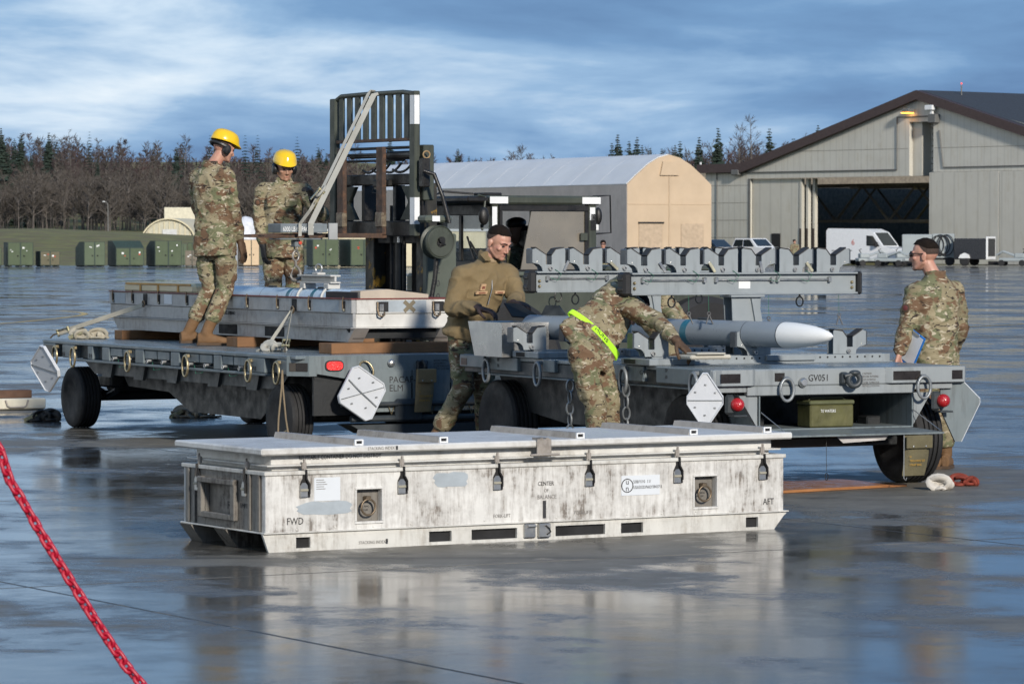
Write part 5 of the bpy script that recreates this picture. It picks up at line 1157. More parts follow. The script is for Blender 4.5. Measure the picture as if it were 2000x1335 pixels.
# ================================================================== missile rack on the right trailer
RKG = mat('rack_grey', (.255, .282, .295), .42, var=.08, vscale=4, streak=(.18, .195, .20), bump=.08)
PAD = mat('rack_pad', (.060, .070, .082), .4, var=.1, bump=0); PADT = mat('rack_pad_top', (.024, .022, .022), .7)
CAP = mat('black_rubber_cap', (.012, .012, .013), .55)
def cradle_data():
    pl = [(0, .170), (.03, .178), (.115, .126), (.115, .052), (.168, .052), (.168, .122), (.205, .168), (.275, .178), (.285, .17), (.285, 0), (.09, 0), (.083, .03), (.055, .055), (0, .066)]
    plates = MB()
    plates.prism(pl, -.045, -.037, 'y'); f_plate = plates.mesh('cradle_plate', RKG)
    plates = MB(); plates.prism(pl, .037, .045, 'y'); r_plate = plates.mesh('cradle_plate', RKG)
    p = MB(); p.prism([(-.012, .06), (.0, .06), (.0, .176), (-.012, .17)], -.042, .042, 'y'); pads = p.mesh('pad', PAD)
    p = MB(); p.box((.103, -.036, .055), (.1145, .036, .122)); pads2 = p.mesh('pad', PAD); p = MB(); p.box((.1685, -.036, .055), (.182, .036, .12)); pads3 = p.mesh('pad', PAD)
    q = MB(); q.prism([(.03, .179), (.117, .126), (.117, .134), (.03, .188)], -.046, .046, 'y'); tops_ = q.mesh('pad_top', PADT); q = MB(); q.prism([(.166, .123), (.205, .169), (.275, .179), (.275, .187), (.203, .178), (.164, .131)], -.046, .046, 'y'); tops2 = q.mesh('pad_top', PADT)
    s = MB(); s.cyl((.145, -.055, .025), (.145, .055, .025), .012, 8); s.torus((.155, -.058, .02), (0, 1, 0), .014, .004, 10, 5); s.ball((.04, -.047, .075), (.006, .003, .006), 8, 4); pin = s.mesh('lock_pin', ALU)
    return f_plate, r_plate, pads, pads2, pads3, tops_, tops2, pin
CRD = cradle_data()
def cradle(parent, x, y, z, mirror=False):
    e = link('cradle', None, parent); e.location = (x+(.14 if mirror else -.14), y, z); e.scale = (-1 if mirror else 1, 1, 1)
    for nm, me in zip(('cradle_plate', 'cradle_plate', 'pad', 'pad', 'pad', 'pad_top', 'pad_top', 'lock_pin'), CRD): link(nm, me, e)
    return e
GCD = MATS['green_cord']
def rack_beam(parent, y, x0, x1, z0, z1, detail=True):
    e = link('beam', None, parent)
    b = MB(); b.box((x0, y-.05, z1-.014), (x1, y+.05, z1), .003); b.box((x0, y-.05, z0), (x1, y+.05, z0+.014), .003); b.box((x0, y-.012, z0+.0142), (x1, y+.012, z1-.0142)); b.obj('i_beam', RKG, e)
    b = MB(); b.box((x0-.075, y-.055, z0-.004), (x0-.002, y+.055, z1+.006), .018); b.box((x0-.085, y-.04, z0+.03), (x0-.07, y+.04, z0+.06), .006); b.box((x0-.085, y-.04, z1-.06), (x0-.07, y+.04, z1-.03), .006); b.obj('end_cap', CAP, e)
    b = MB(); b.box((x1+.002, y-.055, z0-.004), (x1+.04, y+.055, z1+.006), .015); b.obj('end_cap', CAP, e)
    for zz_ in (.05, .09):
        b = MB(); b.lathe([(.012, 0), (.012, .01), (.006, .02), (0, .021)], 10, (x0+.035, y-.0125, z0+zz_), (0, -1, 0)); b.obj('bolt', RING, e, 40); b = MB(); b.lathe([(.012, 0), (.012, .01), (.006, .02), (0, .021)], 10, (x1-.035, y-.0125, z0+zz_), (0, -1, 0)); b.obj('bolt', RING, e, 40)
    for xa, xb in ((.1, .62), (.72, 1.2), (1.25, 1.7)):
        b = MB(); b.cyl((x0+xa, y-.03, z1-.055), (x0+xb, y-.03, z1-.055), .006, 6); b.box((x0+xa-.012, y-.045, z1-.075), (x0+xa+.012, y-.0125, z1-.035), .004); b.box((x0+xb-.012, y-.045, z1-.075), (x0+xb+.012, y-.0125, z1-.035), .004); b.obj('latch_rod', ALU, e)
    for xa in (.35, 1.45):
        b = MB(); b.torus((x0+xa, y-.01, z0-.055), (.15, 1, 0), .028, .006, 16, 6, sx=1.3, upv=(0, 0, 1)); b.cyl((x0+xa, y-.01, z0-.02), (x0+xa, y-.01, z0+.002), .008, 8); b.obj('sling_ring', TCH, e, 60)
    rg = random.Random(int(y*10))
    for k in range(5):
        xa = x0+.15+.34*k+rg.uniform(-.05, .05); b = MB(); b.tube([(xa, y-.05, z1+.015), (xa+.05, y-.058, z1-.02), (xa+.02, y-.056, z1-.07), (xa-.04, y-.05, z1-.05)], .0022, 4); b.obj('green_lanyard', GCD, e)
    for k in range(4):
        xa = x0+.25+.42*k; sg = rg.choice((-1, 1)); M = Matrix.Translation((xa, y-.056, z1+.04)) @ Matrix.Rotation(sg*R(rg.uniform(8, 50)), 4, 'Y'); b = MB()
        b.box((-.012, -.004, -.045), (.012, .004, .045), .0035, M); b.obj('latch_link', mat('brass_link', (.50, .47, .34), .4, metal=.5) if k % 2 else ALU, e)
    return e
rk = thing('missile_rack', 'upper grey missile rack of two beams with U shaped cradles above the right trailer', 'rack', (ro.x, ro.y, 0), ra)
Z0, Z1 = 1.377, 1.543; Y1_, Y2_ = 1.39, 2.97
for y in (Y1_, Y2_):
    rack_beam(rk, y, .06, 2.0, Z0, Z1)
    for k in range(6): cradle(rk, .16+.325*k, y, Z1+.001, mirror=k >= 3)
    pe = link('post', None, rk)
    b = MB(); b.prism([(.9, Z0-.02), (1.15, Z0-.02), (1.13, RH+.06), (.92, RH+.06)], y-.05, y-.04, 'y'); b.box((1.0, y-.039, RH+.06), (1.05, y+.07, Z0-.021)); b.prism([(.9, Z0-.02), (1.15, Z0-.02), (1.13, RH+.06), (.92, RH+.06)], y+.071, y+.08, 'y'); b.obj('post_plate', RKG, pe)
    b = MB(); b.prism([(1.06, Z0-.03), (1.12, Z0-.03), (1.20, RH+.07), (1.14, RH+.07)], y-.07, y-.052, 'y'); b.obj('brace', RKG, pe); MB().box((.88, y-.08, Z0-.019), (1.17, y+.1, Z0-.001), .003).obj('top_plate', RKG, pe)
    MB().box((.85, y-.09, RH+.001), (1.2, y+.12, RH+.059), .005).obj('base_shoe', RKG, pe)
MB().box((.98, Y1_-.0145, Z0+.045), (1.08, Y1_-.0125, Z0+.1), .0008).obj('data_plate', WHT, rk)
# pins dangling on green cords
def dangling(x, y, ln, twin):
    b = MB(); b.tube([(x, y, Z0-.001), (x+.003, y, Z0-ln)], .0018, 4); c_ = b.obj('green_lanyard', GCD, rk)
    b = MB(); b.torus((x+.003, y, Z0-ln-.01), (0, 1, 0), .014, .004, 12, 5)
    for s in ((-1, 1) if twin else (1,)): b.tube([(x+.003, y, Z0-ln-.015), (x+.003+s*.028, y-.01, Z0-ln-.085)], .006, 6)
    b.obj('hanging_pin', mat('dull_pin_steel', (.16, .155, .15), .45, metal=.6), c_, 50)
for px, ln, tw in ((1341, .13, False), (1380, .13, True), (1497, .17, False), (1634, .15, True), (1438, .18, False)): dangling(RX(px, Y1_, 600), Y1_-.03, ln, tw)
lr_ = thing('lower_missile_rack', 'lower rack rails and cradles bolted to the right trailer deck', 'rack', (ro.x, ro.y, 0), ra)
for y, cr_ in ((1.02, ((.05, False), (.91, False), (1.74, True))), (2.97, ((.02, False), (.47, False), (1.3, True), (1.75, True)))):
    b = MB(); b.box((.05, y-.012, RH+.001), (2.08, y+.0, RH+.062), .002); b.box((.05, y-.05, RH+.001), (2.08, y-.0125, RH+.008), .001); b.box((.05, y+.10, RH+.001), (2.08, y+.112, RH+.062), .002); ra_ = b.obj('rail', RKG, lr_)
    for k in range(27): 
        b = MB(); b.lathe([(.0075, 0), (.0075, .002)], 10, (.3+.065*k, y-.0125, RH+.042), (0, -1, 0)); b.obj('rail_hole', DK, ra_)
    MB().box((1.0, y-.035, RH+.022), (1.42, y-.0135, RH+.06), .003).obj('splice_plate', RKG, ra_)
    for x, mi in cr_: cradle(lr_, x, y+.05, RH+.064, mi)
MB().box((-.03, .9, RH+.001), (.35, 1.35, RH+.05), .006).obj('side_bracket', RKG, lr_); MB().box((-.033, 1.12, RH+.01), (-.0305, 1.3, RH+.042)).obj('bracket_slot', DK, lr_)
MB().box((-.02, 2.75, RH+.001), (.3, 3.2, RH+.05), .006).obj('side_bracket', RKG, lr_); MB().box((-.023, 2.98, RH+.01), (-.0205, 3.13, RH+.042)).obj('bracket_slot', DK, lr_)
# the missile being set down
nose = at_y(1628, 657, 27.75); tail = at_y(1034, 638, nose.y+2.75)
ms = missile('grey missile with white nose lying across the right trailer', nose, tail, .096, teal=(1.52, 2.15, 2.78))
b = MB(); b.prism([(3.05, .097), (3.36, .097), (3.30, .175), (3.14, .175)], -.006, .006, 'x'); b.obj('tail_fin', TGD, ms)
# aluminium box, folded strap pad on the deck
AX = -.10; AY = 3.22
ab = thing('aluminium_box', 'bare aluminium open topped box on the near corner of the right trailer', 'box', RM @ Vector((AX, AY, RH+.001)), ra)
def wedge(name, lo, hi, fl):
    b = MB(); (x0, y0, z0), (x1, y1, z1) = lo, hi; b.add([(x0, y0+fl, z0), (x1, y0+fl, z0), (x1, y1-fl, z0), (x0, y1-fl, z0), (x0, y0, z1), (x1, y0, z1), (x1, y1, z1), (x0, y1, z1)], [(3, 2, 1, 0), (4, 5, 6, 7), (0, 1, 5, 4), (1, 2, 6, 5), (2, 3, 7, 6), (3, 0, 4, 7)]); b.obj(name, ALU, ab)
for lo, hi in (((0, 0, 0), (.41, .006, .27)), ):
    MB().box(lo, hi).obj('side', ALU, ab)
b = MB(); b.prism([(.007, 0), (.5, 0), (.62, .27), (.007, .27)], 0, .006, 'x'); b.obj('side', ALU, ab); b = MB(); b.prism([(.007, 0), (.5, 0), (.62, .27), (.007, .27)], .404, .41, 'x'); b.obj('side', ALU, ab)
b = MB(); b.add([(.007, .494, .001), (.403, .494, .001), (.403, .614, .27), (.007, .614, .27), (.007, .5, .001), (.403, .5, .001), (.403, .62, .27), (.007, .62, .27)], [(0, 1, 2, 3), (7, 6, 5, 4), (0, 4, 5, 1), (1, 5, 6, 2), (2, 6, 7, 3), (3, 7, 4, 0)]); b.obj('side', ALU, ab)
MB().box((.007, .007, .001), (.403, .49, .006)).obj('bottom', ALU, ab)
MB().box((.02, .02, .15), (.39, .5, .262), .03).obj('contents', mat('brass_parts', (.30, .20, .08), .5, var=.4, vscale=30, bump=.8), ab)
b = MB(); b.box((.16, .62, RH+.051), (.5, .85, RH+.085), .012); b.box((.2, .6, RH+.086), (.44, .84, RH+.10), .006); o = b.obj('folded_strap', mat('cream_webbing', (.46, .43, .36), .85, bump=.4, bscale=200), smooth=40); o.matrix_world = RM.copy(); tag(o, 'cream folded strap pad beside the gloved hand on the right trailer', 'strap')

# ================================================================== forklift
OD = mat('forklift_olive', (.052, .060, .046), .5, var=.15, vscale=2.5, streak=(.035, .038, .03), bump=.15)
ODL = mat('forklift_olive_pale', (.085, .098, .078), .5, var=.12, vscale=3)
FDK = mat('greasy_black_steel', (.013, .012, .011), .45, var=.4, vscale=5, bump=.3)
FRU = mat('rusty_fork_steel', (.055, .032, .022), .6, var=.4, vscale=9, color2=(.11, .055, .03), mask=(.5, .62))
CHIP = mat('mast_chipped_yellow', (.026, .025, .020), .5, var=.3, color2=(.30, .17, .02), mask=(.56, .62), vscale=4.5)
GLW = glass_mat('cab_glass', (.72, .78, .80), .02, .9)
fa_ = math.atan2(.54, .84)
P1 = at_y(810, 465, 34.6); fk = thing('forklift', 'olive green rough terrain forklift with raised forks behind the left trailer', 'forklift', (P1.x, P1.y, 0), fa_)
FM = Matrix.Translation((P1.x, P1.y, 0)) @ Matrix.Rotation(fa_, 4, 'Z')       # local -x: fork direction, +y: away across the carriage
FW = 1.43
def zat(py, Y=34.8): return CAM_H-(py-HOR)*Y/FPX
zt, zb, zf = zat(178, 34.6), zat(272, 34.8), zat(457, 34.8)
# load backrest
br = link('load_backrest', None, fk)
MB().box((-.03, -.05, zf-.02), (.03, .05, zt), .008).obj('upright', OD, br); MB().box((-.03, FW-.05, zf-.02), (.03, FW+.05, zt-.03), .008).obj('upright', OD, br)
b = MB(); b.tube([(0, .04, zt-.02), (0, .2, zt-.005), (0, FW*.6, zt-.005), (0, FW-.12, zt-.012), (0, FW-.02, zt-.05)], .022, 8); b.obj('top_rail', OD, br, 50); MB().box((-.02, .05, zb-.02), (.02, FW-.05, zb+.01), .004).obj('lower_rail', FRU, br)
for k in range(9):
    y = .13+(FW-.26)*k/8; MB().box((-.010, y-.042, zb), (.010, y+.042, zt-.02), .003).obj('slat', OD, br)
for z0, z1 in ((zat(244), zat(188)), (zat(438), zat(386))): MB().box((-.0345, -.052, z0), (.02, -.0505, z1)).obj('reflector', WHT, br)
for z0, z1 in ((zat(244), zat(188)), (zat(438), zat(386))): MB().box((-.0322, -.046, z0), (-.0305, .03, z1)).obj('reflector', WHT, br)
# carriage
cg = link('carriage', None, fk)
MB().box((.03, .02, zat(350)-.05), (.12, FW-.02, zat(350)+.05), .01).obj('upper_bar', FDK, cg); MB().box((.03, .02, zf-.02), (.12, FW-.02, zf+.12), .01).obj('lower_bar', FDK, cg)
for y in (.04, .42, FW-.45, FW-.08): MB().box((.05, y, zf+.121), (.16, y+.05, zat(350)-.051), .006).obj('carriage_plate', FDK, cg)
for y, s in ((.30, 1), (FW-.3, -1)):
    b = MB(); b.prism([(y, zat(350)-.06), (y-s*.22, zat(350)-.06), (y-s*.22, zat(350)-.32)], .04, .08, 'x'); b.obj('gusset', OD, cg); b = MB(); b.prism([(y-s*.22, zf+.13), (y+s*.02, zf+.13), (y-s*.22, zf+.40)], .04, .08, 'x'); b.obj('gusset', OD, cg)
for z in (zat(300), zat(288)): b = MB(); b.cyl((.05, .05, z), (.05, FW-.1, z), .014, 8); b.obj('fork_shaft', FDK, cg)
b = MB(); b.cyl((.06, .1, zat(303)), (.06, .55, zat(303)), .04, 12); b.cyl((.06, .55, zat(303)), (.06, FW-.2, zat(303)), .02, 10); b.obj('side_shift_cylinder', FDK, cg)
b = MB(); b.cyl((.07, .3, zat(312)), (.07, FW-.1, zat(312)), .012, 8); b.obj('hydraulic_line', FDK, cg)
for k in range(4): b = MB(); b.tube(sagline((.1, .2+.2*k, zat(318)), (.1, .55+.18*k, zat(330)), .05), .012, 6); b.obj('hydraulic_hose', FDK, cg)
b = MB(); b.tube([(.02, .75, zat(358)), (.0, .75, zat(375)), (.0, .62, zat(377)), (.0, .5, zat(375))], .006, 6); b.obj('guard_wire', FDK, cg); MB().box((.0, .45, zat(364)), (.08, .75, zat(350)), .01).obj('valve_block', FDK, cg)
# forks: shank, heel, blade
for y, ln in ((.50, 1.30), (FW-.22, 1.30)):
    e = link('fork', None, fk)
    MB().box((-.075, y-.06, zf-.01), (-.031, y+.06, zat(286)), .008).obj('shank', FRU, e)
    b = MB(); b.prism([(-.075, zf-.035), (-.031, zf-.035), (-.031, zf-.011), (-.075, zf-.011)], y-.06, y+.06, 'y'); b.obj('heel', FRU, e)
    b = MB(); b.prism([(-.0755, zf-.035), (-.0755, zf+.008), (-ln*.6, zf+.006), (-ln, zf-.012), (-ln, zf-.022), (-ln*.6, zf-.035)], y-.06, y+.06, 'y'); b.obj('blade', FRU, e)
    MB().box((-.085, y-.065, zf+.06), (-.031, y+.065, zf+.2), .01).obj('worn_heel_band', mat('worn_steel', (.16, .13, .09), .5, var=.4, vscale=14, color2=(.07, .04, .025)), e)
# mast
m_ = link('mast', None, fk)
for y0, mm_ in ((.10, CHIP), (FW-.42, CHIP)):
    MB().box((.17, y0, .25), (.30, y0+.10, 2.3 if y0 < .5 else 2.25), .006).obj('outer_rail', mm_, m_); MB().box((.19, y0+.11, .25), (.28, y0+.19, 2.32), .006).obj('inner_rail', mm_, m_)
for z in (.5, 1.2, 1.75): MB().box((.2, .2, z), (.26, FW-.43, z+.12), .008).obj('cross_member', FDK, m_)
b = MB(); b.cyl((.22, .62, .3), (.22, .62, 1.76), .045, 14); b.obj('lift_cylinder', FDK, m_, 40); b = MB(); b.cyl((.22, .62, 1.2), (.22, .62, 1.9), .03, 12); b.obj('lift_rod', mat('chrome_rod', (.55, .56, .58), .2, metal=.9), m_, 40)
for y in (.52, .74): b = MB(); b.cyl((.2, y, .4), (.2, y, 2.1), .016, 8); b.obj('lift_chain', FDK, m_)
MB().box((.10, -.04, .25), (.42, .03, 1.84), .01).obj('mast_cheek', ODL, m_); MB().box((.305, .03, .3), (.325, .56, 1.82), .004).obj('mast_guard', FDK, m_); MB().box((.305, .68, .3), (.325, FW-.3, 1.82), .004).obj('mast_guard', FDK, m_)
for k, s in enumerate('2200'): txt(s, .085, (.20, -.0415, 1.60-.118*k), (R(90), 0, 0), FADE if 0 else INK, m_)
for k, s in enumerate('LB'): txt(s, .085, (.20, -.0415, 1.06-.11*k), (R(90), 0, 0), INK, m_)
# hose reel
rl = link('hose_reel', None, fk); rc = FM.inverted() @ at_y(860, 473, 34.35)
b = MB(); R0 = 33/7500*34.35
b.lathe([(R0*.98, .09), (R0, .1), (R0, .09), (R0*.82, .08), (R0*.82, .02), (R0, .01), (R0, .0), (R0*.96, -.012), (R0*.9, -.004), (R0*.84, -.012), (R0*.3, -.012), (R0*.28, -.002), (0, -.002)][::-1], 40, rc, (0, 1, 0)); b.obj('reel_drum', OD, rl, 30)
b = MB(); b.lathe([(.03, -.03), (.03, 0), (0, 0)][::1], 14, rc+Vector((.0, -.01, .02)), (0, 1, 0)); b.ball(rc+Vector((.01, -.02, -.02)), (.04, .012, .01)); b.obj('reel_hub', FDK, rl)
b = MB(); b.lathe([(R0*.30, 0), (R0*.30, .003)], 5, rc+Vector((0, -.0155, -.005)), (0, 1, 0)); b.obj('reel_opening', DK, rl)
for k, ch in enumerate('FISCHER'):
    a_ = R(140-16*k); txt(ch, .028, rc+Vector((R0*.66*math.cos(a_), -.0135, R0*.66*math.sin(a_))), (R(90), R(-(math.degrees(a_)-90)), 0), ODL, rl, 'embossed_letter', align='CENTER') if ch else None
b = MB(); q0 = FM.inverted() @ at_y(848, 340, 34.4); q1 = FM.inverted() @ at_y(878, 436, 34.4); qm = FM.inverted() @ at_y(864, 382, 34.4); b.tube([q0+Vector((-.08, .05, .03)), q0, qm, q1], .018, 8); b.obj('hose', FDK, rl, 50)
b = MB(); q0 = FM.inverted() @ at_y(853, 500, 34.4); q1 = FM.inverted() @ at_y(842, 585, 34.4); b.tube([q0, q0.lerp(q1, .5)+Vector((.01, 0, 0)), q1, q1-Vector((0, 0, .5))], .022, 8); b.obj('hose', FDK, rl, 50)
b = MB(); q = FM.inverted() @ at_y(842, 428, 34.4); b.box(q+Vector((-.08, -.05, -.03)), q+Vector((.2, .12, .035)), .02); b.obj('reel_bracket', ODL, rl); b = MB(); b.box(q+Vector((-.02, -.055, -.02)), q+Vector((.06, -.051, .03))); b.obj('reflector', WHT, rl)
q = FM.inverted() @ at_y(832, 335, 34.5); b = MB(); b.box(q+Vector((-.05, -.03, -.14)), q+Vector((.03, .05, .12)), .01); b.obj('hose_guide', FDK, rl); q = FM.inverted() @ at_y(833, 302, 34.5); b = MB(); b.torus(q, (.2, 1, 0), .032, .007, 16, 6); b.obj('rope_loop', mat('tan_rope', (.30, .20, .10), .8), rl, 50)
for dx in (0, .035): b = MB(); q = FM.inverted() @ at_y(825+dx*200, 362, 34.6); b.cyl(q, q-Vector((0, 0, .33)), .01, 6); b.obj('mast_chain', FDK, m_)
MB().box((.05, -.08, zat(392)), (.16, .05, zat(284)), .01).obj('mast_head', OD, m_)
# cab: frame, glass, door with big pane
cbx0 = (FM.inverted() @ at_y(962, 465, 36.1)).x; cby0 = (FM.inverted() @ at_y(962, 465, 36.1)).y
cb_ = link('cab', None, fk); X0 = cbx0; Y0 = cby0; CWd = 1.02; CLn = 1.12; zr0 = zat(400, 36.4); zr1 = zat(382, 36.3); zs0 = zat(530, 36.4)
def cbox(nm, lo, hi, m, bev=.008, par=None): return MB().box((X0+lo[0], Y0+lo[1], lo[2]), (X0+hi[0], Y0+hi[1], hi[2]), bev).obj(nm, m, par or cb_)
cbox('roof', (-.06, -.05, zr0), (CLn+.08, CWd+.05, zr1), OD, .02); cbox('roof_stripe', (-.062, -.054, zr0+.01), (.14, -.051, zr1-.012), WHT, 0); cbox('roof_stripe', (CLn-.14, -.054, zr0+.01), (CLn+.07, -.051, zr1-.012), WHT, 0)
for lo, hi in (((-.02, -.03, zs0), (.05, .04, zr0)), ((CLn-.05, -.03, zs0), (CLn+.04, .05, zr0)), ((-.02, CWd-.06, zs0), (.05, CWd+.0, zr0)), ((CLn-.05, CWd-.06, zs0), (CLn+.04, CWd, zr0))): cbox('pillar', lo, hi, OD)
cbox('pillar_stripe', (-.024, -.034, zat(462, 36.3)), (.03, -.031, zat(404, 36.3)), WHT, 0); cbox('pillar_stripe', (CLn-.04, -.034, zat(430, 36.6)), (CLn+.02, -.031, zat(405, 36.6)), WHT, 0)
d_ = link('door', None, cb_)
for lo, hi in (((.055, -.04, zr0-.06), (CLn-.055, -.005, zr0-.005)), ((.055, -.04, zs0-.02), (.09, -.005, zr0-.061)), ((CLn-.10, -.04, zs0-.02), (CLn-.055, -.005, zr0-.061)), ((.091, -.04, zs0-.02), (CLn-.101, -.005, zs0+.02))): cbox('door_frame', lo, hi, FDK, .005, d_)
b = MB(); Yp = Y0-.025; b.add([(X0+.30, Yp, zs0+.02), (X0+CLn-.1, Yp, zs0+.02), (X0+CLn-.1, Yp, zr0-.06), (X0+.42, Yp, zr0-.06), (X0+.30, Yp+.012, zs0+.02), (X0+CLn-.1, Yp+.012, zs0+.02), (X0+CLn-.1, Yp+.012, zr0-.06), (X0+.42, Yp+.012, zr0-.06)], [(0, 1, 2, 3), (7, 6, 5, 4), (0, 4, 5, 1), (1, 5, 6, 2), (2, 6, 7, 3), (3, 7, 4, 0)]); b.obj('door_pane', mat('bronze_mirror_pane', (.36, .315, .25), .28, metal=.55, var=.12, vscale=1.2, bump=.05, bscale=3), d_)
cbox('handle', (CLn-.16, -.06, zat(470, 36.5)), (CLn-.08, -.041, zat(455, 36.5)), OD, .004, d_)
b = MB(); b.add([(X0-.012, Y0+.05, zs0+.05), (X0-.012, Y0+CWd-.07, zs0+.05), (X0-.012, Y0+CWd-.07, zr0-.03), (X0-.012, Y0+.05, zr0-.03), (X0-.006, Y0+.05, zs0+.05), (X0-.006, Y0+CWd-.07, zs0+.05), (X0-.006, Y0+CWd-.07, zr0-.03), (X0-.006, Y0+.05, zr0-.03)], [(3, 2, 1, 0), (4, 5, 6, 7), (0, 1, 5, 4), (1, 2, 6, 5), (2, 3, 7, 6), (3, 0, 4, 7)]); b.obj('windscreen', GLW, cb_)
b = MB(); b.tube([(X0-.03, Y0+.15, zs0+.1), (X0-.03, Y0+.35, zr0-.35)], .012, 6); b.tube([(X0-.03, Y0+.28, zs0+.12), (X0-.03, Y0+.4, zr0-.3)], .01, 6); b.obj('wiper', FDK, cb_)
cbox('seat', (.6, .3, zs0-.2), (.72, .75, zat(440, 36.5)), FDK, .05); cbox('rear_panel', (CLn-.02, 0, zs0), (CLn+.0, CWd-.02, zr0-.3), FDK); cbox('vent_grille', (CLn-.03, -.034, zat(450, 36.6)), (CLn+.03, -.0315, zat(418, 36.6)), FDK, 0)
cbox('wiper_motor', (.1, .3, zr1), (.3, .5, zr1+.03), FDK, .008); b = MB(); b.tube([(X0+.1, Y0+.5, zr1+.02), (X0-.2, Y0+.55, zr1+.04), (X0-.35, Y0+.5, zr1+.0)], .01, 6); b.obj('roof_cable', FDK, cb_)
for lo, hi in (((-.05, .02, zr0-.10), (-.013, CWd-.04, zr0-.001)), ((-.05, .02, zs0-.1), (-.013, CWd-.04, zs0+.10)), ((-.04, CWd*.48, zs0+.101), (-.013, CWd*.48+.05, zr0-.101))): cbox('windscreen_frame', lo, hi, FDK, .006)
cbox('sun_visor', (-.30, -.04, zr0+.02), (-.061, CWd+.04, zr1-.01), FDK, .015); cbox('dashboard', (.02, .06, zs0-.02), (.22, CWd-.08, zs0+.22), FDK, .03); cbox('cab_pillar_wide', (-.05, CWd-.10, zs0), (.08, CWd+.01, zr0-.002), FDK, .01)
# mirrors
def mirror(px, py, Yd, rx, rz):
    e = link('mirror', None, cb_); q = FM.inverted() @ at_y(px, py, Yd); b = MB(); b.ball(q, (rx, .04, rz), 16, 10); b.obj('mirror_shell', FDK, e, 60); return q, e
q, e = mirror(945, 422, 35.9, .055, .085); b = MB(); b.tube([q+Vector((0, .05, -.08)), q+Vector((.02, .06, -.13)), q+Vector((.08, .1, .18)), q+Vector((.0, .1, .2))], .011, 6); b.obj('mirror_arm', OD, e)
q, e = mirror(1168, 422, 37.0, .04, .085); b = MB(); b.tube([q+Vector((-.06, .0, .19)), q+Vector((.14, .0, .2)), q+Vector((.15, 0, -.16)), q+Vector((-.02, 0, -.17))], .009, 6); b.obj('mirror_arm', FDK, e); b = MB(); b.box(q+Vector((-.06, -.02, -.14)), q+Vector((.0, .02, -.08)), .008); b.obj('mirror_mount', WHT, e)
# hull and wheels
hl = link('hull', None, fk)
MB().box((X0-.05, Y0-.12, .55), (X0+2.9, Y0+1.5, zs0-.021), .03).obj('body', OD, hl); MB().box((X0+1.3, Y0+.0, zs0-.02), (X0+2.9, Y0+1.4, zs0+.05), .04).obj('bonnet', OD, hl)
MB().box((X0+.0, Y0-.16, zs0-.04), (X0+1.6, Y0-.121, zs0+.0), .01).obj('step_rail', ODL, hl)
b = MB(); b.torus(FM.inverted() @ at_y(1090, 579, 36.2), (0, 1, 0), .04, .006, 16, 6, sx=1.2, upv=(0, 0, 1)); b.obj('tie_ring', FDK, hl)
MB().box((.42, .1, .45), (X0-.06, FW-.1, .85), .03).obj('front_frame', FDK, hl)
def fwheel(x, y, r=.62, w=.4):
    e = link('wheel', None, fk); e.location = (x, y, r); b = MB(); b.lathe([(r*.5, -w*.45), (r*.9, -w*.5), (r, -w*.38), (r, w*.38), (r*.9, w*.5), (r*.5, w*.45)], 36, (0, 0, 0), (0, 1, 0)); b.obj('tyre', TYR, e, 35); b = MB(); b.lathe([(0, -w*.25), (r*.3, -w*.28), (r*.5, -w*.4), (r*.5, w*.4), (0, w*.3)], 24, (0, 0, 0), (0, 1, 0)); b.obj('rim', OD, e, 35)
for x in (.95, X0+2.3):
    for y in (Y0-.1 if x > 1 else .1, FW+.1): fwheel(x, y)
# ================================================================== fork attachment, hook and strap
ATT = mat('attachment_grey', (.16, .185, .20), .5, var=.15, vscale=6, streak=(.10, .11, .12))
fa2 = thing('fork_hook_attachment', 'grey lifting attachment lettered CAPACITY slid onto the fork', 'lifting attachment', FM @ Vector((0, 0, 0)), fa_)
ax1 = (FM.inverted() @ at_y(646, 450, 34.6)).x; ax0 = (FM.inverted() @ at_y(560, 450, 34.2)).x; ya, yb = .38, .62
MB().box((ax0, ya, zf+.012), (ax1-.05, yb, zat(437)), .006).obj('upper_box', ATT, fa2); MB().box((ax0, ya+.02, zat(468)), (ax1-.1, yb-.02, zf-.038), .006).obj('lower_box', ATT, fa2)
MB().box((ax1-.049, ya-.03, zat(468)), (ax1+.04, ya-.002, zat(436)), .004).obj('end_plate', mat('pale_plate', (.33, .34, .34), .5), fa2); MB().box((ax1-.049, yb+.002, zat(468)), (ax1+.04, yb+.03, zat(436)), .004).obj('end_plate', MATS['pale_plate'], fa2)
txt('6000 LB CAPACITY', .062, (ax0+.02, ya-.0015, zat(452)), (R(90), 0, 0), DEC, fa2, sx=.62)
hx = (FM.inverted() @ at_y(603, 480, 34.3)).x
b = MB(); b.box((hx-.03, ya+.07, zat(482)), (hx+.03, ya+.15, zat(468)-.001), .008); b.obj('hook_lug', ATT, fa2); b = MB(); b.lathe([(.016, 0), (.016, .012), (0, .014)], 12, (hx+.02, ya+.07, zat(474)), (0, -1, 0)); b.obj('red_pin', DER, fa2)
hk = thing('lifting_hook', 'grey steel swivel hook hanging from the fork attachment', 'hook', FM @ Vector((hx, ya+.11, zat(482))), fa_)
HKM = mat('hook_steel', (.26, .245, .225), .45, metal=.5, var=.2, vscale=10)
b = MB(); b.torus((0, 0, -.01), (1, 0, 0), .025, .008, 16, 7, sx=1.3, upv=(0, 0, 1)); b.obj('shackle', HKM, hk, 60); b = MB(); b.torus((0, 0, -.08), (0, 1, 0), .032, .010, 18, 8, sx=1.35, upv=(0, 0, 1)); b.obj('swivel_link', HKM, hk, 60)
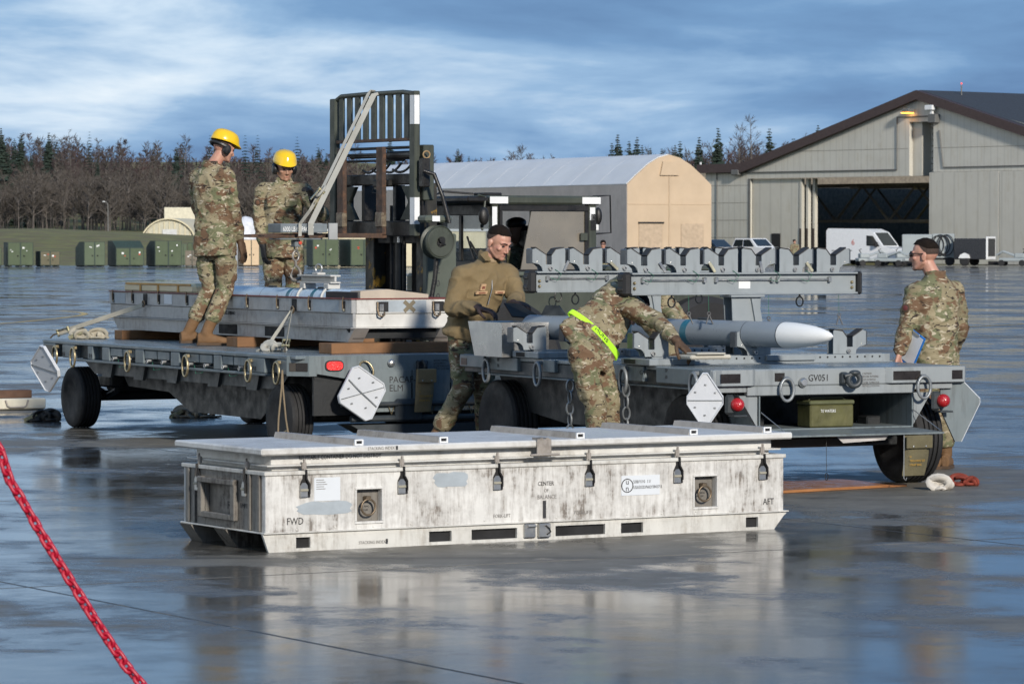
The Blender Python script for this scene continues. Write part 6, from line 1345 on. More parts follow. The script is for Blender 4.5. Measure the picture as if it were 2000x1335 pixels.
b = MB(); b.tube([(.0, 0, -.12), (.0, 0, -.165), (.022, 0, -.185), (.045, 0, -.215), (.05, 0, -.25), (.035, 0, -.285), (.0, 0, -.30), (-.035, 0, -.29), (-.052, 0, -.265), (-.052, 0, -.245)], [.012, .012, .013, .015, .017, .018, .017, .014, .01, .004], 10); b.obj('hook', HKM, hk, 60)
b = MB(); b.tube([(-.0, 0, -.165), (-.03, 0, -.2), (-.05, 0, -.25)], .005, 6); b.obj('safety_latch', HKM, hk)
WEB = mat('grey_webbing', (.34, .335, .30), .8, var=.1, vscale=8, bump=.3, bscale=150)
st_ = thing('ratchet_strap', 'pale webbing strap with ratchet running from backrest top to the attachment', 'strap')
top_ = FM @ Vector((-.06, .72, zt-.01)); e1 = at_y(586, 437, 34.35); e2 = at_y(607, 437, 34.4); rt_ = at_y(628, 372, 34.3)
b = MB(); ribbon(b, [FM @ Vector((.03, .75, zt+.015)), FM @ Vector((-.03, .74, zt+.025)), top_, top_.lerp(rt_, .5), rt_], .03, .006, side=(.7, .2, .4)); b.obj('webbing', WEB, st_)
b = MB(); tp2 = FM @ Vector((-.06, .62, zt-.02)); ribbon(b, [FM @ Vector((.03, .62, zt+.015)), tp2, tp2.lerp(e2, .5), e2, e2-Vector((0, 0, .1))], .05, .006, side=(.8, .2, .3)); b.obj('webbing', WEB, st_)
b = MB(); p_ = at_y(606, 410, 34.3); ribbon(b, [rt_+Vector((-.03, 0, -.05)), p_, e1, e1-Vector((0, 0, .11))], .03, .005, side=(.8, .2, .3)); b.obj('webbing', WEB, st_)
b = MB(); rb = at_y(610, 393, 34.28); dd = (rt_-rb).normalized(); sd2 = Vector((.8, .3, -.5)); sd2 = (sd2-dd*sd2.dot(dd)).normalized()
for s in (-1, 1): ribbon(b, [rb+sd2*.024*s, rt_+sd2*.024*s], .035, .006, side=dd.cross(sd2))
b.cyl(rt_-sd2*.035, rt_+sd2*.035, .016, 10); b.obj('ratchet', mat('plated_ratchet', (.40, .36, .22), .35, metal=.7), st_)
b = MB()
for k in range(3): b.torus(rt_+dd*(-.03+.02*k), sd2, .036, .011, 14, 6, sx=1.2)
b.obj('strap_wrap', WEB, st_, 60)
# ================================================================== hoist beam on the missile
hb = thing('hoist_beam', 'pale metal hoist beam with lifting eye clamped on the missile in the container', 'hoist beam', (lo_.x, lo_.y, 0), la)
HBM = mat('hoist_beam_paint', (.50, .49, .46), .45, var=.1, vscale=6)
ym = .0
pm = lmat.inverted() @ at_y(540, 552, 34.6); yc = pm.y; yc = 1.95; hz = 1.40
for lo, hi in (((1.17, yc-.1, hz+.06), (1.27, yc+.62, hz+.075)), ((1.17, yc-.1, hz), (1.27, yc+.62, hz+.015)), ((1.21, yc-.1, hz+.0155), (1.23, yc+.62, hz+.0595))): MB().box(lo, hi, .003).obj('beam_flange', HBM, hb)
for y in (yc-.02, yc+.5):
    MB().box((1.16, y-.05, hz-.05), (1.28, y+.05, hz-.0005), .006).obj('saddle', HBM, hb)
    b = MB(); b.torus((1.22, y, 1.262), (0, 1, 0), .104, .012, 26, 6); b.obj('clamp', HBM, hb, 50)
b = MB(); b.torus((1.22, yc+.26, hz+.13), (.9, .5, 0), .035, .009, 18, 8, sx=1.1, upv=(0, 0, 1)); b.obj('lifting_eye', ALU, hb, 60); MB().box((1.18, yc+.2, hz+.0755), (1.26, yc+.32, hz+.095), .004).obj('eye_base', HBM, hb)

# ================================================================== people
TMP = bpy.data.scenes.new('tmp'); TVL = TMP.view_layers[0]
def remesh(mb, voxel, smooth=2, wr=0., wf=9., seed=0, ridge=0.):
    """union of overlapping closed shapes -> one continuous skin, smoothed, with cloth folds"""
    me = mb.mesh('tmp', WHT); o = bpy.data.objects.new('tmp', me); TMP.collection.objects.link(o)
    r = o.modifiers.new('r', 'REMESH'); r.mode = 'VOXEL'; r.voxel_size = voxel; r.adaptivity = 0.
    if smooth: s = o.modifiers.new('s', 'SMOOTH'); s.factor = .5; s.iterations = smooth
    TVL.update(); out = bpy.data.meshes.new_from_object(o.evaluated_get(TVL.depsgraph))
    bpy.data.objects.remove(o); bpy.data.meshes.remove(me)
    if wr:
        n = len(out.vertices); co_ = np.empty(n*3, 'f'); no_ = np.empty(n*3, 'f'); out.vertices.foreach_get('co', co_); out.vertices.foreach_get('normal', no_)
        co_ = co_.reshape(-1, 3); no_ = no_.reshape(-1, 3); d = np.empty(n, 'f'); f = mnoise.noise
        for i in range(n):
            x, y, z = co_[i]; x += seed*3.7
            q = f((x*2.1+seed, y*2.1, z*1.7))*1.7
            a_ = f((x*wf*.8+q, y*wf*.8, z*wf*1.25+q)); b_ = 1-2*abs(f((x*wf*1.1+4+q, y*wf*1.1+q, z*wf*1.6)))
            d[i] = a_*.55+(b_*abs(b_))*.75+f((x*wf*3, y*wf*3, z*wf*3))*.15
        co_ += no_*(d*wr)[:, None]; out.vertices.foreach_set('co', co_.ravel())
    out.polygons.foreach_set('use_smooth', [True]*len(out.polygons)); out.update(); return out
def rcone(mb, a, b, ra, rb, n=14):
    """tapered limb with round ends"""
    a = Vector(a); b = Vector(b); d = (b-a).normalized(); pts = []; rs = []
    for k in range(4): t = math.pi/2*(k+.25)/4; pts.append(a-d*ra*math.cos(t)); rs.append(ra*math.sin(t))
    for k in range(3): pts.append(a.lerp(b, k/2)); rs.append(ra+(rb-ra)*k/2)
    for k in range(3, -1, -1): t = math.pi/2*(k+.25)/4; pts.append(b+d*rb*math.cos(t)); rs.append(rb*math.sin(t))
    mb.tube(pts, rs, n); return mb
def loft(mb, rings, n=20):
    """rings: (centre, half width vector, half depth vector)"""
    vs = []; m = len(rings)
    for c, a_, b_ in rings:
        for k in range(n):
            t = 2*math.pi*k/n; ct, st = math.cos(t), math.sin(t); q = (abs(ct)**2.5+abs(st)**2.5)**(-1/2.5); vs.append(Vector(c)+Vector(a_)*(ct*q)+Vector(b_)*(st*q))
    fs = [[i*n+k, i*n+(k+1) % n, (i+1)*n+(k+1) % n, (i+1)*n+k] for i in range(m-1) for k in range(n)]+[list(range(n))[::-1], [(m-1)*n+k for k in range(n)]]
    # keep outward orientation
    c0, a0, b0 = rings[0]; ax = Vector(rings[-1][0])-Vector(c0)
    if Vector(a0).cross(Vector(b0)).dot(ax) < 0: fs = [f[::-1] for f in fs]
    mb.add(vs, fs); return mb
def camo_mat():
    m = bpy.data.materials.new('woodland_camouflage'); m.use_nodes = True; t = m.node_tree; b = t.nodes['Principled BSDF']
    oc = N(t, 'ShaderNodeTexCoord').outputs['Object']; oi = N(t, 'ShaderNodeObjectInfo')
    va = N(t, 'ShaderNodeVectorMath', operation='ADD'); t.links.new(oc, va.inputs[0]); t.links.new(oi.outputs['Location'], va.inputs[1]); V = va.outputs[0]
    def blot(sc, loc, a_, b_, dist=.6, st=(1, 1, 1.4), det=4):
        r = ramp(t, [(a_, 0.), (b_, 1.)]); t.links.new(noise_n(t, vmap(t, V, loc=loc, scale=st), sc, det, .55, dist), r.inputs[0]); return r.outputs[0]
    g = ramp(t, [(.38, (.21, .18, .11)), (.62, (.29, .245, .155))]); t.links.new(noise_n(t, vmap(t, V, loc=(2, 1, 0)), 3.2, 4, .5, .4), g.inputs[0])
    col = mixc(t, blot(6.5, (1, 5, 2), .51, .56), g.outputs[0], (.145, .150, .082))
    col = mixc(t, blot(7.2, (7, 2, 9), .53, .57), col, (.145, .088, .052))
    col = mixc(t, blot(14, (3, 8, 1), .59, .62, .9, (1, 1, 2.2)), col, (.42, .37, .275))
    col = mixc(t, blot(15, (9, 4, 6), .60, .62, 1.2, (1, 1, 2.4)), col, (.038, .029, .024))
    t.links.new(col, b.inputs['Base Color']); b.inputs['Roughness'].default_value = .85; b.inputs['Specular IOR Level'].default_value = .25
    bn = N(t, 'ShaderNodeBump'); bn.inputs['Strength'].default_value = .55; bn.inputs['Distance'].default_value = .012
    t.links.new(noise_n(t, vmap(t, V, scale=(1, 1, 1.5)), 17, 5, .6, .6), bn.inputs['Height']); t.links.new(bn.outputs[0], b.inputs['Normal'])
    MATS['camo'] = m; return m
CAMO = camo_mat()
SKIN = mat('skin_light', (.46, .25, .18), .5, var=.10, vscale=14, bump=.1, bscale=150, color2=(.48, .20, .15), mask=(.5, .7))
SKIN2 = mat('skin_tan', (.36, .195, .125), .5, var=.10, vscale=14, bump=.1, bscale=150)
HAIRD = mat('hair_dark_brown', (.012, .008, .006), .9, var=.4, vscale=30, bump=.9, bscale=160, spec=.15)
STUB = mat('shaved_sides', (.045, .028, .021), .85, var=.2, vscale=40, bump=.2, bscale=200)
BOOT = mat('coyote_boot_suede', (.155, .085, .038), .85, var=.18, vscale=9, bump=.4, bscale=60)
SOLE = mat('boot_sole', (.075, .045, .025), .8)
FLC = mat('coyote_fleece', (.195, .142, .070), .95, var=.12, vscale=6, bump=.7, bscale=120)
GLB = mat('brown_glove', (.075, .042, .022), .75, var=.2, vscale=14, bump=.3); GLK = mat('black_glove', (.012, .012, .013), .7, var=.2); GLM = mat('maroon_brown_glove', (.055, .032, .026), .7, var=.25, vscale=14, bump=.3)
HHY = mat('yellow_hard_hat', (.78, .50, .01), .25, var=.03, bump=0, coat=.5); EARM = mat('black_ear_cup', (.014, .014, .015), .4, var=.2)
TSH = mat('tan_undershirt', (.30, .22, .13), .9); EYEW = mat('eye_dark', (.03, .02, .018), .3, bump=0); LIP = mat('lip_pink', (.36, .13, .11), .5, bump=0); BROW = HAIRD
def head_mesh(mb, M, neck_to):
    def E(c, r, n=16, m=12): mb.ball((0, 0, 0), r, n, m, M @ Matrix.Translation(c))
    def C(a, b, ra, rb): rcone(mb, M @ Vector(a), M @ Vector(b), ra, rb, 10)
    E((0, -.012, .034), (.076, .097, .086)); E((0, .024, -.02), (.064, .070, .088)); E((0, .040, -.072), (.048, .046, .036)); E((0, .070, -.092), (.024, .022, .018))
    for s in (-1, 1):
        C((s*.054, -.0, -.05), (s*.030, .055, -.088), .019, .016); E((s*.043, .062, -.018), (.022, .020, .018)); C((s*.012, .090, .028), (s*.048, .072, .026), .0095, .008)
        E((s*.079, -.012, -.012), (.009, .020, .032), 10, 8); E((s*.083, -.018, -.0), (.006, .018, .022), 8, 6); E((s*.010, .098, -.036), (.0085, .009, .008), 8, 6)
    C((0, .086, .020), (0, .109, -.028), .0075, .0105); C((-.018, .083, -.060), (.018, .083, -.060), .0062, .0062); C((-.015, .081, -.071), (.015, .081, -.071), .0072, .0072)
    rcone(mb, M @ Vector((0, -.018, -.05)), Vector(neck_to), .054, .062, 14)
def hand_mesh(mb, w, d, nrm, curl, s=1., spread=.012, side=1):
    """palm, four unequal fingers with knuckle bends, thumb leaving the side of the palm; d: hand direction, nrm: palm direction"""
    w = Vector(w); d = Vector(d).normalized(); nrm = Vector(nrm); nrm = (nrm-d*nrm.dot(d)).normalized(); sd_ = d.cross(nrm)*side
    loft(mb, [(w-d*.03*s, sd_*.027*s, nrm*.021*s), (w+d*.02*s, sd_*.034*s, nrm*.020*s), (w+d*.065*s, sd_*.043*s, nrm*.017*s), (w+d*.098*s, sd_*.041*s, nrm*.013*s)], 12)
    for k, (off, ln) in enumerate(((.031, .072), (.0105, .082), (-.0105, .076), (-.030, .060))):
        p = w+d*.092*s+sd_*off*s; an = curl*(.35+.07*k); rr = .0098*s
        for j, f_ in enumerate((.42, .32, .26)):
            q = p+(d*math.cos(an)+nrm*math.sin(an)+sd_*(off*.6))*ln*f_*s; rcone(mb, p, q, rr, rr*.9, 8); p = q; an += curl*(.55+.05*k); rr *= .9
    p = w+d*.022*s+sd_*.034*s; q = p+(d*.6+sd_*.65+nrm*.35).normalized()*.042*s; r_ = q+(d*.85+sd_*.1+nrm*(.25+.4*curl)).normalized()*.034*s; u = r_+(d*.9-sd_*.15+nrm*(.2+.5*curl)).normalized()*.026*s
    rcone(mb, p, q, .0135*s, .012*s, 8); rcone(mb, q, r_, .0118*s, .0105*s, 8); rcone(mb, r_, u, .0105*s, .009*s, 8)
def basis(fwd, up=(0, 0, 1)):
    f = Vector(fwd).normalized(); u = Vector(up); u = (u-f*u.dot(f)).normalized(); r_ = f.cross(u)
    return Matrix(((r_.x, f.x, u.x, 0), (r_.y, f.y, u.y, 0), (r_.z, f.z, u.z, 0), (0, 0, 0, 1)))
def person(lab, base, J, front, head_fwd, head_up=(0, 0, 1), jacket=CAMO, skin=SKIN, gloves=(None, None), curls=(.6, .6), palms=None, toes=None, hat=None, seed=1, far=False, hair=True, belt=False, hs=1., fleece=False, group=None, hem=.17, bulk=1.):
    base = Vector(base); P = thing('person', lab, 'person', base, 0, group)
    L = {k: Vector(v)-base for k, v in J.items()}; vx = .022 if far else .0105
    pel, nk, hd = L['pelvis'], L['neck'], L['head']; up = (nk-pel).normalized()
    shax = (L['shB']-L['shA']).normalized(); fr_ = Vector(front); fr_ = (fr_-up*fr_.dot(up)); fr_ = (fr_-shax*fr_.dot(shax)).normalized()
    hpax = (L['hipB']-L['hipA']); hpax = (hpax-up*hpax.dot(up)).normalized() if hpax.length > .02 else shax
    def ring(t, w, d, off=0.):
        c = pel.lerp(nk, t)+fr_*off; a_ = hpax.lerp(shax, max(0, min(1, t))).normalized(); return (c, a_*w, fr_*d)
    k = bulk
    # clothing: jacket
    jk = MB()
    rcone(jk, pel.lerp(nk, .72)-fr_*.02, pel.lerp(nk, .98)-fr_*.01, .152, .125, 18) if belt else None
    loft(jk, [ring(-hem/ (nk-pel).length, .192*k, .150*k), ring(.0, .182*k, .142*k), ring(.28, .168*k, .132*k), ring(.6, .188*k, .142*k, .01), ring(.82, .192*k, .128*k), ring(.95, .125*k, .095*k), ring(1.06, .068, .068)], 22)
    for s in 'AB':
        sh, el, wr = L['sh'+s], L['el'+s], L['wr'+s]; inn = sh.lerp(pel.lerp(nk, .85), .35)
        rcone(jk, inn, sh, .088*k, .083*k); rcone(jk, sh, el, .079*k, .064*k); rcone(jk, el, el.lerp(wr, .93), .064*k, .047*k); rcone(jk, el.lerp(wr, .8), el.lerp(wr, .95), .052*k, .047*k)
        if not far and not fleece: 
            out = (sh-pel.lerp(nk, .85)); m_ = sh.lerp(el, .4); ax = (el-sh).normalized(); out = (out-ax*out.dot(ax)).normalized(); loft(jk, [(m_-ax*.065+out*.045, ax.cross(out)*.05, out*.035), (m_+ax*.065+out*.045, ax.cross(out)*.05, out*.035)], 10)
    cl = nk+up*(.015 if not belt else -.06); loft(jk, [(cl-up*.02, shax*.083, fr_*.083), (cl+up*.02, shax*.078, fr_*.080), (cl+up*(.075 if fleece else .045)-fr_*.008, shax*.073, fr_*.074)], 16)
    me = remesh(jk, vx, 3, 0 if far else (.013 if not fleece else .019), 8 if not fleece else 6.5, seed); me.materials.clear(); me.materials.append(jacket); link('fleece_jacket' if fleece else 'jacket', me, P)
    # trousers
    tr = MB(); loft(tr, [ring(.22, .160*k, .125*k), ring(.0, .172*k, .132*k), ring(-.16, .165*k, .128*k)], 20)
    rcone(tr, L['hipA']-up*.0, L['hipB'], .105*k, .105*k); rcone(tr, L['hipA'].lerp(L['knA'], .18), L['hipB'].lerp(L['knB'], .18), .09*k, .09*k)
    for s in 'AB':
        hp, kn, an = L['hip'+s], L['kn'+s], L['an'+s]; lo_e = kn.lerp(an, .62)
        rcone(tr, hp, kn, .101*k, .080*k); rcone(tr, kn, lo_e, .079*k, .070*k); rcone(tr, kn.lerp(an, .5), lo_e, .076*k, .077*k)
        if not far:
            ax = (kn-hp).normalized(); out = (hp-pel); out = (out-ax*out.dot(ax)); out = out.normalized() if out.length > .01 else fr_; m_ = hp.lerp(kn, .62); loft(tr, [(m_-ax*.09+out*.065, ax.cross(out)*.075, out*.032), (m_+ax*.09+out*.062, ax.cross(out)*.072, out*.032)], 10)
    me = remesh(tr, vx, 3, 0 if far else .010, 7.5, seed+5); me.materials.clear(); me.materials.append(CAMO); link('trousers', me, P)
    # boots
    for i, s in enumerate('AB'):
        kn, an = L['kn'+s], L['an'+s]; tdir = Vector(toes[i]) if toes else fr_.copy(); tdir.z = 0; tdir.normalize(); sd_ = Vector((-tdir.y, tdir.x, 0)); U = Vector((0, 0, 1))
        bo = MB(); rcone(bo, kn.lerp(an, .58), an, .056, .050); h0 = an.z-.095
        q = Vector((an.x, an.y, h0)); loft(bo, [(q-tdir*.075+U*.05, sd_*.034, U*.05), (q-tdir*.02+U*.058, sd_*.042, U*.058), (q+tdir*.07+U*.046, sd_*.048, U*.046), (q+tdir*.14+U*.036, sd_*.050, U*.036), (q+tdir*.195+U*.03, sd_*.032, U*.028)], 14)
        me = remesh(bo, .02 if far else .008, 2, 0 if far else .003, 16, seed+9); me.materials.clear(); me.materials.append(BOOT); bt = link('boot', me, P)
        if not far:
            b = MB(); ol = [(-.082, .03), (-.06, .04), (.0, .044), (.08, .052), (.14, .054), (.19, .042), (.212, .018)]
            pl = [(q.x+tdir.x*a_+sd_.x*c_, q.y+tdir.y*a_+sd_.y*c_) for a_, c_ in ol]+[(q.x+tdir.x*a_-sd_.x*c_, q.y+tdir.y*a_-sd_.y*c_) for a_, c_ in ol[::-1]]
            if (pl[1][0]-pl[0][0])*(pl[3][1]-pl[0][1])-(pl[1][1]-pl[0][1])*(pl[3][0]-pl[0][0]) < 0: pl = pl[::-1]
            b.prism(pl, h0-.006, h0+.016, 'z'); b.obj('sole', SOLE, bt)
    # hands / gloves
    body = MB()
    for i, s in enumerate('AB'):
        el, wr = L['el'+s], L['wr'+s]; d = (wr-el).normalized(); pn = Vector(palms[i]) if palms and palms[i] is not None else (pel-wr)
        if far: rcone(body, wr, wr+d*.12, .035, .03); continue
        if gloves[i] is not None:
            h = MB(); hand_mesh(h, wr+d*.03, L.get('hd'+s, wr+d)-wr if 'hd'+s in L else d, pn, curls[i], 1.22, side=1 if i else -1); rcone(h, wr-d*.02, wr+d*.03, .040, .036)
            me = remesh(h, .0052, 1, .0015, 30, seed); me.materials.clear(); me.materials.append(gloves[i]); link('glove', me, P)
        else: hand_mesh(body, wr+d*.02, L['hd'+s]-wr if 'hd'+s in L else d, pn, curls[i], 1., side=1 if i else -1)
    # body under the clothes, one continuous skin
    loft(body, [ring(-.1, .14, .10), ring(.3, .135, .10), ring(.75, .15, .105), ring(.98, .075, .07)], 16)
    for s in 'AB':
        rcone(body, L['sh'+s].lerp(pel.lerp(nk, .85), .3), L['el'+s], .05, .042); rcone(body, L['el'+s], L['wr'+s]+(L['wr'+s]-L['el'+s]).normalized()*.02, .042, .029)
        rcone(body, L['hip'+s].lerp(pel, .2), L['kn'+s], .07, .052); rcone(body, L['kn'+s], L['an'+s], .052, .036)
    HM = Matrix.Translation(hd) @ basis(head_fwd, head_up) @ Matrix.Scale(hs, 4)
    if far: body.ball((0, 0, 0), (.08, .1, .125), 10, 8, HM); rcone(body, hd-up*.06, nk, .05, .06)
    else: head_mesh(body, HM, nk)
    me = remesh(body, .02 if far else .0062, 1); me.materials.clear(); me.materials.append(skin); link('body', me, P)
    def part(nm, mb, m, par=None, sm=50): return mb.obj(nm, m, par or P, sm)
    if not far:
        b = MB()
        for s in (-1, 1):
            e_ = MB(); e_.ball((0, 0, 0), (.0135, .009, .0065), 10, 8, HM @ Matrix.Translation((s*.031, .0815, .008))); part('eye', e_, EYEW)
            e_ = MB(); e_.tube([HM @ Vector((s*.014, .0985, .030)), HM @ Vector((s*.032, .0925, .034)), HM @ Vector((s*.050, .076, .028))], [.0035, .0042, .002], 6, flat=.8); part('eyebrow', e_, BROW)
        e_ = MB(); e_.tube([HM @ Vector((-.021, .0835, -.066)), HM @ Vector((0, .0905, -.0645)), HM @ Vector((.021, .0835, -.066))], [.002, .0035, .002], 6); part('mouth', e_, LIP)
    if hair:
        h = MB(); n = 26; mm = 14; vs = []
        for i in range(mm+1):
            for kk in range(n):
                az = 2*math.pi*kk/n; fwd = math.sin(az)          # +1 front
                low = 1.02+.05*math.sin(az*5+seed) if fwd > .5 else (1.02+(.5-fwd)*.5 if fwd > -.3 else 1.42)
                th = low*i/mm; rx, ry, rz = (.0805, .102, .094); w_ = 1+.045*mnoise.noise((math.cos(az)*3, fwd*3+th*4, seed))+(.05*max(0, fwd)*math.sin(th)**2 if th < 1 else 0)
                vs.append(HM @ Vector((rx*math.sin(th)*math.cos(az)*w_, -.012+ry*math.sin(th)*fwd*w_, .036+rz*math.cos(th)*w_)))
        h.add(vs, [(i*n+kk, i*n+(kk+1) % n, (i+1)*n+(kk+1) % n, (i+1)*n+kk) for i in range(mm) for kk in range(n)]); part('hair', h, HAIRD, sm=80)
        h = MB(); vs = []
        for i in range(7):
            for kk in range(n):
                az = 2*math.pi*kk/n; fwd = math.sin(az); low = 1.0 if fwd > .45 else (1.0+(.45-fwd)*1.3 if fwd > -.2 else 1.85)
                th = .75+(max(.8, low)-.75)*i/6; vs.append(HM @ Vector((.0785*math.sin(th)*math.cos(az), -.012+.0995*math.sin(th)*fwd, .0345+.0895*math.cos(th))))
        h.add(vs, [(i*n+kk, i*n+(kk+1) % n, (i+1)*n+(kk+1) % n, (i+1)*n+kk) for i in range(6) for kk in range(n)]); part('hair_sides', h, STUB, sm=80)
    if hat == 'hard':
        h = MB(); pr = [(.118, -.004), (.121, .0), (.119, .02), (.112, .055), (.094, .088), (.06, .108), (.02, .115), (0, .1155)]; n = 30; vs = []
        for r_, z in pr:
            for kk in range(n):
                a_ = 2*math.pi*kk/n; br_ = .038 if z <= 0 and math.sin(a_) > .2 else 0; sy = 1.14; vs.append(HM @ Vector((r_*math.cos(a_)*.93, (r_*sy+br_*math.sin(a_))*math.sin(a_)-.008, z+.062-(.012*math.sin(a_) if br_ else 0)+(.004*(1-abs(math.cos(a_)*3)) if abs(math.cos(a_)) < .33 and z > .02 else 0))))
        h.add(vs, [(i*n+kk, i*n+(kk+1) % n, (i+1)*n+(kk+1) % n, (i+1)*n+kk) for i in range(len(pr)-1) for kk in range(n)]); part('hard_hat', h, HHY, sm=55)
        for s in (-1, 1):
            e_ = MB(); e_.lathe([(.0, .034), (.03, .032), (.040, .022), (.044, .004), (.042, -.008), (.03, -.012), (0, -.012)][::-1], 20, (0, 0, 0), (s, 0, 0), HM @ Matrix.Translation((s*.085, -.012, -.012)) @ Matrix.Diagonal((1, .9, 1.15, 1))); part('ear_defender', e_, EARM, sm=40)
        e_ = MB(); e_.tube([HM @ Vector((.105*math.cos(a_), -.012-.125*math.sin(a_), .012+.02*math.sin(a_))) for a_ in [math.pi*q_/12 for q_ in range(13)]], .012, 6, flat=1.3); part('headband', e_, EARM, sm=40)
    if hat == 'beanie+hard': pass
    if belt:
        rings = [ring(.11, .193*k, .153*k), ring(.205, .191*k, .151*k)]; n = 40; vs = []
        for q_ in rings+[(rings[1][0], rings[1][1]*.95, rings[1][2]*.95), (rings[0][0], rings[0][1]*.95, rings[0][2]*.95)]:
            for kk in range(n):
                t = 2*math.pi*kk/n; ct, st = math.cos(t), math.sin(t); q2 = (abs(ct)**2.5+abs(st)**2.5)**(-1/2.5); vs.append(q_[0]+q_[1]*(ct*q2)+q_[2]*(st*q2))
        h = MB(); h.add(vs, [(i*n+kk, i*n+(kk+1) % n, ((i+1) % 4)*n+(kk+1) % n, ((i+1) % 4)*n+kk) for i in range(4) for kk in range(n)])
        bl = part('reflective_belt', h, mat('fluorescent_green', (.42, .78, .03), .5, var=.05, emit=(.4, .85, .02, .10)), sm=60); P['belt_frame'] = 1  # faint emission painted in as glow, the belt is no lamp
        return P, (rings, fr_, shax, up, bl, L)
    return P, (None, fr_, shax, up, None, L, HM)
def Jx(Y, **kw):
    return {k: at_y(v[0], v[1], Y+(v[2] if len(v) > 2 else 0)) for k, v in kw.items()}
def floor_at(px, Y, z): p = at_y(px, 465, Y); return (p.x, p.y, z)
def patch_on(P, c, nrm, r, m, nm='sleeve_patch', m2=None):
    c = Vector(c); b = MB(); b.lathe([(r, 0), (r, .004), (r*.8, .006), (0, .006)], 20, c, nrm); o = b.obj(nm, m, P, 40)
    if m2: b = MB(); b.lathe([(r*.62, .0062), (r*.5, .0085), (0, .009)], 14, c, nrm); b.obj('emblem', m2, o, 40)
PBR = mat('patch_brown', (.075, .05, .03), .8); POR = mat('patch_rust', (.16, .075, .04), .8)
# 1 -- left worker in hard hat, kneeling lean against the container, seen from behind
LHF = LH+.002
Y = 34.72
J = Jx(Y, pelvis=(419, 462), neck=(414, 327), head=(437, 291, .02), shA=(386, 346, .10), shB=(441, 344, -.10), elA=(388, 408, .22), wrA=(420, 455, .30), elB=(456, 408, -.06), wrB=(468, 465, .02), hdB=(478, 500, .02),
       hipA=(401, 474, .05), hipB=(438, 474, -.06), knA=(412, 560, .10), knB=(441, 562, .0), anA=(368, 648, .05), anB=(402, 652, -.10))
P, fr = person('hard hat worker in camouflage seen from behind, leaning on the open container', floor_at(405, Y, LHF), J, (.85, .5, 0), (.82, .50, -.30), jacket=CAMO, gloves=(GLB, GLB), curls=(.6, .55), palms=(None, (-.6, .3, 0)), toes=((.9, .4, 0), (.95, .1, 0)), hat='hard', hair=True, seed=2)
L = fr[5]; patch_on(P, L['shB'].lerp(L['elB'], .42)+Vector((.035, -.066, .0)), (.5, -.85, .1), .034, PBR, m2=POR)
# 2 -- right worker in hard hat facing the camera behind the container
Y = 36.5
J = Jx(Y, pelvis=(553, 462), neck=(553, 358), head=(556, 329, -.05), shA=(515, 374), shB=(592, 374), elA=(507, 428, -.02), wrA=(513, 474, -.08), hdA=(516, 505, -.1), elB=(629, 420, -.22), wrB=(612, 391, -.46), hdB=(606, 372, -.55),
       hipA=(534, 470), hipB=(573, 470), knA=(534, 560, -.03), knB=(574, 560, -.03), anA=(534, 642), anB=(574, 642))
P, fr = person('hard hat worker in camouflage facing forward behind the open container', floor_at(553, Y, LHF), J, (.15, -1, 0), (.32, -.90, -.22), gloves=(GLK, GLK), curls=(.7, 1.), palms=((.5, .2, 0), (-.5, -.4, -.2)), hat='hard', hair=False, seed=7, skin=SKIN2, hem=.2)
L = fr[5]; HM = fr[6]
b = MB(); b.ball((0, 0, 0), (.082, .102, .06), 20, 10, HM @ Matrix.Translation((0, -.008, .062))); b.obj('knit_cap', mat('coyote_knit', (.11, .07, .035), .95, bump=.6, bscale=200), P, 60)
patch_on(P, L['shA'].lerp(L['elA'], .4)+Vector((-.035, -.066, 0)), (-.5, -.85, 0), .034, PBR, m2=POR)
for x in (-.3, .28):
    c = L['pelvis'].lerp(L['neck'], .70)+Vector((x*.3, -.158, 0)); b = MB(); b.box((c.x-.055, c.y-.006, c.z-.075), (c.x+.055, c.y+.02, c.z+.03), .008); b.obj('chest_pocket', CAMO, P)
# 3 -- middle man in tan fleece
Y = 31.25
J = Jx(Y, pelvis=(917, 640), neck=(952, 512), head=(974, 474, -.07), shA=(903, 540, -.12), shB=(992, 538, .10), elA=(884, 602, -.20), wrA=(930, 602, -.42), hdA=(968, 612, -.52), elB=(1010, 585, -.05), wrB=(1003, 592, -.28), hdB=(1030, 592, -.42),
       hipA=(899, 650, -.05), hipB=(937, 650, .05), knA=(906, 756, -.14), knB=(945, 762, -.02), anA=(842, 868, .02), anB=(950, 873, .08))
P, fr = person('bareheaded man in tan fleece jacket between the two trailers', floor_at(905, Y, 0.), J, (.68, -.72, 0), (.66, -.62, -.42), jacket=FLC, gloves=(GLM, GLM), curls=(.6, .75), palms=((.2, -.2, -1), (.1, -.3, -1)), fleece=True, seed=4, hem=.10, bulk=1.06, hs=1.12)
L = fr[5]; frw, sx_ = fr[1], fr[2]; upv = fr[3]; NT = mat('name_tape', (.42, .27, .15), .8); NTX = mat('name_tape_text', (.16, .05, .03), .8)
ch = L['pelvis'].lerp(L['neck'], .60)+frw*.166; Mt = Matrix.Translation(ch) @ Matrix(((sx_.x, -frw.x, upv.x, 0), (sx_.y, -frw.y, upv.y, 0), (sx_.z, -frw.z, upv.z, 0), (0, 0, 0, 1)))
for x, z, w_, h_ in ((-.085, .0, .105, .026), (.085, .0, .09, .024), (-.085, .045, .045, .055)):
    b = MB(); b.box((x-w_/2, -.012, z-h_/2), (x+w_/2, .012, z+h_/2), .003, Mt); o = b.obj('name_tape', NT, P); b = MB(); b.box((x-w_*.3, -.0135, z-h_*.2), (x+w_*.3, -.0122, z+h_*.2), 0, Mt); b.obj('stitching', NTX, o)
b = MB(); b.tube([L['neck']+frw*.075+upv*.04, L['neck']+frw*.10-upv*.05, ch+frw*.012+upv*.03, ch+frw*.012-upv*.1], .004, 6); b.obj('zip', ALU, P)
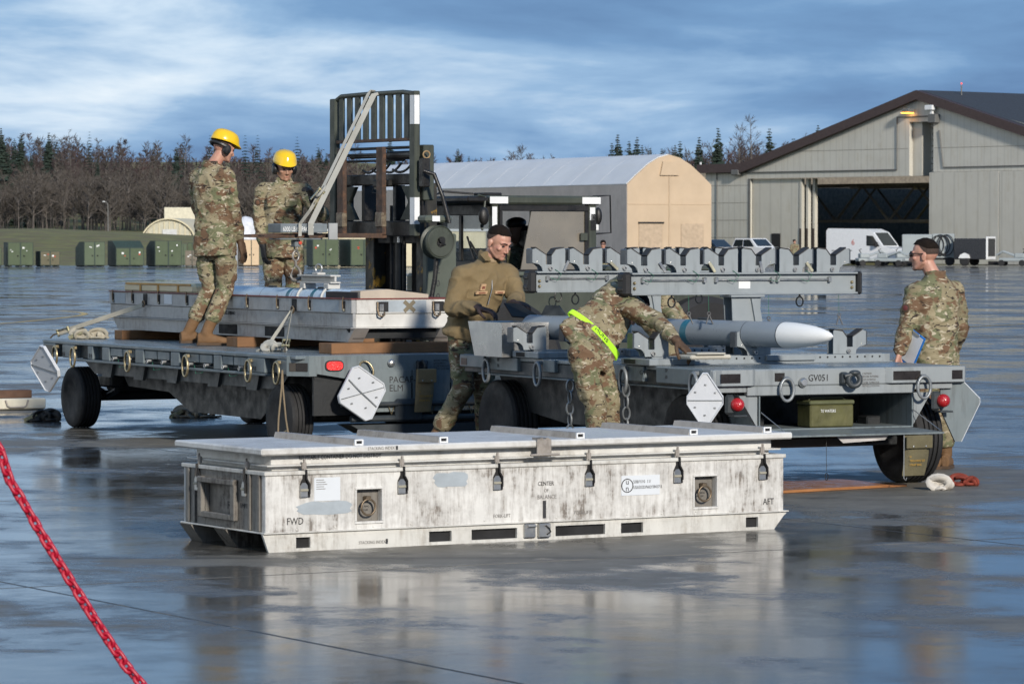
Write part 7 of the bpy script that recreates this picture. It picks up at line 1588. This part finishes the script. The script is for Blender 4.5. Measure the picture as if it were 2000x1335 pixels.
b = MB(); b.ball(L['neck']+frw*.05+upv*.02, (.05, .05, .03)); b.obj('undershirt', TSH, P)
# open collar wings
for s in (-1, 1):
    b = MB(); c0 = L['neck']+upv*.03; b.add([c0+sx_*s*.075+frw*.03+upv*.06, c0+sx_*s*.03+frw*.095+upv*.0, c0+sx_*s*.095+frw*.11+upv*.01, c0+sx_*s*.11+frw*.03+upv*.045, c0+sx_*s*.07+frw*.03+upv*.05, c0+sx_*s*.03+frw*.085-upv*.01, c0+sx_*s*.09+frw*.10+upv*.0, c0+sx_*s*.105+frw*.025+upv*.035], [(0, 1, 2, 3), (7, 6, 5, 4), (0, 4, 5, 1), (1, 5, 6, 2), (2, 6, 7, 3), (3, 7, 4, 0)]); b.obj('collar', FLC, P)
for e_n in ('ear_plug',): b = MB(); b.ball((0, 0, 0), .008, 8, 6, fr[6] @ Matrix.Translation((-.088, .0, -.015))); b.obj('ear_plug', mat('orange_foam', (.7, .35, .05), .6), P)
# 4 -- front man bending over the right trailer
Y = 28.12
J = Jx(Y, pelvis=(1149, 668), neck=(1217, 572, .58), head=(1240, 600, .80), shA=(1213, 592, .34), shB=(1220, 578, .74), elA=(1280, 624, .16), wrA=(1318, 662, -.10), hdA=(1352, 694, -.16), elB=(1278, 640, .52), wrB=(1315, 690, .42), hdB=(1345, 702, .38),
       hipA=(1135, 690, -.04), hipB=(1166, 692, .10), knA=(1163, 790, -.05), knB=(1190, 792, .08), anA=(1168, 908, -.02), anB=(1192, 908, .10))
P, fr = person('camouflaged man with green belt bending over the right trailer', floor_at(1170, Y, 0.), J, (.8, -.1, -.6), (.62, .35, -.70), (.6, .2, .7), gloves=(GLB, GLB), curls=(.8, .7), palms=((-.1, .1, -1), (-.1, .1, -1)), toes=((.9, .4, 0), (.9, .45, 0)), belt=True, seed=3, hem=.11)
rings, frw, sx_, upv, bl, L = fr
nrm = (Vector((-.25, -.95, .12))); a_ = rings[0][1]; d_ = rings[0][2]
def on_belt(t, z):       # point on the belt surface
    c0, A, B = rings[0]; c1 = rings[1][0]; ct, st = math.cos(t), math.sin(t); q2 = (abs(ct)**2.5+abs(st)**2.5)**(-1/2.5); return c0.lerp(c1, z)+A*(ct*q2*1.012)+B*(st*q2*1.012)
best = max(range(40), key=lambda k_: (on_belt(2*math.pi*k_/40, .5)-rings[0][0]).dot(Vector((.30, -.95, 0)))); t0 = 2*math.pi*best/40
dirn = -1 if (on_belt(t0-.1, .5)-on_belt(t0, .5)).x > 0 else 1
for k_, chh in enumerate('3 MUNS'):
    if chh == ' ': continue
    t_ = t0+dirn*(k_-2.6)*.15; p_ = on_belt(t_, .22); tx_ = (on_belt(t_+dirn*.05, .22)-on_belt(t_-dirn*.05, .22)).normalized(); nz = tx_.cross(upv).normalized(); uy = nz.cross(tx_)
    o = txt(chh, .052, (0, 0, 0), (0, 0, 0), INK, bl, 'lettering', align='CENTER'); o.matrix_local = Matrix(((tx_.x, uy.x, nz.x, p_.x+nz.x*.004), (tx_.y, uy.y, nz.y, p_.y+nz.y*.004), (tx_.z, uy.z, nz.z, p_.z+nz.z*.004), (0, 0, 0, 1)))
# 5 -- second man bending on the far side
Y = 32.25
J = Jx(Y, pelvis=(1300, 650), neck=(1262, 570, -.22), head=(1236, 582, -.34), shA=(1262, 592, -.30), shB=(1285, 580, -.02), elA=(1268, 650, -.40), wrA=(1240, 690, -.50), elB=(1318, 628, -.25), wrB=(1285, 655, -.50),
       hipA=(1280, 660, -.02), hipB=(1312, 660, .02), knA=(1272, 768, -.05), knB=(1308, 768, .0), anA=(1272, 862), anB=(1308, 862))
P, fr = person('second camouflaged man bending behind the missile, mostly hidden', floor_at(1292, Y, 0.), J, (-.7, -.4, -.4), (-.6, -.4, -.6), (-.5, -.3, .8), gloves=(GLB, GLB), seed=9)
# 6 -- right man with clipboard
Y = 29.9
J = Jx(Y, pelvis=(1826, 700), neck=(1826, 545), head=(1805, 499, .02), shA=(1788, 574, -.06), shB=(1862, 570, .06), elA=(1771, 638, -.10), wrA=(1758, 686, -.17), hdA=(1750, 715, -.2), elB=(1876, 640, .12), wrB=(1858, 690, .30),
       hipA=(1805, 716, -.04), hipB=(1846, 716, .04), knA=(1814, 806, -.02), knB=(1846, 804, .05), anA=(1820, 890, .06), anB=(1847, 889, .10))
P, fr = person('man in camouflage and dark glasses standing right of the trailer', floor_at(1830, Y, 0.), J, (-.42, .9, 0), (-.93, .30, -.03), gloves=(None, None), curls=(.9, .5), palms=((.7, -.2, .1), None), toes=((-.6, .8, 0), (.2, .9, 0)), seed=5, hem=.2, bulk=1.05, hs=1.06)
L = fr[5]; HM = fr[6]; patch_on(P, L['shA'].lerp(L['elA'], .42)+Vector((-.055, -.075, 0)), (-.55, -.8, 0), .034, PBR, m2=mat('patch_maroon', (.13, .03, .03), .8))
SGL = mat('dark_sunglasses', (.01, .01, .012), .12, bump=0)
g_ = MB()
for s in (-1, 1): g_.ball((0, 0, 0), (.026, .012, .019), 12, 8, HM @ Matrix.Translation((s*.032, .094, .010)))
for s in (-1, 1): g_.tube([HM @ Vector((s*.055, .088, .018)), HM @ Vector((s*.080, .05, .017)), HM @ Vector((s*.086, -.01, .012))], .0042, 6)
g_.tube([HM @ Vector((-.03, .105, .014)), HM @ Vector((.03, .105, .014))], .003, 6); g_.obj('sunglasses', SGL, P, 50)
CBL = mat('blue_clipboard', (.01, .16, .52), .35, var=.05, bump=0)
cbp = at_y(1779, 683, 29.76); cbd = thing('clipboard', 'bright blue clipboard with paper under the right man left arm', 'clipboard', cbp); cbd.rotation_euler = (R(-4), R(27), R(-52))
MB().box((-.10, -.008, -.13), (.10, .002, .15), .004).obj('board', CBL, cbd); MB().box((-.085, .003, -.10), (.085, .006, .13)).obj('paper', WHT, cbd); MB().box((-.085, -.011, -.10), (.085, -.0085, .135)).obj('paper', LBL, cbd); MB().box((-.04, -.02, .13), (.04, -.0115, .15), .003).obj('clip', ALU, cbd)
# 7 -- driver in the cab
Y = 36.9
J = Jx(Y, pelvis=(1030, 560), neck=(1018, 482), head=(1009, 452, -.03), shA=(1000, 498, -.15), shB=(1038, 496, .18), elA=(1000, 530, -.2), wrA=(975, 525, -.25), elB=(1035, 530, .2), wrB=(985, 525, .1), hipA=(1022, 562, -.1), hipB=(1035, 562, .1), knA=(975, 565, -.2), knB=(978, 565, .0), anA=(972, 640, -.2), anB=(974, 640, 0))
P, fr = person('forklift driver in dark cap seated inside the cab', floor_at(1020, Y, at_y(1020, 590, Y).z), J, (-.84, -.54, 0), (-.8, -.6, -.1), far=True, skin=SKIN2, seed=6, hair=False)
b = MB(); HM = fr[6]; b.ball((0, 0, 0), (.09, .11, .06), 14, 8, HM @ Matrix.Translation((0, 0, .08))); b.obj('cap', FDK, P, 50)
# distant people on the apron
def stand(px, Y, lab, seed, h=1.78, face=(0, -1, 0)):
    bx = at_y(px, 465, Y).x; q = lambda dx, z, dy=0: Vector((bx+dx, Y+dy, z*h/1.78))
    J = dict(pelvis=q(0, .95), neck=q(0, 1.48), head=q(0, 1.65), shA=q(-.19, 1.40), shB=q(.19, 1.40), elA=q(-.25, 1.12), wrA=q(-.24, .86), elB=q(.25, 1.12), wrB=q(.24, .86), hipA=q(-.1, .9), hipB=q(.1, .9), knA=q(-.12, .5), knB=q(.12, .5), anA=q(-.13, .1), anB=q(.13, .1))
    P, fr = person(lab, (bx, Y, 0), J, face, face, far=True, seed=seed, hair=False, group='people far off on the apron')
    b = MB(); b.ball((0, 0, 0), (.088, .108, .09), 12, 8, fr[6] @ Matrix.Translation((0, -.02, .05))); b.obj('hair', HAIRD, P, 60)
    b = MB(); b.box((-.07, .08, -.005), (.07, .105, .03), .01, fr[6]); b.obj('sunglasses', SGL, P)
stand(1178, 112, 'distant person looking over the rack behind the missile cradles', 21, 1.74); stand(1552, 236, 'tiny distant person by the hangar door stack', 22, 1.72, (.8, -.5, 0)); stand(861, 200, 'distant person seen below the forklift hose reel', 23, 1.75)
bpy.data.scenes.remove(TMP)

# ================================================================== loose gear
WEBT = mat('tan_webbing', (.36, .33, .26), .85, var=.15, vscale=10, bump=.3, bscale=150); RAT = mat('ratchet_metal', (.28, .26, .16), .4, metal=.6, var=.3, vscale=20)
def strap_pile(lab, c, w, h, n, seed, m=WEBT, band=.045, ratchet=True, spread=1.):
    rg = random.Random(seed); c = Vector(c); t = thing('strap_bundle', lab, 'strap', c)
    for k in range(n):
        pts = []; ph = rg.uniform(0, 6.28); cx0 = rg.uniform(-.5, .5)*w; r0 = rg.uniform(.22, .42)*h; sq = rg.uniform(.5, .9); turns = rg.uniform(1.0, 1.7); dy = rg.uniform(-.06, .06)*spread
        for i in range(22):
            a_ = ph+turns*6.28*i/21; rr = r0*(1-.25*i/21); pts.append((cx0+rr*1.3*math.cos(a_)+.02*i/21*w, dy+.02*math.sin(a_*1.7), max(.006, r0*sq+.004+rr*sq*math.sin(a_))))
        b = MB(); b.tube(pts, band*.55, 8, flat=.55, up=(0, .6, .8)); b.obj('webbing_loop', m, t, 70)
    pts = [(-w*.75+w*1.5*i/12, -.05*spread+.03*math.sin(i*1.3), .006+.01*abs(math.sin(i*.9))) for i in range(13)]; b = MB(); b.tube(pts, band*.5, 8, flat=.5, up=(0, .6, .8)); b.obj('webbing_tail', m, t, 70)
    if ratchet:
        M = Matrix.Translation((-w*.55, -.04, .04)) @ Matrix.Rotation(R(-25), 4, 'Y'); b = MB()
        for s in (-1, 1): b.box((-.07, s*.022-.003, -.018), (.07, s*.022+.003, .018), .002, M)
        b.cyl(M @ Vector((-.05, -.03, 0)), M @ Vector((-.05, .03, 0)), .01, 8); b.cyl(M @ Vector((.05, -.03, 0)), M @ Vector((.05, .03, 0)), .014, 8); b.obj('ratchet', RAT, t)
    return t
def ld(x, y, z=0.): return lmat @ Vector((x, y, LH+z))
# tie-down straps over the left trailer
def tiedown(lab, a, b_, sag=.0, wid=.05, hook=True):
    t = thing('tie_down_strap', lab, 'strap'); m = MB(); pts = sagline(a, b_, sag, 8); ribbon(m, pts, wid, .005, side=(.35, .2, .9)); m.obj('webbing', WEBT, t)
    a = Vector(a); b_ = Vector(b_); d = (b_-a).normalized(); sd_ = d.cross(Vector((0, -1, 0))).normalized(); q = b_-d*.14
    m = MB()
    for s in (-1, 1): ribbon(m, [q+sd_*.028*s, b_+sd_*.028*s], .04, .005, side=(0, 1, 0))
    m.cyl(q-sd_*.035, q+sd_*.035, .013, 8); m.cyl(b_-sd_*.035, b_+sd_*.035, .011, 8); m.obj('ratchet', RAT, t)
    m = MB(); m.tube([b_, b_+d*.06, b_+d*.10-Vector((0, 0, .02))], .008, 6); m.obj('hook', RUST, t)
    return t
p_s1 = lmat @ Vector((oc_x0-.03, OY(284), RIMZ-.13)); tiedown('tie-down strap slanting from far end of open container to the deck', p_s1, lmat @ Vector((.22, OY(284)+.95, LH+.05)))
p_s2 = lmat @ Vector((oc_x0-.03, OY(575), RIMZ-.13)); tiedown('tie-down strap slanting from near end of open container to the deck', p_s2, lmat @ Vector((.32, OY(575)-.78, LH+.06)))
m = MB(); t = thing('short_strap', 'short pale strap hanging straight from the near strap ring', 'strap'); ribbon(m, [p_s2, p_s2.lerp(lmat @ Vector((.5, OY(575)+.02, LH+.03)), .5), lmat @ Vector((.5, OY(575)+.02, LH+.03))], .03, .004, side=(.8, .3, .1)); m.obj('webbing', WEB, t)
m = MB(); q = lmat @ Vector((.5, OY(575)+.02, LH+.02)); m.tube([q, q-Vector((.01, 0, .015))], .012, 6); m.torus(q, (0, 1, 0), .02, .006, 12, 6); m.obj('hook', ALU, t)
strap_pile('pile of folded tan strap at the far end of the left trailer deck', ld(.42, OY(284)+.62, .001), .24, .2, 6, 1)
strap_pile('pile of folded grey strap beside the near tie-down ratchet', ld(.36, OY(575)-.40, .001), .16, .12, 5, 2, WEB, ratchet=False)
strap_pile('rolled straps at the right end of the left trailer deck', ld(1.86, .18, .001), .16, .14, 5, 3)
strap_pile('tangle of straps on the ground under the left trailer', on_z(382, 815, .0), .34, .16, 8, 4, mat('dirty_webbing', (.24, .20, .15), .85))
strap_pile('dark strap heap on the ground by the far left wheel', on_z(85, 822, 0.), .22, .16, 7, 5, mat('dark_webbing', (.045, .04, .036), .85))
strap_pile('small white strap coil on the ground by the right wheel', on_z(1836, 956, 0.), .05, .16, 4, 6, mat('white_webbing', (.50, .47, .42), .85), ratchet=False, spread=.4)
strap_pile('red and black strap coil on the ground right of the white one', on_z(1882, 948, 0.), .12, .14, 4, 8, mat('red_webbing', (.20, .035, .02), .8), ratchet=False, spread=.5)
# rope hanging by the near wheel of the left trailer
ROP = mat('jute_rope', (.22, .17, .11), .9, bump=.6, bscale=150); t = thing('rope', 'tan rope doubled and hanging before the near left trailer wheel', 'rope')
q = ld(-.03, .18, -.12)
for s in (-1, 1): b = MB(); b.tube([q, q+Vector((.006*s, -.01, -.15)), q+Vector((.03*s, -.02, -.4)), q+Vector((.04*s+.03*(s > 0), -.02, -.66))], .008, 7); b.obj('strand', ROP, t, 60)
b = MB(); b.torus(q+Vector((.035, -.02, -.52)), (0, 1, 0), .02, .006, 14, 6); b.obj('ring', RING, t, 60)
# pale container lid and plank on the ground, far left
pc = on_z(90, 800, 0.); pd = thing('container_lid', 'cream container lid lying on the ground behind the far left wheel', 'container lid', pc, R(27))
LIDC = mat('cream_lid_paint', (.62, .58, .47), .5, var=.06, streak=(.4, .36, .28)); MB().box((-3.3, 0, .012), (0, .9, .125), .012).obj('panel', LIDC, pd); MB().box((-3.28, .02, 0), (-.02, .88, .0115)).obj('runner', DK, pd)
for x in (-.45, -1.6): b = MB(); b.tube([(x, -.012, .11), (x+.02, -.014, .05), (x+.05, -.014, .035), (x+.2, -.014, .035), (x+.23, -.014, .05), (x+.25, -.012, .11)], .01, 6); b.obj('handle', RUN, pd)
txt('FWD', .05, (-.72, -.0015, .05), (R(90), 0, 0), INK, pd)
b = MB(); b.box((-.62, .1, .126), (-.12, .24, .21), .006); o = b.obj('wood_block', mat('dark_wood', (.10, .05, .028), .7, var=.3, vscale=8)); o.matrix_world = Matrix.Translation(pc) @ Matrix.Rotation(R(27), 4, 'Z'); tag(o, 'dark wooden block lying on the cream lid at far left', 'wood block')
# plywood under the right wheel
a0_ = on_z(1520, 964, 0.); a1_ = on_z(1768, 950, 0.); dv = (a1_-a0_).normalized(); du = Vector((-dv.y, dv.x, 0)); LP = (a1_-a0_).length
PLY = mat('wet_plywood', (.34, .15, .055), .35, var=.18, vscale=5, streak=(.22, .09, .035), sstr=(1, 14, 14)); b = MB(); b.box((0, 0, .002), (LP+.02, 1.15, .022), .003); o = b.obj('plywood_sheet', PLY); o.matrix_world = Matrix.Translation(a0_) @ Matrix.Rotation(math.atan2(dv.y, dv.x), 4, 'Z'); tag(o, 'orange plywood sheet on the ground under the right trailer wheel', 'plywood')
# black missile wing held by the man in fleece
wp = at_y(1012, 606, 30.75); wt = thing('missile_wing', 'black triangular wing panel held by the man in fleece', 'wing', wp)
q = [at_y(984, 592, 30.78)-wp, at_y(1014, 594, 30.74)-wp, at_y(1052, 617, 30.66)-wp, at_y(1046, 622, 30.66)-wp, at_y(1000, 618, 30.70)-wp]; nn = Vector((.1, -.5, .85)).normalized()*.005
b = MB(); b.add([p+nn for p in q]+[p-nn for p in q], [(0, 1, 2, 3, 4)[::-1], (5, 6, 7, 8, 9)]+[(i, (i+1) % 5, 5+(i+1) % 5, 5+i) for i in range(5)]); b.obj('panel', mat('black_composite', (.012, .012, .013), .4), wt)
b = MB(); b.cyl(q[2]+nn, q[3]-nn, .012, 8); b.obj('pivot', ALU, wt)

# ================================================================== red plastic chain in the foreground
REDC = mat('red_plastic', (.40, .008, .030), .45, var=.05, bump=0)
YC = 14.3; pth = [(-95, 735), (-40, 815), (0, 880), (18, 935), (48, 985), (76, 1034), (107, 1084), (139, 1136), (178, 1198), (213, 1251), (245, 1298), (285, 1345), (330, 1392), (380, 1430)]
pw = [at_y(a_, c_, YC) for a_, c_ in pth]; chn = thing('plastic_chain', 'red plastic barrier chain sagging across the near left corner', 'chain', pw[2])
acc = [0.]
for a_, c_ in zip(pw, pw[1:]): acc.append(acc[-1]+(c_-a_).length)
def along(s):
    for i in range(len(pw)-1):
        if acc[i+1] >= s: f = (s-acc[i])/(acc[i+1]-acc[i]); return pw[i].lerp(pw[i+1], f), (pw[i+1]-pw[i]).normalized()
    return pw[-1], (pw[-1]-pw[-2]).normalized()
lm = MB(); n = 24; pl = []
for i in range(n):
    a_ = 2*math.pi*i/n; x = .0150*math.cos(a_); z = .0150*math.sin(a_)+(.0125 if math.sin(a_) >= 0 else -.0125); pl.append((x, 0, z))
lm.tube(pl, .0078, 8, closed=True, up=(0, 1, 0)); lme = lm.mesh('chain_link', REDC, 60)
s = 0.; k = 0; rg = random.Random(4)
while s < acc[-1]:
    p, d = along(s); q = d.to_track_quat('Z', 'Y') @ Matrix.Rotation(R(38+90*(k % 2))+rg.uniform(-.2, .2), 3, 'Z').to_quaternion()
    o = link('chain_link', lme, chn); o.rotation_mode = 'QUATERNION'; o.rotation_quaternion = q; o.location = p-pw[2]; s += .0395; k += 1
